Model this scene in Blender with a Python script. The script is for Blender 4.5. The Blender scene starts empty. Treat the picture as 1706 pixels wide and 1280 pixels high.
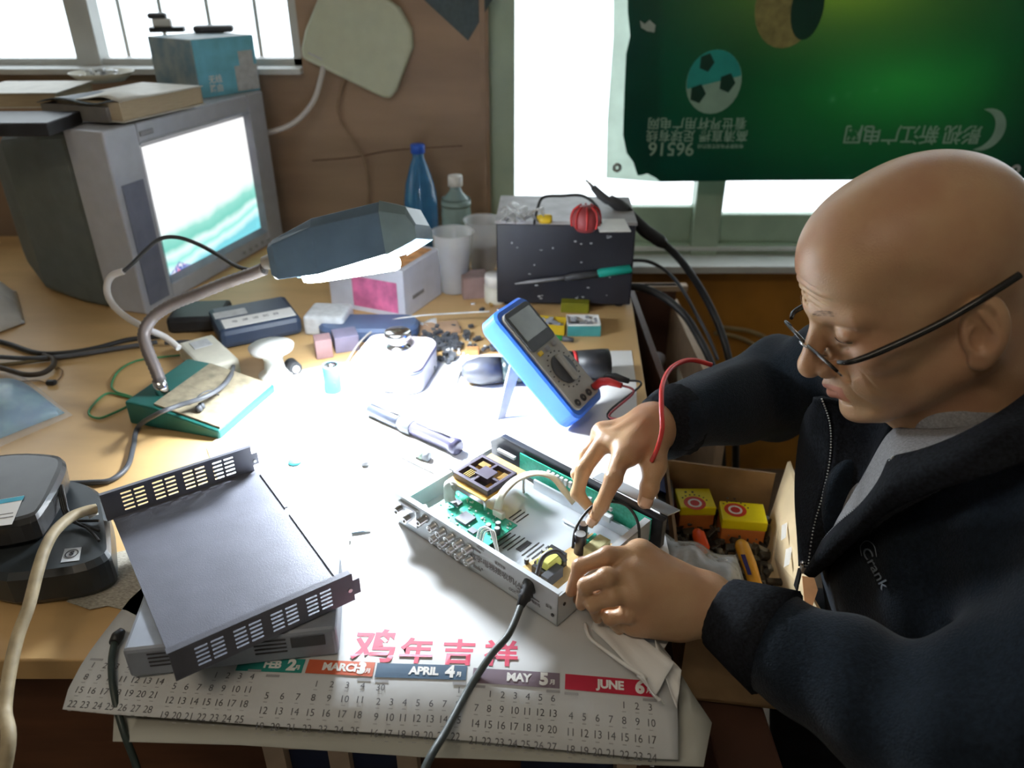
import bpy, bmesh, math, random
import numpy as np
from mathutils import Vector, Matrix
PI = math.pi
S = bpy.context.scene
COL = S.collection
# ------------------------------------------------------------------ camera
FPX, CX, CY = 1290.0, 853.0, 640.0          # focal length in pixels of the 1706 x 1280 frame
PITCH = math.radians(28.7); CAMH = 1.35; TZ = 0.75
CP, SP = math.cos(PITCH), math.sin(PITCH)
cam = bpy.data.cameras.new('camera'); camo = bpy.data.objects.new('camera', cam); COL.objects.link(camo)
cam.sensor_width = 36.0; cam.sensor_fit = 'HORIZONTAL'; cam.lens = FPX / 1706 * 36
cam.clip_start = 0.02; cam.clip_end = 50
camo.location = (0, 0, CAMH); camo.rotation_euler = (PI / 2 - PITCH, 0, 0)
cam.dof.use_dof = True; cam.dof.focus_distance = 0.84; cam.dof.aperture_fstop = 5.0
S.camera = camo
# ------------------------------------------------------------------ exposure
vs = S.view_settings
vs.view_transform = 'Standard'; vs.look = 'None'; vs.gamma = 1.0; vs.use_curve_mapping = False
vs.exposure = 0.35
# ------------------------------------------------------------------ daylight: an overcast sky outside the windows
W = bpy.data.worlds.new('overcast_sky'); S.world = W; W.use_nodes = True
bg = W.node_tree.nodes['Background']; bg.inputs[0].default_value = (0.86, 0.93, 1.0, 1); bg.inputs[1].default_value = 2.3
def area(name, loc, target, sx, sy, power, color, portal=False):
    l = bpy.data.lights.new(name, 'AREA'); l.shape = 'RECTANGLE'; l.size = sx; l.size_y = sy; l.energy = power; l.color = color
    o = bpy.data.objects.new(name, l); COL.objects.link(o); o.location = loc
    o.rotation_euler = (Vector(target) - Vector(loc)).to_track_quat('-Z', 'Y').to_euler()
    if portal: l.cycles.is_portal = True
    return o
WY = 1.93                                   # inner face of the back wall
area('window_portal', (0.95, WY + 0.12, 1.30), (0.95, 0, 1.30), 1.9, 1.3, 1, (1, 1, 1), True)
area('window_portal', (-1.2, WY + 0.12, 1.55), (-1.2, 0, 1.55), 1.5, 0.9, 1, (1, 1, 1), True)
area('ceiling_lamp_light', (-0.55, -0.25, 2.30), (-0.35, 0.5, 0.75), 0.9, 0.25, 5.5, (1.0, 0.84, 0.64))
# the desk lamp's own light is set with the lamp below

# ------------------------------------------------------------------ pixel helpers: a viewing ray met with a real plane
def P(px, py, d):
    a = (px - CX) / FPX * d; b = -(py - CY) / FPX * d
    return Vector((a, d * CP + b * SP, CAMH - d * SP + b * CP))
def T(px, py, z=TZ):
    k = -SP - (py - CY) / FPX * CP
    return P(px, py, (z - CAMH) / k)
def PL(px, py, o, n):
    c = Vector((0, 0, CAMH)); r = P(px, py, 1.0) - c; n = Vector(n)
    return c + r * ((Vector(o) - c).dot(n) / r.dot(n))
def WL(px, py, y=WY): return PL(px, py, (0, y, 0), (0, 1, 0))
V = Vector
# ------------------------------------------------------------------ materials
MATS = {}
def mat(name, col, rough=0.6, metal=0.0, var=0.08, scale=30.0, bump=0.0, bscale=200.0, emis=None, estr=0.0, trans=0.0, ior=1.45, alpha=1.0, spec=0.5, coat=0.0, sheen=0.0, sss=0.0, col2=None, stretch=(1, 1, 1), detail=3.0, transl=0.0):
    if name in MATS: return MATS[name]
    m = bpy.data.materials.new(name); m.use_nodes = True; nt = m.node_tree; N = nt.nodes; L = nt.links
    b = N['Principled BSDF']; c = (*col, 1)
    b.inputs['Roughness'].default_value = rough; b.inputs['Metallic'].default_value = metal
    b.inputs['IOR'].default_value = ior; b.inputs['Transmission Weight'].default_value = trans
    b.inputs['Alpha'].default_value = alpha; b.inputs['Specular IOR Level'].default_value = spec
    b.inputs['Coat Weight'].default_value = coat; b.inputs['Sheen Weight'].default_value = sheen
    if sss: b.inputs['Subsurface Weight'].default_value = sss; b.inputs['Subsurface Radius'].default_value = (0.012, 0.005, 0.003); b.inputs['Subsurface Scale'].default_value = 0.5
    tc = N.new('ShaderNodeTexCoord'); mp = N.new('ShaderNodeMapping'); L.new(tc.outputs['Object'], mp.inputs[0]); mp.inputs['Scale'].default_value = stretch
    nz = N.new('ShaderNodeTexNoise'); nz.inputs['Scale'].default_value = scale; nz.inputs['Detail'].default_value = detail; L.new(mp.outputs[0], nz.inputs[0])
    rp = N.new('ShaderNodeValToRGB'); L.new(nz.outputs['Fac'], rp.inputs[0])
    c2 = col2 if col2 else tuple(max(0, x * (1 - 2 * var)) for x in col)
    hi = tuple(min(1, x * (1 + var)) for x in col) if not col2 else col
    rp.color_ramp.elements[0].position = 0.3; rp.color_ramp.elements[1].position = 0.7
    rp.color_ramp.elements[0].color = (*c2, 1); rp.color_ramp.elements[1].color = (*hi, 1)
    L.new(rp.outputs[0], b.inputs['Base Color'])
    if bump:
        n2 = N.new('ShaderNodeTexNoise'); n2.inputs['Scale'].default_value = bscale; n2.inputs['Detail'].default_value = 4
        L.new(mp.outputs[0], n2.inputs[0]); bp = N.new('ShaderNodeBump'); bp.inputs['Strength'].default_value = bump; bp.inputs['Distance'].default_value = 0.002
        L.new(n2.outputs['Fac'], bp.inputs['Height']); L.new(bp.outputs[0], b.inputs['Normal'])
    if emis: b.inputs['Emission Color'].default_value = (*emis, 1); b.inputs['Emission Strength'].default_value = estr
    if transl:
        tr = N.new('ShaderNodeBsdfTranslucent'); mx = N.new('ShaderNodeMixShader'); mx.inputs[0].default_value = transl
        L.new(rp.outputs[0], tr.inputs[0]); L.new(b.outputs[0], mx.inputs[1]); L.new(tr.outputs[0], mx.inputs[2]); L.new(mx.outputs[0], N['Material Output'].inputs[0])
    m.diffuse_color = c; MATS[name] = m
    return m
def sRGB(r, g, b):
    f = lambda v: (v / 255 / 12.92) if v / 255 <= 0.04045 else ((v / 255 + 0.055) / 1.055) ** 2.4
    return (f(r), f(g), f(b))
# ------------------------------------------------------------------ mesh builder (world coordinates)
class MB:
    def __init__(s, M=None): s.v = []; s.f = []; s.fm = []; s.fs = []; s.M = M; s.mi = 0
    def add(s, vs_, fs_, smooth=False):
        o = len(s.v)
        for p in vs_:
            p = Vector(p); s.v.append(s.M @ p if s.M else p)
        for f in fs_: s.f.append([i + o for i in f]); s.fm.append(s.mi); s.fs.append(smooth)
        return s
    def hexa(s, b, t):   # bottom quad, top quad
        return s.add(list(b) + list(t), [(3, 2, 1, 0), (4, 5, 6, 7), (0, 1, 5, 4), (1, 2, 6, 5), (2, 3, 7, 6), (3, 0, 4, 7)])
    def box(s, c, d, bev=0.0):
        x, y, z = c; a, b, h = d[0] / 2, d[1] / 2, d[2] / 2
        if bev > 0: return s.rbox(c, d, bev)
        return s.hexa([(x - a, y - b, z - h), (x + a, y - b, z - h), (x + a, y + b, z - h), (x - a, y + b, z - h)],
                      [(x - a, y - b, z + h), (x + a, y - b, z + h), (x + a, y + b, z + h), (x - a, y + b, z + h)])
    def rbox(s, c, d, bev, seg=2):
        bm = bmesh.new(); bmesh.ops.create_cube(bm, size=1.0)
        for v in bm.verts: v.co = Vector((v.co.x * d[0], v.co.y * d[1], v.co.z * d[2]))
        bmesh.ops.bevel(bm, geom=bm.edges[:], offset=min(bev, min(d) * 0.49), segments=seg, affect='EDGES', profile=0.5)
        return s.bm(bm, Matrix.Translation(c))
    def rprism(s, c, d, r, bev=0.0, seg=6):     # box rounded in plan (corner radius r), height d[2]
        pts = []
        for qx, qy, a0 in ((1, 1, 0), (-1, 1, 90), (-1, -1, 180), (1, -1, 270)):
            for k in range(seg + 1):
                a = math.radians(a0 + 90 * k / seg)
                pts.append((qx * (d[0] / 2 - r) + r * math.cos(a), qy * (d[1] / 2 - r) + r * math.sin(a)))
        return s.stack([(c[2] - d[2] / 2, bev), (c[2] - d[2] / 2 + bev, 0), (c[2] + d[2] / 2 - bev, 0), (c[2] + d[2] / 2, bev)] if bev else [(c[2] - d[2] / 2, 0), (c[2] + d[2] / 2, 0)], pts, (c[0], c[1]))
    def stack(s, lv, pts, c):
        n = len(pts); vv = []; ff = []
        for z, ins in lv:
            for x, y in pts:
                l = math.hypot(x, y) or 1; k = max(0, (l - ins) / l); vv.append((c[0] + x * k, c[1] + y * k, z))
        for j in range(len(lv) - 1):
            for i in range(n): ff.append((j * n + i, j * n + (i + 1) % n, (j + 1) * n + (i + 1) % n, (j + 1) * n + i))
        ff.append(tuple(reversed(range(n)))); ff.append(tuple(range((len(lv) - 1) * n, len(lv) * n)))
        return s.add(vv, ff)
    def prism(s, pts, z0, z1):
        n = len(pts)
        return s.add([(x, y, z0) for x, y in pts] + [(x, y, z1) for x, y in pts],
                     [tuple(reversed(range(n))), tuple(range(n, 2 * n))] + [(i, (i + 1) % n, n + (i + 1) % n, n + i) for i in range(n)])
    def slab(s, pts, off):   # planar polygon of 3d points thickened by vector off
        n = len(pts); off = Vector(off); q = [Vector(p) for p in pts]
        return s.add(q + [p + off for p in q], [tuple(reversed(range(n))), tuple(range(n, 2 * n))] + [(i, (i + 1) % n, n + (i + 1) % n, n + i) for i in range(n)])
    def cyl(s, p0, p1, r0, r1=None, n=16, cap=True):
        return s.rings([p0, p1], [r0, r0 if r1 is None else r1], n, cap)
    def rings(s, pts, rs, n=12, cap=True):
        pts = [Vector(p) for p in pts]; vv = []; ff = []; up = None
        for i, p in enumerate(pts):
            t = (pts[min(i + 1, len(pts) - 1)] - pts[max(i - 1, 0)])
            t = t.normalized() if t.length > 1e-9 else Vector((0, 0, 1))
            if up is None: up = t.orthogonal().normalized()
            else:
                up = up - t * up.dot(t); up = up.normalized() if up.length > 1e-6 else t.orthogonal().normalized()
            sd = t.cross(up)
            for k in range(n):
                a = 2 * PI * k / n; vv.append(p + (up * math.cos(a) + sd * math.sin(a)) * rs[i])
        for i in range(len(pts) - 1):
            for k in range(n): ff.append((i * n + k, i * n + (k + 1) % n, (i + 1) * n + (k + 1) % n, (i + 1) * n + k))
        o = len(s.v); s.add(vv, ff, True)
        if cap:
            s.f.append([o + k for k in reversed(range(n))]); s.f.append([o + (len(pts) - 1) * n + k for k in range(n)]); s.fm += [s.mi] * 2; s.fs += [False] * 2
        return s
    def tube(s, ctrl, r, n=8, sub=6, r1=None):
        q = spline(ctrl, sub); m = len(q); r1 = r if r1 is None else r1
        return s.rings(q, [r + (r1 - r) * i / max(1, m - 1) for i in range(m)], n)
    def lathe(s, prof, o=(0, 0, 0), axis=(0, 0, 1), n=28):   # prof: (radius, height)
        o = Vector(o); ax = Vector(axis).normalized(); u = ax.orthogonal().normalized(); w = ax.cross(u); vv = []; ff = []
        for r, h in prof:
            for k in range(n):
                a = 2 * PI * k / n; vv.append(o + ax * h + (u * math.cos(a) + w * math.sin(a)) * max(r, 1e-5))
        for i in range(len(prof) - 1):
            for k in range(n): ff.append((i * n + k, i * n + (k + 1) % n, (i + 1) * n + (k + 1) % n, (i + 1) * n + k))
        return s.add(vv, ff, True)
    def sphere(s, c, r, n=16, sc=(1, 1, 1)):
        bm = bmesh.new(); bmesh.ops.create_uvsphere(bm, u_segments=n, v_segments=max(6, n // 2), radius=1)
        for v in bm.verts: v.co = Vector((v.co.x * r * sc[0], v.co.y * r * sc[1], v.co.z * r * sc[2]))
        return s.bm(bm, Matrix.Translation(c), True)
    def bm(s, bm, M=None, smooth=False):
        bm.verts.index_update()
        s.add([(M @ v.co) if M else v.co.copy() for v in bm.verts], [[v.index for v in f.verts] for f in bm.faces], smooth); bm.free(); return s
    def grid(s, fn, nu, nv, smooth=True):
        vv = [fn(i / nu, j / nv) for j in range(nv + 1) for i in range(nu + 1)]
        return s.add(vv, [(j * (nu + 1) + i, j * (nu + 1) + i + 1, (j + 1) * (nu + 1) + i + 1, (j + 1) * (nu + 1) + i) for j in range(nv) for i in range(nu)], smooth)
    def sheet(s, fn, nu, nv, th=0.0003):   # closed thin sheet
        g = [Vector(fn(i / nu, j / nv)) for j in range(nv + 1) for i in range(nu + 1)]
        w = nu + 1; N = []
        for j in range(nv + 1):
            for i in range(nu + 1):
                a = g[j * w + min(i + 1, nu)] - g[j * w + max(i - 1, 0)]; b = g[min(j + 1, nv) * w + i] - g[max(j - 1, 0) * w + i]
                c = a.cross(b); N.append(c.normalized() if c.length > 1e-12 else Vector((0, 0, 1)))
        m = len(g); q = [p + n * th for p, n in zip(g, N)] + [p - n * th for p, n in zip(g, N)]
        ff = [(j * w + i, j * w + i + 1, (j + 1) * w + i + 1, (j + 1) * w + i) for j in range(nv) for i in range(nu)]
        ff += [tuple(m + k for k in reversed(f)) for f in ff]
        e = [i for i in range(w)] + [j * w + nu for j in range(1, nv + 1)] + [nv * w + i for i in reversed(range(nu))] + [j * w for j in reversed(range(1, nv))]
        for k in range(len(e)):
            a, b = e[k], e[(k + 1) % len(e)]; ff.append((b, a, m + a, m + b))
        return s.add(q, ff, True)
    def text(s, string, size, M, depth=0.0, bold=0.0, fn=None, align='CENTER', shear=0.0, spacing=1.0):
        key = (string, round(bold / max(size, 1e-6), 4), align, shear, spacing, round(depth / size, 4))
        if key not in TXT:
            cu = bpy.data.curves.new('t', 'FONT'); cu.body = string; cu.size = 1.0; cu.align_x = align; cu.align_y = 'CENTER'
            cu.offset = bold / size; cu.extrude = depth / size / 2; cu.resolution_u = 3; cu.shear = shear; cu.space_character = spacing
            o = bpy.data.objects.new('t', cu); COL.objects.link(o); dg = bpy.context.evaluated_depsgraph_get(); dg.update()
            me = o.evaluated_get(dg).to_mesh()
            TXT[key] = ([v.co.copy() for v in me.vertices], [list(p.vertices) for p in me.polygons])
            o.evaluated_get(dg).to_mesh_clear(); bpy.data.objects.remove(o); bpy.data.curves.remove(cu)
        vv, ff = TXT[key]
        q = [M @ (v * size) for v in vv]
        if fn: q = [fn(p) for p in q]
        return s.add(q, ff)
    def build(s, name, m, parent=None, bevel=0.0, frame=None, autos=None, seg=2, weld=False):
        """links the collected shapes as ONE object; its data is local to the thing's frame"""
        me = bpy.data.meshes.new(name); F = FR.get(parent.name) if parent else frame
        if F is None:
            if parent: F = Matrix.Identity(4)
            else:
                xs = [v.x for v in s.v]; ys = [v.y for v in s.v]; zs = [v.z for v in s.v]
                F = Matrix.Translation(((min(xs) + max(xs)) / 2, (min(ys) + max(ys)) / 2, min(zs)))
        Fi = F.inverted(); me.from_pydata([Fi @ v for v in s.v], [], s.f)
        for mm in (m if isinstance(m, (list, tuple)) else [m]): me.materials.append(mm)
        me.polygons.foreach_set('material_index', s.fm); me.polygons.foreach_set('use_smooth', s.fs); me.update()
        bm = bmesh.new(); bm.from_mesh(me)
        if weld: bmesh.ops.remove_doubles(bm, verts=bm.verts, dist=1e-5)
        bmesh.ops.recalc_face_normals(bm, faces=bm.faces); bm.to_mesh(me); bm.free()
        o = bpy.data.objects.new(name, me); COL.objects.link(o)
        if parent: o.parent = parent
        else: o.matrix_world = F
        FR[o.name] = F
        if bevel:
            md = o.modifiers.new('bevel', 'BEVEL'); md.width = bevel; md.segments = seg; md.limit_method = 'ANGLE'; md.angle_limit = math.radians(35)
        return o
FR = {}; TXT = {}
def spline(c, sub=6):
    c = [Vector(p) for p in c]
    if len(c) < 3: return c
    out = []
    for i in range(len(c) - 1):
        p0 = c[max(i - 1, 0)]; p1 = c[i]; p2 = c[i + 1]; p3 = c[min(i + 2, len(c) - 1)]
        for k in range(sub):
            t = k / sub
            out.append(0.5 * ((2 * p1) + (p2 - p0) * t + (2 * p0 - 5 * p1 + 4 * p2 - p3) * t * t + (3 * p1 - p0 - 3 * p2 + p3) * t ** 3))
    out.append(c[-1]); return out
def frame(o, x, up=(0, 0, 1)):   # matrix with origin o, x axis along x (made square to up), z = up
    z = Vector(up).normalized(); x = Vector(x); x = (x - z * x.dot(z)).normalized(); y = z.cross(x)
    return Matrix(((x.x, y.x, z.x, o[0]), (x.y, y.y, z.y, o[1]), (x.z, y.z, z.z, o[2]), (0, 0, 0, 1)))
def thing(name, label, cat, F=None, loc=None, group=None):
    o = bpy.data.objects.new(name, None); COL.objects.link(o); o.empty_display_size = 0.02
    if F is None: F = Matrix.Translation(loc if loc is not None else (0, 0, 0))
    o.matrix_world = F; FR[o.name] = F.copy(); o['label'] = label; o['category'] = cat
    if group: o['group'] = group
    return o
def tag(o, label, cat, group=None, kind=None):
    o['label'] = label; o['category'] = cat
    if group: o['group'] = group
    if kind: o['kind'] = kind
    return o
def struct(o): o['kind'] = 'structure'; return o
def copy_thing(root, F, label=None, group=None):
    r = root.copy(); COL.objects.link(r); r.matrix_world = F; FR[r.name] = F.copy()
    if label: r['label'] = label
    if group: r['group'] = group
    for ch in list(root.children):
        c = ch.copy(); COL.objects.link(c); c.parent = r
        for g in ch.children:
            d = g.copy(); COL.objects.link(d); d.parent = c
    return r
# ================================================================== THE ROOM
m_wood_wall = mat('brown_wall_wood', sRGB(156, 130, 106), 0.5, var=0.10, scale=3.0, stretch=(1.0, 1.0, 5.0), bump=0.1, bscale=40)
m_ochre = mat('ochre_wainscot', sRGB(176, 122, 48), 0.5, var=0.18, scale=6.0)
m_plaster = mat('grey_plaster', (0.5, 0.47, 0.42), 0.9, var=0.05, scale=4)
m_ceil = mat('ceiling_paint', (0.6, 0.58, 0.54), 0.9, var=0.03, scale=4)
m_floor = mat('floor_tile', (0.20, 0.15, 0.11), 0.5, var=0.15, scale=8)
m_frame = mat('window_frame_green', sRGB(172, 192, 172), 0.4, var=0.06, scale=12)
m_alu = mat('window_frame_white', sRGB(205, 208, 205), 0.4, var=0.05, scale=12)
m_glass = mat('window_glass', (0.95, 0.98, 0.97), 0.02, trans=1.0, ior=1.02, var=0.01, spec=0.1)
X0, X1, Y0, Y1, ZC = -2.0, 2.0, -1.2, WY, 2.45
struct(MB().box((0, (Y0 + Y1) / 2, -0.05), (X1 - X0 + 0.3, Y1 - Y0 + 0.3, 0.1)).build('floor', m_floor))
struct(MB().box((0, (Y0 + Y1) / 2, ZC + 0.05), (X1 - X0 + 0.3, Y1 - Y0 + 0.3, 0.1)).build('ceiling', m_ceil))
struct(MB().box((X0 - 0.05, (Y0 + Y1) / 2, ZC / 2), (0.1, Y1 - Y0 + 0.2, ZC)).build('wall_left', m_plaster))
struct(MB().box((X1 + 0.05, (Y0 + Y1) / 2, ZC / 2), (0.1, Y1 - Y0 + 0.2, ZC)).build('wall_right', m_plaster))
struct(MB().box(((X0 + X1) / 2, Y0 - 0.05, ZC / 2), (X1 - X0 + 0.2, 0.1, ZC)).build('wall_front', m_plaster))
# openings
LW = (-1.95, WL(505, 117).x, WL(505, 117).z, 2.05)           # left window x0,x1,z0,z1
RW = (WL(815, 200).x, 1.92, WL(1060, 440).z, 2.05)           # right window
b = MB(); yb = WY + 0.1
def wbox(x0, x1, z0, z1): b.box(((x0 + x1) / 2, yb, (z0 + z1) / 2), (x1 - x0, 0.2, z1 - z0))
wbox(X0, LW[0], 0, ZC); wbox(LW[0], LW[1], 0, LW[2]); wbox(LW[0], LW[1], LW[3], ZC)
wbox(LW[1], RW[0], 0, ZC); wbox(RW[0], RW[1], RW[3], ZC); wbox(RW[1], X1, 0, ZC)
struct(b.build('wall_back', m_wood_wall))
b = MB(); wbox(RW[0], RW[1], 0, RW[2]); struct(b.build('trim_1', m_ochre))     # ochre board under the right window
# moulding strip between board and window jamb
zt = WL(812, 0).z + 0.3
x8 = WL(806, 200).x
struct(MB().box((x8, WY - 0.006, 1.2), (0.012, 0.012, 1.5)).build('trim_2', m_wood_wall))
# left window
w1 = thing('window_1', '', 'window', loc=((LW[0] + LW[1]) / 2, WY, LW[2])); del w1['label'], w1['category']; struct(w1)
b = MB(); yw = WY + 0.07
x0, x1, z0, z1 = LW
for (a, c, d, e) in ((x0, x1, z0, z0 + 0.02), (x0, x1, z1 - 0.04, z1), (x0, x0 + 0.04, z0, z1), (x1 - 0.03, x1, z0, z1)):
    b.box(((a + c) / 2, yw, (d + e) / 2), (c - a, 0.05, e - d))
xm = WL(125, 60).x
b.box((xm, yw - 0.01, (z0 + z1) / 2), (0.055, 0.05, z1 - z0))
b.box(((x0 + x1) / 2, WY + 0.02, z0 - 0.0), (x1 - x0, 0.10, 0.012))
b.build('window_frame', m_alu, w1)
b = MB()
for px in (163, 235, 318, 402): b.cyl((WL(px, 40).x, yw + 0.05, z0), (WL(px, 40).x, yw + 0.05, z1), 0.005, n=8)
b.build('security_bars', m_alu, w1)
MB().box(((x0 + x1) / 2, yw, (z0 + z1) / 2), (x1 - x0 - 0.05, 0.004, z1 - z0 - 0.05)).build('pane', m_glass, w1)
# right window
w2 = thing('window_2', '', 'window', loc=((RW[0] + RW[1]) / 2, WY, RW[2])); del w2['label'], w2['category']; struct(w2)
x0, x1, z0, z1 = RW
b = MB(); xj = WL(858, 100).x
zg = WL(1100, 398).z; zb = WL(1100, 415).z
def fr(a, c, d, e, y=yw, t=0.05): b.box(((a + c) / 2, y, (d + e) / 2), (c - a, t, e - d))
fr(x0, xj, z0, z1); fr(x1 - 0.05, x1, z0, z1); fr(x0, x1, z1 - 0.05, z1)
fr(xj, x1, z0, zb, yw, 0.06)
xa, xb_ = WL(1163, 350).x, WL(1210, 350).x
fr(xj, xa, zb, WL(1100, 355).z, yw, 0.03)
fr(xb_, x1, zb, WL(1300, 368).z, yw, 0.03)
fr(xa, xb_, z0, z1, yw - 0.012, 0.05)
b.build('window_frame', m_frame, w2, bevel=0.003)
b = MB(); b.box(((x0 + x1) / 2, WY + 0.0, z0 + 0.003), (x1 - x0, 0.11, 0.02)); b.box(((xj + x1) / 2, WY + 0.035, z0 + 0.03), (x1 - xj, 0.012, 0.012))
b.build('sill', m_alu, w2, bevel=0.003)
b = MB()
b.box(((xj + xa) / 2, yw, (zb + z1) / 2), (xa - xj, 0.004, z1 - zb - 0.03)); b.box(((xb_ + x1) / 2, yw, (zb + z1) / 2), (x1 - xb_ - 0.05, 0.004, z1 - zb - 0.03))
b.build('pane', m_glass, w2)
# ceiling lamp that gives the warm room light
cl = thing('ceiling_lamp', 'long warm ceiling lamp hanging above the desk, outside the picture', 'lamp', loc=(-0.55, -0.25, 2.33))
MB().rbox((-0.55, -0.25, 2.36), (0.95, 0.30, 0.05), 0.01).build('housing', m_alu, cl)
for x_ in (-0.85, -0.25): MB().cyl((x_, -0.25, 2.38), (x_, -0.25, ZC), 0.006).build('hanger_rod', m_alu, cl)

# ================================================================== POSTER hung on the right window
py_ = WY - 0.05
def pw(px, py): return WL(px, py, py_)
m_post = bpy.data.materials.new('green_poster_print'); m_post.use_nodes = True
nt = m_post.node_tree; N = nt.nodes; L = nt.links; bs = N['Principled BSDF']; bs.inputs['Roughness'].default_value = 0.35
tc = N.new('ShaderNodeTexCoord')
def vmath(op, a, bb):
    n = N.new('ShaderNodeVectorMath'); n.operation = op; L.new(a, n.inputs[0]); n.inputs[1].default_value = bb; return n.outputs[0] if op != 'LENGTH' else n.outputs['Value']
pc = (pw(1048, 0) + pw(1800, 300)) / 2
def blob(px, py, rx, rz):
    c = pw(px, py)
    a = vmath('SUBTRACT', tc.outputs['Object'], (c.x - 0, c.y - 0, c.z - 0)); a = vmath('MULTIPLY', a, (1 / rx, 0, 1 / rz))
    n = N.new('ShaderNodeVectorMath'); n.operation = 'LENGTH'; L.new(a, n.inputs[0]); return n.outputs['Value']
def ramp(src, els):
    r = N.new('ShaderNodeValToRGB'); L.new(src, r.inputs[0]); e = r.color_ramp.elements
    while len(e) < len(els): e.new(0.5)
    for k, (p_, c_) in enumerate(els): e[k].position = p_; e[k].color = (*c_, 1)
    return r.outputs[0]
g1 = ramp(blob(1500, 130, 0.62, 0.30), [(0.0, (0.065, 0.36, 0.11)), (0.4, (0.030, 0.20, 0.075)), (1.0, (0.010, 0.105, 0.075))])
g2 = ramp(blob(1400, -40, 0.50, 0.23), [(0.0, (0.42, 0.52, 0.10)), (0.5, (0.20, 0.30, 0.09)), (1.0, (0.05, 0.12, 0.06))])
f2 = ramp(blob(1400, -40, 0.56, 0.24), [(0.0, (1, 1, 1)), (1.0, (0, 0, 0))])
mx = N.new('ShaderNodeMixRGB'); L.new(f2, mx.inputs[0]); L.new(g1, mx.inputs[1]); L.new(g2, mx.inputs[2])
nz = N.new('ShaderNodeTexVoronoi'); nz.inputs['Scale'].default_value = 16; L.new(tc.outputs['Object'], nz.inputs[0])
spk = ramp(nz.outputs['Distance'], [(0.0, (1, 1, 1)), (0.13, (0.15, 0.15, 0.15)), (0.22, (0, 0, 0))])
n3 = N.new('ShaderNodeTexNoise'); n3.inputs['Scale'].default_value = 6; L.new(tc.outputs['Object'], n3.inputs[0])
gate = ramp(n3.outputs['Fac'], [(0.52, (0, 0, 0)), (0.70, (0.35, 0.35, 0.35))])
gm = N.new('ShaderNodeMixRGB'); gm.blend_type = 'MULTIPLY'; gm.inputs[0].default_value = 1; L.new(spk, gm.inputs[1]); L.new(gate, gm.inputs[2])
mz = N.new('ShaderNodeMixRGB'); L.new(gm.outputs[0], mz.inputs[0]); L.new(mx.outputs[0], mz.inputs[1]); mz.inputs[2].default_value = (0.25, 0.6, 0.4, 1)
dr = ramp(blob(1900, 200, 0.5, 0.8), [(0.35, (0.45, 0.5, 0.6)), (0.8, (1, 1, 1))])
md = N.new('ShaderNodeMixRGB'); md.blend_type = 'MULTIPLY'; md.inputs[0].default_value = 1; L.new(mz.outputs[0], md.inputs[1]); L.new(dr, md.inputs[2])
L.new(md.outputs[0], bs.inputs['Base Color'])
tr = N.new('ShaderNodeBsdfTranslucent'); L.new(md.outputs[0], tr.inputs[0]); mxs = N.new('ShaderNodeMixShader'); mxs.inputs[0].default_value = 0.5
L.new(bs.outputs[0], mxs.inputs[1]); L.new(tr.outputs[0], mxs.inputs[2]); L.new(mxs.outputs[0], N['Material Output'].inputs[0])
m_film = mat('poster_film_edge', (0.78, 0.86, 0.80), 0.3, transl=0.6, var=0.03)
m_pw = mat('poster_pale_print', sRGB(150, 185, 165), 0.5, var=0.05)
m_pteal = mat('poster_teal_print', sRGB(40, 160, 150), 0.5, var=0.05)
m_pdark = mat('poster_dark_print', sRGB(10, 60, 45), 0.5, var=0.05)
m_pskin = mat('poster_tan_print', sRGB(150, 140, 85), 0.5, var=0.2, scale=40)
m_steel = mat('bright_steel', (0.72, 0.73, 0.74), 0.3, 1.0, var=0.04)
po = thing('poster', 'large dark green football poster hung upside down over the window', 'poster', F=Matrix.Identity(4))
rag = [(1045, -60), (1046, 20), (1050, 60), (1043, 90), (1040, 160), (1038, 225), (1044, 255), (1055, 270), (1062, 292), (1068, 292), (1078, 289), (1092, 296), (1100, 303), (1250, 301), (1800, 298), (1800, -300), (1045, -300)]
b = MB(); q = [pw(*p) for p in rag]; b.slab(q, (0, -0.001, 0)); b.build('printed_sheet', m_post, po)
b = MB(); q = [pw(*p) for p in [(1024, -300), (1022, 60), (1012, 200), (1010, 297), (1100, 304), (1100, -300)]]; b.slab([p + V((0, 0.002, 0)) for p in q], (0, 0.0008, 0)); b.build('film_edge', m_film, po)
b = MB()
for px, py in ((1028, 279), (1691, 282)):
    c = pw(px, py) + V((0, -0.002, 0)); MB().lathe([(0.004, 0.0), (0.010, 0.0), (0.0115, -0.001), (0.010, -0.002), (0.004, -0.001)], c, (0, 1, 0), 20).build('grommet', m_steel, po)

def pdisc(b, px, py, r, sz=1.0, n=28, dy=0.0015, a0=0, a1=2 * PI, rz=None):
    c = pw(px, py); rz = rz or r
    q = [V((c.x + r * math.cos(a0 + (a1 - a0) * k / n), py_ - dy, c.z + rz * math.sin(a0 + (a1 - a0) * k / n))) for k in range(n + (0 if a1 - a0 > 6.2 else 1))]
    b.slab(q, (0, -0.0003, 0))
sc_ = (pw(1236, 135) - pw(1143, 135)).x / 93      # metres per pixel on the poster
b = MB(); pdisc(b, 1189, 137, 46 * sc_, dy=0.0012, rz=49 * sc_ * 1.03); b.build('ball_print', m_pw, po)
b = MB(); pdisc(b, 1189, 135, 45 * sc_, dy=0.0016, a0=math.radians(10), a1=math.radians(195), rz=47 * sc_ * 1.03); b.build('ball_top_print', m_pteal, po)
for px, py, r in ((1177, 104, 13), (1211, 138, 14), (1162, 156, 14)):
    b = MB(); pdisc(b, px, py, r * sc_, n=5, dy=0.0021, rz=r * sc_ * 1.15); b.build('ball_patch_print', m_pdark, po)
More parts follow.
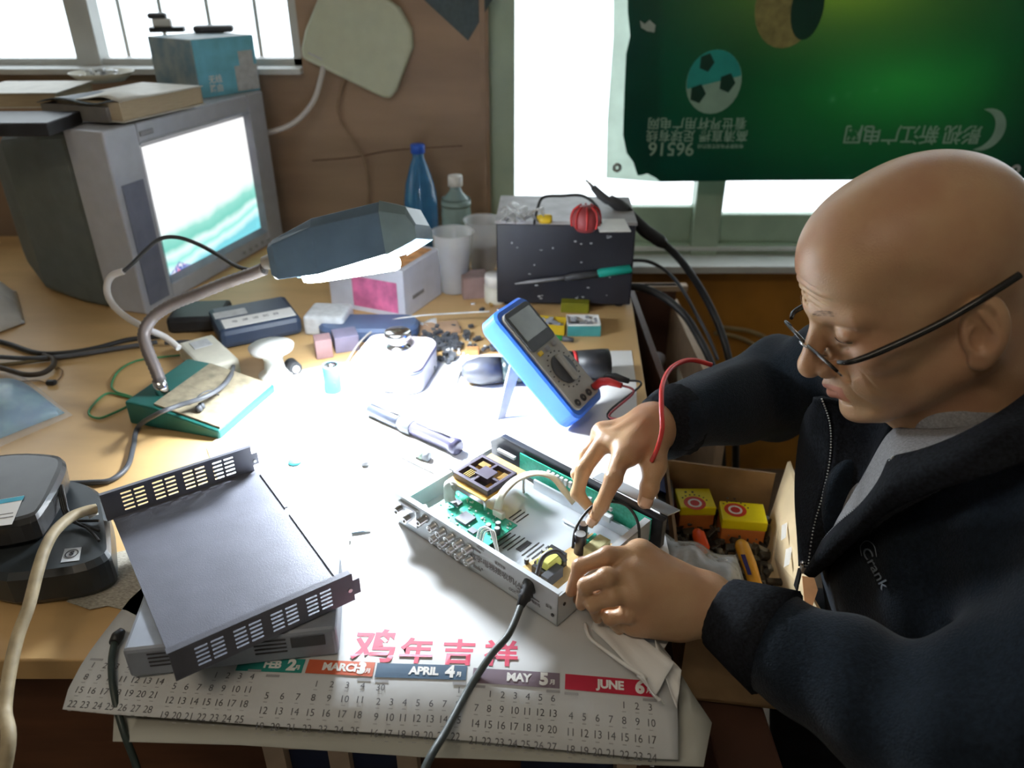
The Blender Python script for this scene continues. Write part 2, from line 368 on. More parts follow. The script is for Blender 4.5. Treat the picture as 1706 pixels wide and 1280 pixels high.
def ptext(b, s_, px, py, size, bold=0.0, sp=1.0):
    c = pw(px, py); M = Matrix.Translation((c.x, py_ - 0.002, c.z)) @ Matrix.Rotation(PI / 2, 4, 'X') @ Matrix.Rotation(PI, 4, 'Z')
    b.text(s_, size, M, 0.0003, bold, spacing=sp)
b = MB()
ptext(b, '看世界杯用广电网', 1161, 204, 21 * sc_, 0.0003, 1.02); ptext(b, '高清直播 足球有线', 1161, 225, 21 * sc_, 0.0003, 1.02)
ptext(b, '96516', 1118, 247, 32 * sc_, 0.0006); ptext(b, '有线数字电视客服热线', 1200, 243, 8 * sc_, 0.0001)
ptext(b, '影视 新江广电网', 1520, 222, 34 * sc_, 0.0006, 0.92)
b.build('printed_text', m_pw, po)
b = MB(); c = pw(1640, 216)
for k in range(18):
    a = -1.9 + 3.8 * k / 18; a2 = -1.9 + 3.8 * (k + 1) / 18
    w = lambda t: 0.055 * math.cos(t / 1.9 * PI / 2) ** 0.8
    R_ = 0.048
    q = [V((c.x + math.cos(t) * (R_ - w(t) * s_ * 0.45), py_ - 0.0016, c.z + math.sin(t) * (R_ - w(t) * s_ * 0.45))) for t, s_ in ((a, 0), (a2, 0), (a2, 1), (a, 1))]
    b.slab(q, (0, -0.0003, 0))
b.build('crescent_print', m_pw, po)
b = MB(); pdisc(b, 1312, 8, 52 * sc_, dy=0.0012, rz=64 * sc_); b.build('portrait_print', m_pskin, po)
b = MB(); pdisc(b, 1345, 12, 26 * sc_, dy=0.0016, rz=48 * sc_); b.build('portrait_shadow_print', m_pdark, po)
b = MB(); q = [pw(*p) + V((0, -0.0015, 0)) for p in [(1066, 34), (1074, 40), (1082, 33), (1092, 42), (1090, 54), (1078, 52), (1068, 46)]]; b.slab(q, (0, -0.0004, 0)); b.build('torn_spot', m_film, po)

# ================================================================== DESK
m_desk = mat('ochre_desk_top', sRGB(200, 164, 112), 0.38, var=0.08, scale=5, stretch=(1.0, 3.0, 1.0), spec=0.5, bump=0.03, bscale=30)
m_dbrown = mat('dark_brown_board', sRGB(98, 62, 40), 0.6, var=0.12, scale=10, stretch=(1, 1, 6))
FE = 0.534; DX0, DX1 = -1.75, 0.205; DB = 1.86
dk = thing('desk', 'wide ochre wooden workbench carrying the television, lamp and papers', 'desk', loc=((DX0 + DX1) / 2, (FE + DB) / 2, 0))
b = MB(); b.prism([(DX0, FE), (0.150, FE), (0.20, 0.9), (0.24, 1.43), (0.255, DB), (DX0, DB)], TZ - 0.028, TZ); b.build('desktop', m_desk, dk, bevel=0.002)
b = MB(); b.box(((DX0 + 0.16) / 2, FE + 0.05, TZ - 0.028 - 0.22), (0.16 - DX0, 0.018, 0.44)); b.build('front_panel', m_dbrown, dk)
for x, y in ((DX0 + 0.05, FE + 0.1), (0.11, FE + 0.1), (DX0 + 0.05, DB - 0.06), (0.18, DB - 0.06)):
    MB().box((x, y, (TZ - 0.028) / 2), (0.05, 0.05, TZ - 0.028)).build('leg', m_dbrown, dk, bevel=0.002)
# ================================================================== common plastics and metals
m_blk = mat('black_plastic', (0.018, 0.019, 0.022), 0.42, var=0.15)
m_blkg = mat('glossy_black_plastic', (0.02, 0.021, 0.025), 0.18, var=0.1)
m_dgrey = mat('dark_grey_plastic', (0.07, 0.075, 0.085), 0.45, var=0.1)
m_grey = mat('grey_plastic', (0.30, 0.31, 0.33), 0.5, var=0.06)
m_silver = mat('silver_painted_plastic', sRGB(182, 186, 194), 0.42, 0.1, var=0.04)
m_white = mat('white_plastic', (0.80, 0.80, 0.77), 0.4, var=0.03)
m_cream = mat('cream_plastic', (0.62, 0.60, 0.50), 0.45, var=0.06)
m_paper = mat('white_paper', (0.80, 0.80, 0.78), 0.75, var=0.02, scale=12)
m_label = mat('grey_label_paper', (0.55, 0.57, 0.58), 0.7, var=0.08, scale=80)
m_ink = mat('black_ink', (0.05, 0.05, 0.055), 0.7, var=0.1)
m_gink = mat('grey_ink', (0.25, 0.25, 0.26), 0.7, var=0.1)
m_red = mat('red_plastic', (0.55, 0.03, 0.03), 0.35, var=0.08)
m_yel = mat('yellow_plastic', (0.75, 0.52, 0.03), 0.4, var=0.08)
m_teal = mat('teal_plastic', (0.02, 0.36, 0.30), 0.4, var=0.06)
m_cyan = mat('cyan_print', (0.04, 0.38, 0.52), 0.5, var=0.06)
m_blue = mat('blue_plastic', (0.015, 0.10, 0.55), 0.35, var=0.08)
m_chrome = mat('chrome', (0.75, 0.75, 0.76), 0.16, 1.0, var=0.03)
m_card = mat('brown_cardboard', sRGB(160, 128, 92), 0.8, var=0.08, scale=30)
m_clear = mat('clear_plastic', (0.92, 0.95, 0.96), 0.08, trans=0.92, ior=1.2, var=0.02, spec=0.5)
m_bagpl = mat('thin_clear_bag', (0.85, 0.87, 0.88), 0.2, alpha=0.35, var=0.1, scale=60, bump=0.6, bscale=60)
m_pcb = mat('green_circuit_board', (0.02, 0.32, 0.20), 0.35, var=0.25, scale=260, col2=(0.05, 0.45, 0.32))
m_brass = mat('brass', (0.7, 0.5, 0.2), 0.3, 1.0)

# ================================================================== TELEVISION, front turned towards the right
B0 = T(245, 525); tu = V((0.279, 0.960, 0)); tn = V((0.960, -0.279, 0))      # along the front; out of the screen
F_tv = frame(B0, tu)                # local x along the front, local y into the room behind the front (= -tn)
tv = thing('television', 'old silver tube television switched on, dark rear body, at the back left of the desk', 'television', F=F_tv)
tvW, tvH = 0.50, 0.342
b = MB(F_tv)                        # front frame as a ring of four bars around the screen opening
sx0, sx1, sz0, sz1 = 0.083, 0.437, 0.034, 0.306
def bar(x0, x1, z0, z1, y0=0.0, y1=0.085): b.box(((x0 + x1) / 2, (y0 + y1) / 2, (z0 + z1) / 2), (x1 - x0, y1 - y0, z1 - z0))
bar(0, sx0, 0, tvH); bar(sx1, tvW, 0, tvH); bar(sx0, sx1, 0, sz0); bar(sx0, sx1, sz1, tvH)
b.build('bezel', m_silver, tv, bevel=0.004, weld=False)
b = MB(F_tv)                        # inner sloped lip
def lip(x0, x1, z0, z1, d, k):
    o = [(x0, -0.001, z0), (x1, -0.001, z0), (x1, -0.001, z1), (x0, -0.001, z1)]; i = [(x0 + k, d, z0 + k), (x1 - k, d, z0 + k), (x1 - k, d, z1 - k), (x0 + k, d, z1 - k)]
    b.add(o + i, [(0, 1, 5, 4), (1, 2, 6, 5), (2, 3, 7, 6), (3, 0, 4, 7)])
lip(sx0, sx1, sz0, sz1, 0.012, 0.011); b.build('screen_surround', mat('grey_bezel_lip', sRGB(150, 154, 164), 0.4), tv)
b = MB(F_tv); b.box((0.041, -0.0012, 0.13), (0.055, 0.003, 0.23), 0); b.build('speaker_grille', mat('speaker_mesh', sRGB(118, 123, 140), 0.6, bump=0.6, bscale=900), tv)
b = MB(F_tv); b.rbox((0.105, -0.001, 0.322), (0.036, 0.003, 0.009), 0.001); b.build('badge', m_grey, tv)
b = MB(F_tv)
for k in range(5): b.cyl((0.33 + 0.025 * k, 0.001, 0.016), (0.33 + 0.025 * k, -0.004, 0.016), 0.004, n=12)
b.build('front_buttons', m_grey, tv)
m_tv = mat('dark_tv_shell', sRGB(98, 106, 104), 0.55, var=0.06, bump=0.15, bscale=700)
b = MB(F_tv)
pr = [(0.085, 0.004, tvW - 0.004, 0.0, tvH - 0.004), (0.16, 0.012, tvW - 0.012, 0.0, tvH - 0.012), (0.27, 0.035, tvW - 0.035, 0.008, tvH - 0.03), (0.36, 0.09, tvW - 0.09, 0.03, tvH - 0.08), (0.40, 0.12, tvW - 0.12, 0.05, tvH - 0.12)]
vv = []; ff = []
for (y, a, c, d, e) in pr:
    vv += [(a, y, d), (c, y, d), (c, y, e), (a, y, e)]
for j in range(len(pr) - 1):
    for i in range(4): ff.append((j * 4 + i, j * 4 + (i + 1) % 4, (j + 1) * 4 + (i + 1) % 4, (j + 1) * 4 + i))
ff += [(3, 2, 1, 0), (16, 17, 18, 19)]
b.add(vv, ff); b.build('rear_shell', m_tv, tv, bevel=0.012, seg=3)
# picture on the screen (the tube gives off light)
m_scr = bpy.data.materials.new('lit_screen_picture'); m_scr.use_nodes = True; nt = m_scr.node_tree; N = nt.nodes; L = nt.links; bs = N['Principled BSDF']
bs.inputs['Base Color'].default_value = (0.02, 0.02, 0.02, 1); bs.inputs['Roughness'].default_value = 0.12
tc = N.new('ShaderNodeTexCoord'); sp = N.new('ShaderNodeSeparateXYZ'); L.new(tc.outputs['Object'], sp.inputs[0])
def mth(op, a, bb):
    n = N.new('ShaderNodeMath'); n.operation = op
    for k, x in enumerate((a, bb)):
        if hasattr(x, 'links'): L.new(x, n.inputs[k])
        else: n.inputs[k].default_value = x
    return n.outputs[0]
def ramp2(src, els, N=N, L=L):
    r = N.new('ShaderNodeValToRGB'); L.new(src, r.inputs[0]); e = r.color_ramp.elements
    while len(e) < len(els): e.new(0.5)
    for k, (p_, c_) in enumerate(els): e[k].position = p_; e[k].color = (*c_, 1)
    return r.outputs[0]
zz = mth('DIVIDE', mth('SUBTRACT', sp.outputs['Z'], sz0), sz1 - sz0); xx = mth('DIVIDE', mth('SUBTRACT', sp.outputs['X'], sx0), sx1 - sx0)
nzt = N.new('ShaderNodeTexNoise'); nzt.inputs['Scale'].default_value = 14; L.new(tc.outputs['Object'], nzt.inputs[0])
hh = mth('ADD', zz, mth('MULTIPLY', mth('SUBTRACT', nzt.outputs['Fac'], 0.5), 0.10))
hh = mth('SUBTRACT', hh, mth('MULTIPLY', xx, 0.13))
wv = N.new('ShaderNodeTexNoise'); wv.inputs['Scale'].default_value = 60; L.new(tc.outputs['Object'], wv.inputs[0])
pic = ramp2(hh, [(0.0, (0.20, 0.66, 0.75)), (0.06, (0.75, 1.0, 0.98)), (0.10, (0.30, 0.80, 0.72)), (0.15, (0.80, 1.0, 0.97)), (0.20, (0.20, 0.62, 0.52)), (0.27, (0.30, 0.72, 0.62)), (0.33, (0.85, 0.97, 0.95)), (0.45, (1, 1, 1))])
# corner caption: red and blue marks bottom left
cm = ramp2(mth('ADD', mth('MULTIPLY', zz, 3.2), mth('MULTIPLY', mth('ABSOLUTE', mth('SUBTRACT', xx, 0.13), 0.0), 2.2)), [(0.0, (1, 1, 1)), (0.30, (1, 1, 1)), (0.36, (0, 0, 0))])
cc = ramp2(wv.outputs['Fac'], [(0.35, (0.7, 0.02, 0.15)), (0.45, (0.8, 0.55, 0.85)), (0.55, (0.02, 0.10, 0.45)), (0.7, (0.9, 0.9, 1))])
mx = N.new('ShaderNodeMixRGB'); L.new(cm, mx.inputs[0]); L.new(pic, mx.inputs[1]); L.new(cc, mx.inputs[2])
L.new(mx.outputs[0], bs.inputs['Emission Color']); bs.inputs['Emission Strength'].default_value = 0.9
b = MB(F_tv)
def scrf(u, v):
    x = sx0 + 0.008 + (sx1 - sx0 - 0.016) * u; z = sz0 + 0.008 + (sz1 - sz0 - 0.016) * v
    return (x, 0.013 - 0.010 * (1 - (2 * u - 1) ** 2) * (1 - (2 * v - 1) ** 2), z)
b.sheet(scrf, 16, 12, 0.002); b.build('screen', m_scr, tv)
b = MB(F_tv)
for x, y in ((0.05, 0.04), (0.45, 0.04), (0.08, 0.25), (0.42, 0.25)): b.box((x, y, 0.0), (0.03, 0.03, 0.004))
TVZ = TZ + tvH
# ------------------------------------------------------------------ generic carton between three floor pixels
def carton(name, label, cat, A, Bp, w, h, m, group=None, bev=0.0015, left=True):
    """box whose front bottom edge runs A->Bp (world points); it extends w away from the camera"""
    A = V(A); x = (V(Bp) - A); L_ = x.length
    F = frame(A, x)
    t = thing(name, label, cat, F=F, group=group)
    b = MB(F); b.rbox((L_ / 2, w / 2, h / 2), (L_, w, h), bev); b.build('body', m, t)
    return t, F, L_
# ---- things on top of the television
z = TVZ
A = T(335, 165, z); Bq = T(434, 150, z)
m_cart = mat('carton_photo_print', sRGB(160, 168, 165), 0.5, var=0.35, scale=25, col2=sRGB(96, 128, 140))
t, F, L_ = carton('router_carton', 'light blue and grey printed carton standing on top of the television', 'box', A, Bq, 0.15, 0.115, m_cart)
b = MB(F); b.box((L_ / 2, -0.0006, 0.0575), (L_ * 0.99, 0.001, 0.113)); b.build('blue_end_print', mat('pale_blue_print', sRGB(120, 196, 218), 0.45), t)
b = MB(F); b.box((L_ * 0.80, -0.0014, 0.030), (L_ * 0.38, 0.0008, 0.052)); b.box((L_ * 0.82, -0.0014, 0.070), (L_ * 0.24, 0.0008, 0.03)); b.build('sticker', m_label, t)
for s_, zc in (('无线', 0.034), ('路由', 0.016)): MB(F).text(s_, 0.017, Matrix.Translation((L_ * 0.27, -0.0015, zc)) @ Matrix.Rotation(PI / 2, 4, 'X'), 0.0003, 0.0003).build('printed_text', m_white, t)
F_rc = F
# black and white gadget and flat adapter on the carton
zc = z + 0.115
A2 = T(262, 55, zc)
g = thing('webcam', 'small black and white clip gadget lying on the left of the blue carton', 'gadget', loc=A2)
Fg = frame(A2, (1, 0.25, 0))
MB(Fg).rprism((0.02, 0.02, 0.006), (0.075, 0.045, 0.010), 0.008).build('base', m_blk, g)
MB(Fg).rbox((0.012, 0.02, 0.020), (0.04, 0.03, 0.018), 0.004).build('white_clip', m_white, g)
MB(Fg).rbox((0.004, 0.02, 0.034), (0.040, 0.028, 0.012), 0.005).build('head', m_dgrey, g)
A3 = T(322, 56, zc)
o = MB(frame(A3, (1, 0.25, 0))).rbox((0.043, 0.02, 0.008), (0.085, 0.045, 0.014), 0.005).build('flat_adapter', m_dgrey); tag(o, 'flat dark adapter lying on the right of the blue carton', 'adapter')
# books
m_pages = mat('book_pages', sRGB(176, 160, 132), 0.8, var=0.08, scale=300, stretch=(0.1, 0.1, 4))
m_cover = mat('pale_book_cover', sRGB(205, 202, 190), 0.5, var=0.06)
A = T(206, 205, z + 0.006); Bq = T(325, 178, z + 0.006)
bk = thing('book', 'thick closed book with curling pale cover lying on the television corner', 'book', F=frame(A, Bq - A)); F = FR[bk.name]; L_ = (Bq - A).length + 0.03
b = MB(F); b.box((L_ / 2, 0.075, 0.018), (L_ - 0.004, 0.146, 0.031)); b.build('page_block', m_pages, bk)
b = MB(F); b.sheet(lambda u, v: (L_ * u, 0.152 * v - 0.002, 0.0345 + 0.010 * math.exp(-((u - 0.15) ** 2 + (v - 0.25) ** 2) / 0.03) + 0.003 * math.sin(5 * v) * (1 - u)), 18, 10, 0.0008); b.box((L_ / 2, 0.075, 0.001), (L_, 0.152, 0.002)); b.build('cover', m_cover, bk)
A = T(110, 205, z + 0.006); Bq = T(200, 208, z + 0.006)
bk = thing('open_booklet', 'grey paper stack with a bent dark cover left of the thick book', 'book', F=frame(T(72, 198, z + 0.004), T(192, 207, z) - T(72, 198, z))); F = FR[bk.name]
L2 = (T(184, 206, z) - T(72, 198, z)).length
b = MB(F); b.box((L2 / 2, 0.06, 0.014), (L2 - 0.006, 0.12, 0.026)); b.build('page_block', mat('grey_pages', sRGB(120, 116, 110), 0.8), bk)
b = MB(F); b.sheet(lambda u, v: (L2 * (u * 1.05), 0.125 * v - 0.004, 0.029 + 0.012 * u * (1 - v) + 0.006 * math.sin(6 * u)), 14, 8, 0.0007); b.build('cover', mat('slate_cover', sRGB(92, 104, 114), 0.5), bk)
F = frame(T(-60, 180, z + 0.02), (1, 0.06, 0))
bk = thing('manual_book', 'tan paperback at the far left end of the pile on the television', 'book', F=F)
b = MB(F); b.box((0.085, 0.08, 0.012), (0.165, 0.16, 0.022)); b.build('page_block', m_pages, bk)
b = MB(F); b.box((0.086, 0.08, 0.0245), (0.172, 0.166, 0.002)); b.box((0.086, 0.08, -0.0), (0.172, 0.166, 0.002)); b.build('cover', m_cover, bk)
F = frame(T(-95, 232, z - 0.0), (1, 0.03, 0))
bx = thing('black_box_unit', 'flat black electronics box under the books at the left', 'device', F=F)
MB(F).rbox((0.085, 0.07, 0.012), (0.17, 0.12, 0.022), 0.003).build('case', m_blk, bx)
b = MB(F); b.box((0.045, -0.001+0.005, 0.014), (0.05, 0.002, 0.004)); b.build('front_strip', m_grey, bx)
# tray of small metal parts
A = T(165, 137, z + 0.036)
tr_ = thing('parts_tray', 'shallow pale dish heaped with small metal parts behind the books', 'tray', loc=A)
b = MB(); b.lathe([(0.001, 0.0), (0.040, 0.0), (0.062, 0.016), (0.064, 0.016), (0.042, -0.002), (0.001, -0.002)], A + V((0, 0.02, 0.002)), n=30); b.build('dish', m_cream, tr_)
random.seed(4); b = MB()
for k in range(70):
    a = random.uniform(0, 2 * PI); r_ = random.uniform(0, 0.046); s_ = random.uniform(0.003, 0.008)
    b.box((A.x + r_ * math.cos(a), A.y + 0.02 + r_ * math.sin(a), A.z + 0.010 + random.uniform(0, 0.012)), (s_, s_ * 1.4, s_ * 0.8))
o = b.build('small_metal_parts', m_steel, tr_); o['kind'] = 'stuff'

# ================================================================== wall box, QR-less card, cables on the wall
yw_ = WY - 0.001
q = [WL(*p) for p in [(506, 80), (512, 50), (540, -20), (610, -30), (668, 12), (688, 48), (690, 78), (662, 150), (652, 162), (640, 160), (508, 96)]]
ap = thing('wall_router', 'cream rounded access box mounted tilted on the brown wall', 'device', loc=sum(q, V()) / len(q))
b = MB(); b.slab(q, (0, -0.028, 0)); b.build('case', mat('cream_case', sRGB(198, 204, 180), 0.4, var=0.03), ap, bevel=0.008, seg=3)
b = MB(); M_ = frame(WL(536, 96) + V((0, -0.030, 0)), WL(560, 106) - WL(536, 96), (0, -1, 0)); b.slab([WL(*p) + V((0, -0.0285, 0)) for p in [(518, 84), (540, 95), (540, 98), (518, 87)]], (0, -0.0006, 0)); b.build('status_strip', m_label, ap)
def cable(name, label, pts, r, m, n=8, sub=8, cat='cable', group=None, r1=None):
    o = MB().tube(pts, r, n, sub, r1).build(name, m); tag(o, label, cat, group); return o
m_wc = mat('white_cable_sheath', (0.62, 0.60, 0.58), 0.5, var=0.04)
m_bc = mat('black_cable_sheath', (0.02, 0.021, 0.022), 0.45, var=0.08)
m_cc = mat('cream_cable_sheath', sRGB(176, 160, 128), 0.55, var=0.12, scale=60)
cable('network_cable', 'thick white cable curving from the cream wall box down behind the television', [WL(542, 104) + V((0, -0.02, 0)), WL(540, 125) + V((0, -0.03, 0)), WL(528, 165) + V((0, -0.04, 0)), WL(500, 197) + V((0, -0.05, 0)), WL(462, 212) + V((0, -0.06, 0)), WL(425, 218) + V((0, -0.02, 0))], 0.006, m_wc)
cable('thin_wall_wire', 'thin grey wire hanging from the cream wall box down the brown wall', [WL(x, y) + V((0, -0.008, 0)) for x, y in [(578, 125), (566, 160), (566, 195), (590, 235), (608, 265), (615, 310), (612, 350), (608, 400)]], 0.003, mat('taupe_wire', sRGB(150, 125, 100), 0.5))
q = [WL(*p) for p in [(700, -6), (780, 68), (838, -30), (760, -90)]]
o = MB().slab(q, (0, -0.0012, 0)).build('wall_card', mat('dark_speckled_card', sRGB(70, 82, 84), 0.7, var=0.1, scale=90)); tag(o, 'dark grey card taped askew to the wall beside the window jamb', 'card')
o = MB().tube([WL(x, y) + V((0, -0.001, 0)) for x, y in [(520, 268), (590, 262), (660, 250), (770, 243)]], 0.0012, 6).build('trim_3', m_dbrown); struct(o)

# ================================================================== bottles, cups, cartons at the back of the desk
def onT(px, py): return T(px, py, TZ)
def scale_at(p): return ((p - V((0, 0, CAMH))).dot(V((0, CP, -SP)))) / FPX     # metres per pixel there
m_bb = mat('blue_bottle_plastic', sRGB(60, 120, 165), 0.15, alpha=0.9, var=0.08, spec=0.6)
c = PL(699, 300, (0, 1.80, 0), (0, 1, 0)); c.z = TZ
bt = thing('blue_bottle', 'tall translucent blue plastic bottle with blue cap against the wall', 'bottle', loc=c)
hz = PL(692, 240, (0, 1.80, 0), (0, 1, 0)).z - TZ
MB().lathe([(0.001, 0), (0.036, 0), (0.039, 0.008), (0.039, hz * 0.45), (0.033, hz * 0.62), (0.020, hz * 0.80), (0.0135, hz * 0.87), (0.0135, hz * 0.95), (0.001, hz * 0.95)], c).build('body', m_bb, bt)
MB().lathe([(0.001, hz), (0.015, hz), (0.0165, hz * 0.985), (0.0165, hz * 0.92), (0.014, hz * 0.915)], c).build('cap', m_blue, bt)
c = PL(760, 350, (0, 1.74, 0), (0, 1, 0)); c.z = TZ; hz = PL(760, 292, (0, 1.74, 0), (0, 1, 0)).z - TZ
bt = thing('clear_bottle', 'clear ribbed bottle with white cap right of the blue bottle', 'bottle', loc=c)
MB().lathe([(0.001, 0), (0.032, 0), (0.034, 0.006)] + [(0.034 - (0.0015 if k % 2 else 0), 0.02 + 0.012 * k) for k in range(10)] + [(0.034, hz * 0.62), (0.030, hz * 0.70), (0.015, hz * 0.80), (0.012, hz * 0.84), (0.012, hz * 0.9)], c).build('body', mat('milky_clear_plastic', sRGB(150, 175, 172), 0.2, alpha=0.75, var=0.05), bt)
MB().lathe([(0.001, hz), (0.0155, hz), (0.0165, hz * 0.98), (0.0165, hz * 0.87), (0.012, hz * 0.865)], c).build('cap', m_white, bt)
m_cup = mat('clear_cup_plastic', (0.88, 0.90, 0.92), 0.15, alpha=0.35, var=0.03, spec=0.8)
def cup(px, py, ytop, rpx, label, fill, fm):
    c = onT(px, py); k = scale_at(c); r = rpx * k; y0 = c.y
    h = PL(px, ytop, (0, y0, 0), (0, 1, 0)).z - TZ
    t = thing('plastic_cup', label, 'cup', loc=c, group=None)
    MB().lathe([(0.001, 0.001), (r * 0.68, 0.001), (r * 0.70, 0.004), (r * 0.86, h * 0.62), (r * 0.92, h * 0.68), (r * 0.98, h * 0.97), (r * 1.06, h), (r * 1.0, h * 0.985), (r * 0.95, h * 0.96), (r * 0.83, h * 0.6), (r * 0.66, 0.006), (0.001, 0.004)], c).build('wall', m_cup, t)
    MB().lathe([(0.001, 0.006), (r * 0.66, 0.006), (r * 0.80, h * fill), (0.001, h * fill)], c).build('contents', fm, t)
cup(757, 484, 385, 34, 'clear plastic cup with dark liquid in front of the clear bottle', 0.66, mat('dark_cup_contents', sRGB(82, 86, 100), 0.4, var=0.3, scale=120))
cup(806, 446, 365, 31, 'second clear plastic cup behind, beside the black soldering station', 0.5, mat('brown_cup_contents', sRGB(120, 104, 92), 0.5, var=0.2, scale=90))
c = onT(826, 502); t = thing('white_jar', 'small white lidded jar left of the black soldering station', 'jar', loc=c); k = scale_at(c)
MB().lathe([(0.001, 0), (18 * k, 0), (19 * k, 0.003), (19 * k, 0.035), (0.001, 0.035)], c).build('body', m_cream, t)
MB().lathe([(0.001, 0.058), (17 * k, 0.058), (18 * k, 0.055), (18 * k, 0.036), (0.001, 0.036)], c).build('lid', m_white, t)
t, F, L_ = carton('small_carton', 'small brown and pink cardboard box behind the white jar', 'box', onT(772, 500), onT(815, 497), 0.05, 0.045, mat('pinkish_card', sRGB(150, 125, 120), 0.7, var=0.12))
# white-orange-pink carton behind the lamp head
m_wcart = mat('white_carton_board', sRGB(205, 208, 218), 0.5, var=0.04)
A = onT(676, 533); Bq = onT(736, 490)
F = frame(A, Bq - A); ct = thing('medicine_carton', 'white carton with pink and orange print standing behind the lamp head', 'box', F=F)
L_ = (Bq - A).length; hC = 0.098
MB(F).rbox((L_ / 2, 0.085, hC / 2), (L_, 0.17, hC), 0.002).build('body', m_wcart, ct)
b = MB(F); b.box((-0.0006, 0.065, hC * 0.42), (0.001, 0.10, hC * 0.62)); b.build('pink_print', mat('pink_print', sRGB(222, 120, 165), 0.5, var=0.2), ct)
b = MB(F); b.box((L_ * 0.5, 0.06, hC + 0.0006), (L_ * 0.8, 0.10, 0.001)); b.build('orange_print', mat('orange_print', sRGB(240, 170, 110), 0.5, var=0.25, scale=40), ct)
b = MB(F); b.box((L_ * 0.35, -0.0006, hC * 0.35), (L_ * 0.3, 0.001, 0.007)); b.build('grey_mark', m_gink, ct)
# dark round-edged case under that carton and lamp
F = frame(onT(528, 572), onT(690, 572) - onT(528, 572))
o = MB(F).rprism((0.09, 0.035, 0.014), (0.18, 0.070, 0.026), 0.03, 0.006).build('dark_case', mat('slate_blue_plastic', sRGB(78, 96, 128), 0.4), None, frame=F); tag(o, 'flat dark slate case lying under the lamp head in front of the carton', 'case')

# ================================================================== SOLDERING STATION
A = onT(828, 511); Bq = onT(1049, 515); A.z = Bq.z = TZ
F = frame(A, Bq - A); L_ = (Bq - A).length
y0 = A.y; hS = PL(850, 372, A, (0, 1, 0)).z - TZ; dS = 0.175
st = thing('soldering_station', 'black soldering station box under clutter at the back right of the desk', 'soldering station', F=F)
b = MB(F); b.rbox((L_ / 2, dS / 2, hS / 2 + 0.004), (L_, dS, hS - 0.008), 0.003); b.build('case', mat('navy_black_paint', (0.022, 0.024, 0.034), 0.38, var=0.2, scale=8), st)
b = MB(F); b.box((L_ / 2, dS / 2, hS + 0.002), (L_ + 0.004, dS + 0.004, 0.006)); b.build('top_plate', mat('pale_grey_top', sRGB(178, 178, 180), 0.5, var=0.12, scale=30), st, bevel=0.001)
for x, y in ((0.02, 0.02), (L_ - 0.02, 0.02), (0.02, dS - 0.02), (L_ - 0.02, dS - 0.02)): MB(F).cyl((x, y, 0), (x, y, 0.006), 0.008).build('foot', m_blk, st)
b = MB(F); random.seed(3)
for k in range(26): b.box((random.uniform(0.02, L_ - 0.02), -0.0004, random.uniform(0.015, hS - 0.02)), (random.uniform(0.001, 0.006), 0.0006, random.uniform(0.001, 0.003)))
o = b.build('solder_splashes', m_label, st); o['kind'] = 'stuff'
ztop = TZ + hS + 0.005
def top(px, py): return T(px, py, ztop)
def rodpl(px, py, y): return PL(px, py, (0, y, 0), (0, 1, 0))
o = MB(frame(top(1000, 385), (1, 0.03, 0))).box((0.026, 0.03, 0.001), (0.056, 0.075, 0.002)).build('label_card', m_white); tag(o, 'white printed card on top of the soldering station at the right', 'card')
b = MB(frame(top(1000, 385), (1, 0.03, 0)))
t = thing('pressure_knob_cap', 'dark red ribbed rubber ball standing on the soldering station', 'cap', loc=top(975, 384)); c = top(975, 384)
b = MB()
b.lathe([(0.001, 0.0), (0.016, 0.0), (0.024, 0.010), (0.026, 0.022), (0.022, 0.036), (0.012, 0.044), (0.001, 0.046)], c, n=24); b.build('body', mat('dull_red_rubber', sRGB(150, 62, 66), 0.5, var=0.1), t)
b = MB()
for k in range(8):
    a = 2 * PI * k / 8; b.tube([c + V((math.cos(a) * r_, math.sin(a) * r_, h_)) for r_, h_ in ((0.0245, 0.008), (0.0265, 0.022), (0.0225, 0.037), (0.012, 0.045))], 0.0018, 6, 4)
b.build('ribs', m_red, t)
c = top(907, 372); t = thing('yellow_plug', 'small yellow plug on the soldering station with a wire end', 'plug', loc=c)
MB().rings([c + V((-0.014, 0, 0.008)), c + V((-0.006, 0, 0.008)), c + V((0.010, 0, 0.008)), c + V((0.014, 0, 0.008))], [0.006, 0.009, 0.009, 0.006], 14).build('body', m_yel, t)
cable('black_wire_loop', 'stiff black wire arching over the soldering station to the red ball', [top(890, 376) + V((0, 0, 0.004)), top(895, 366) + V((0, 0, 0.02)), top(905, 362) + V((0, 0.01, 0.035)), top(935, 362) + V((0, 0.01, 0.038)), top(970, 362) + V((0, 0.01, 0.038)), top(990, 366) + V((0.006, 0.01, 0.02)), top(995, 375) + V((0.006, 0, 0.003))], 0.0028, m_bc, cat='wire')
c = top(868, 374); t = thing('wire_bundle', 'crumpled pale clear packaging at the left end of the station top', 'packaging', loc=c)
random.seed(7); b = MB()
for k in range(9):
    p0 = c + V((random.uniform(-0.028, 0.028), random.uniform(-0.015, 0.03), random.uniform(0.002, 0.03)))
    b.sheet(lambda u, v, p0=p0, s1=random.uniform(0.4, 1.2), s2=random.uniform(-1, 1): p0 + V(((u - 0.5) * 0.03, (v - 0.5) * 0.03 * s1, 0.008 * math.sin(4 * u + s2 * 3 * v))), 6, 6, 0.0003)
b.build('crumpled_film', m_bagpl, t)
o = MB().tube([c + V((-0.03, 0, 0.004)), c + V((-0.015, 0.01, 0.016)), c + V((0.0, -0.008, 0.010)), c + V((0.02, 0.01, 0.014)), c + V((0.03, -0.006, 0.004))], 0.003, 8, 6).build('grey_wire', m_grey, t)
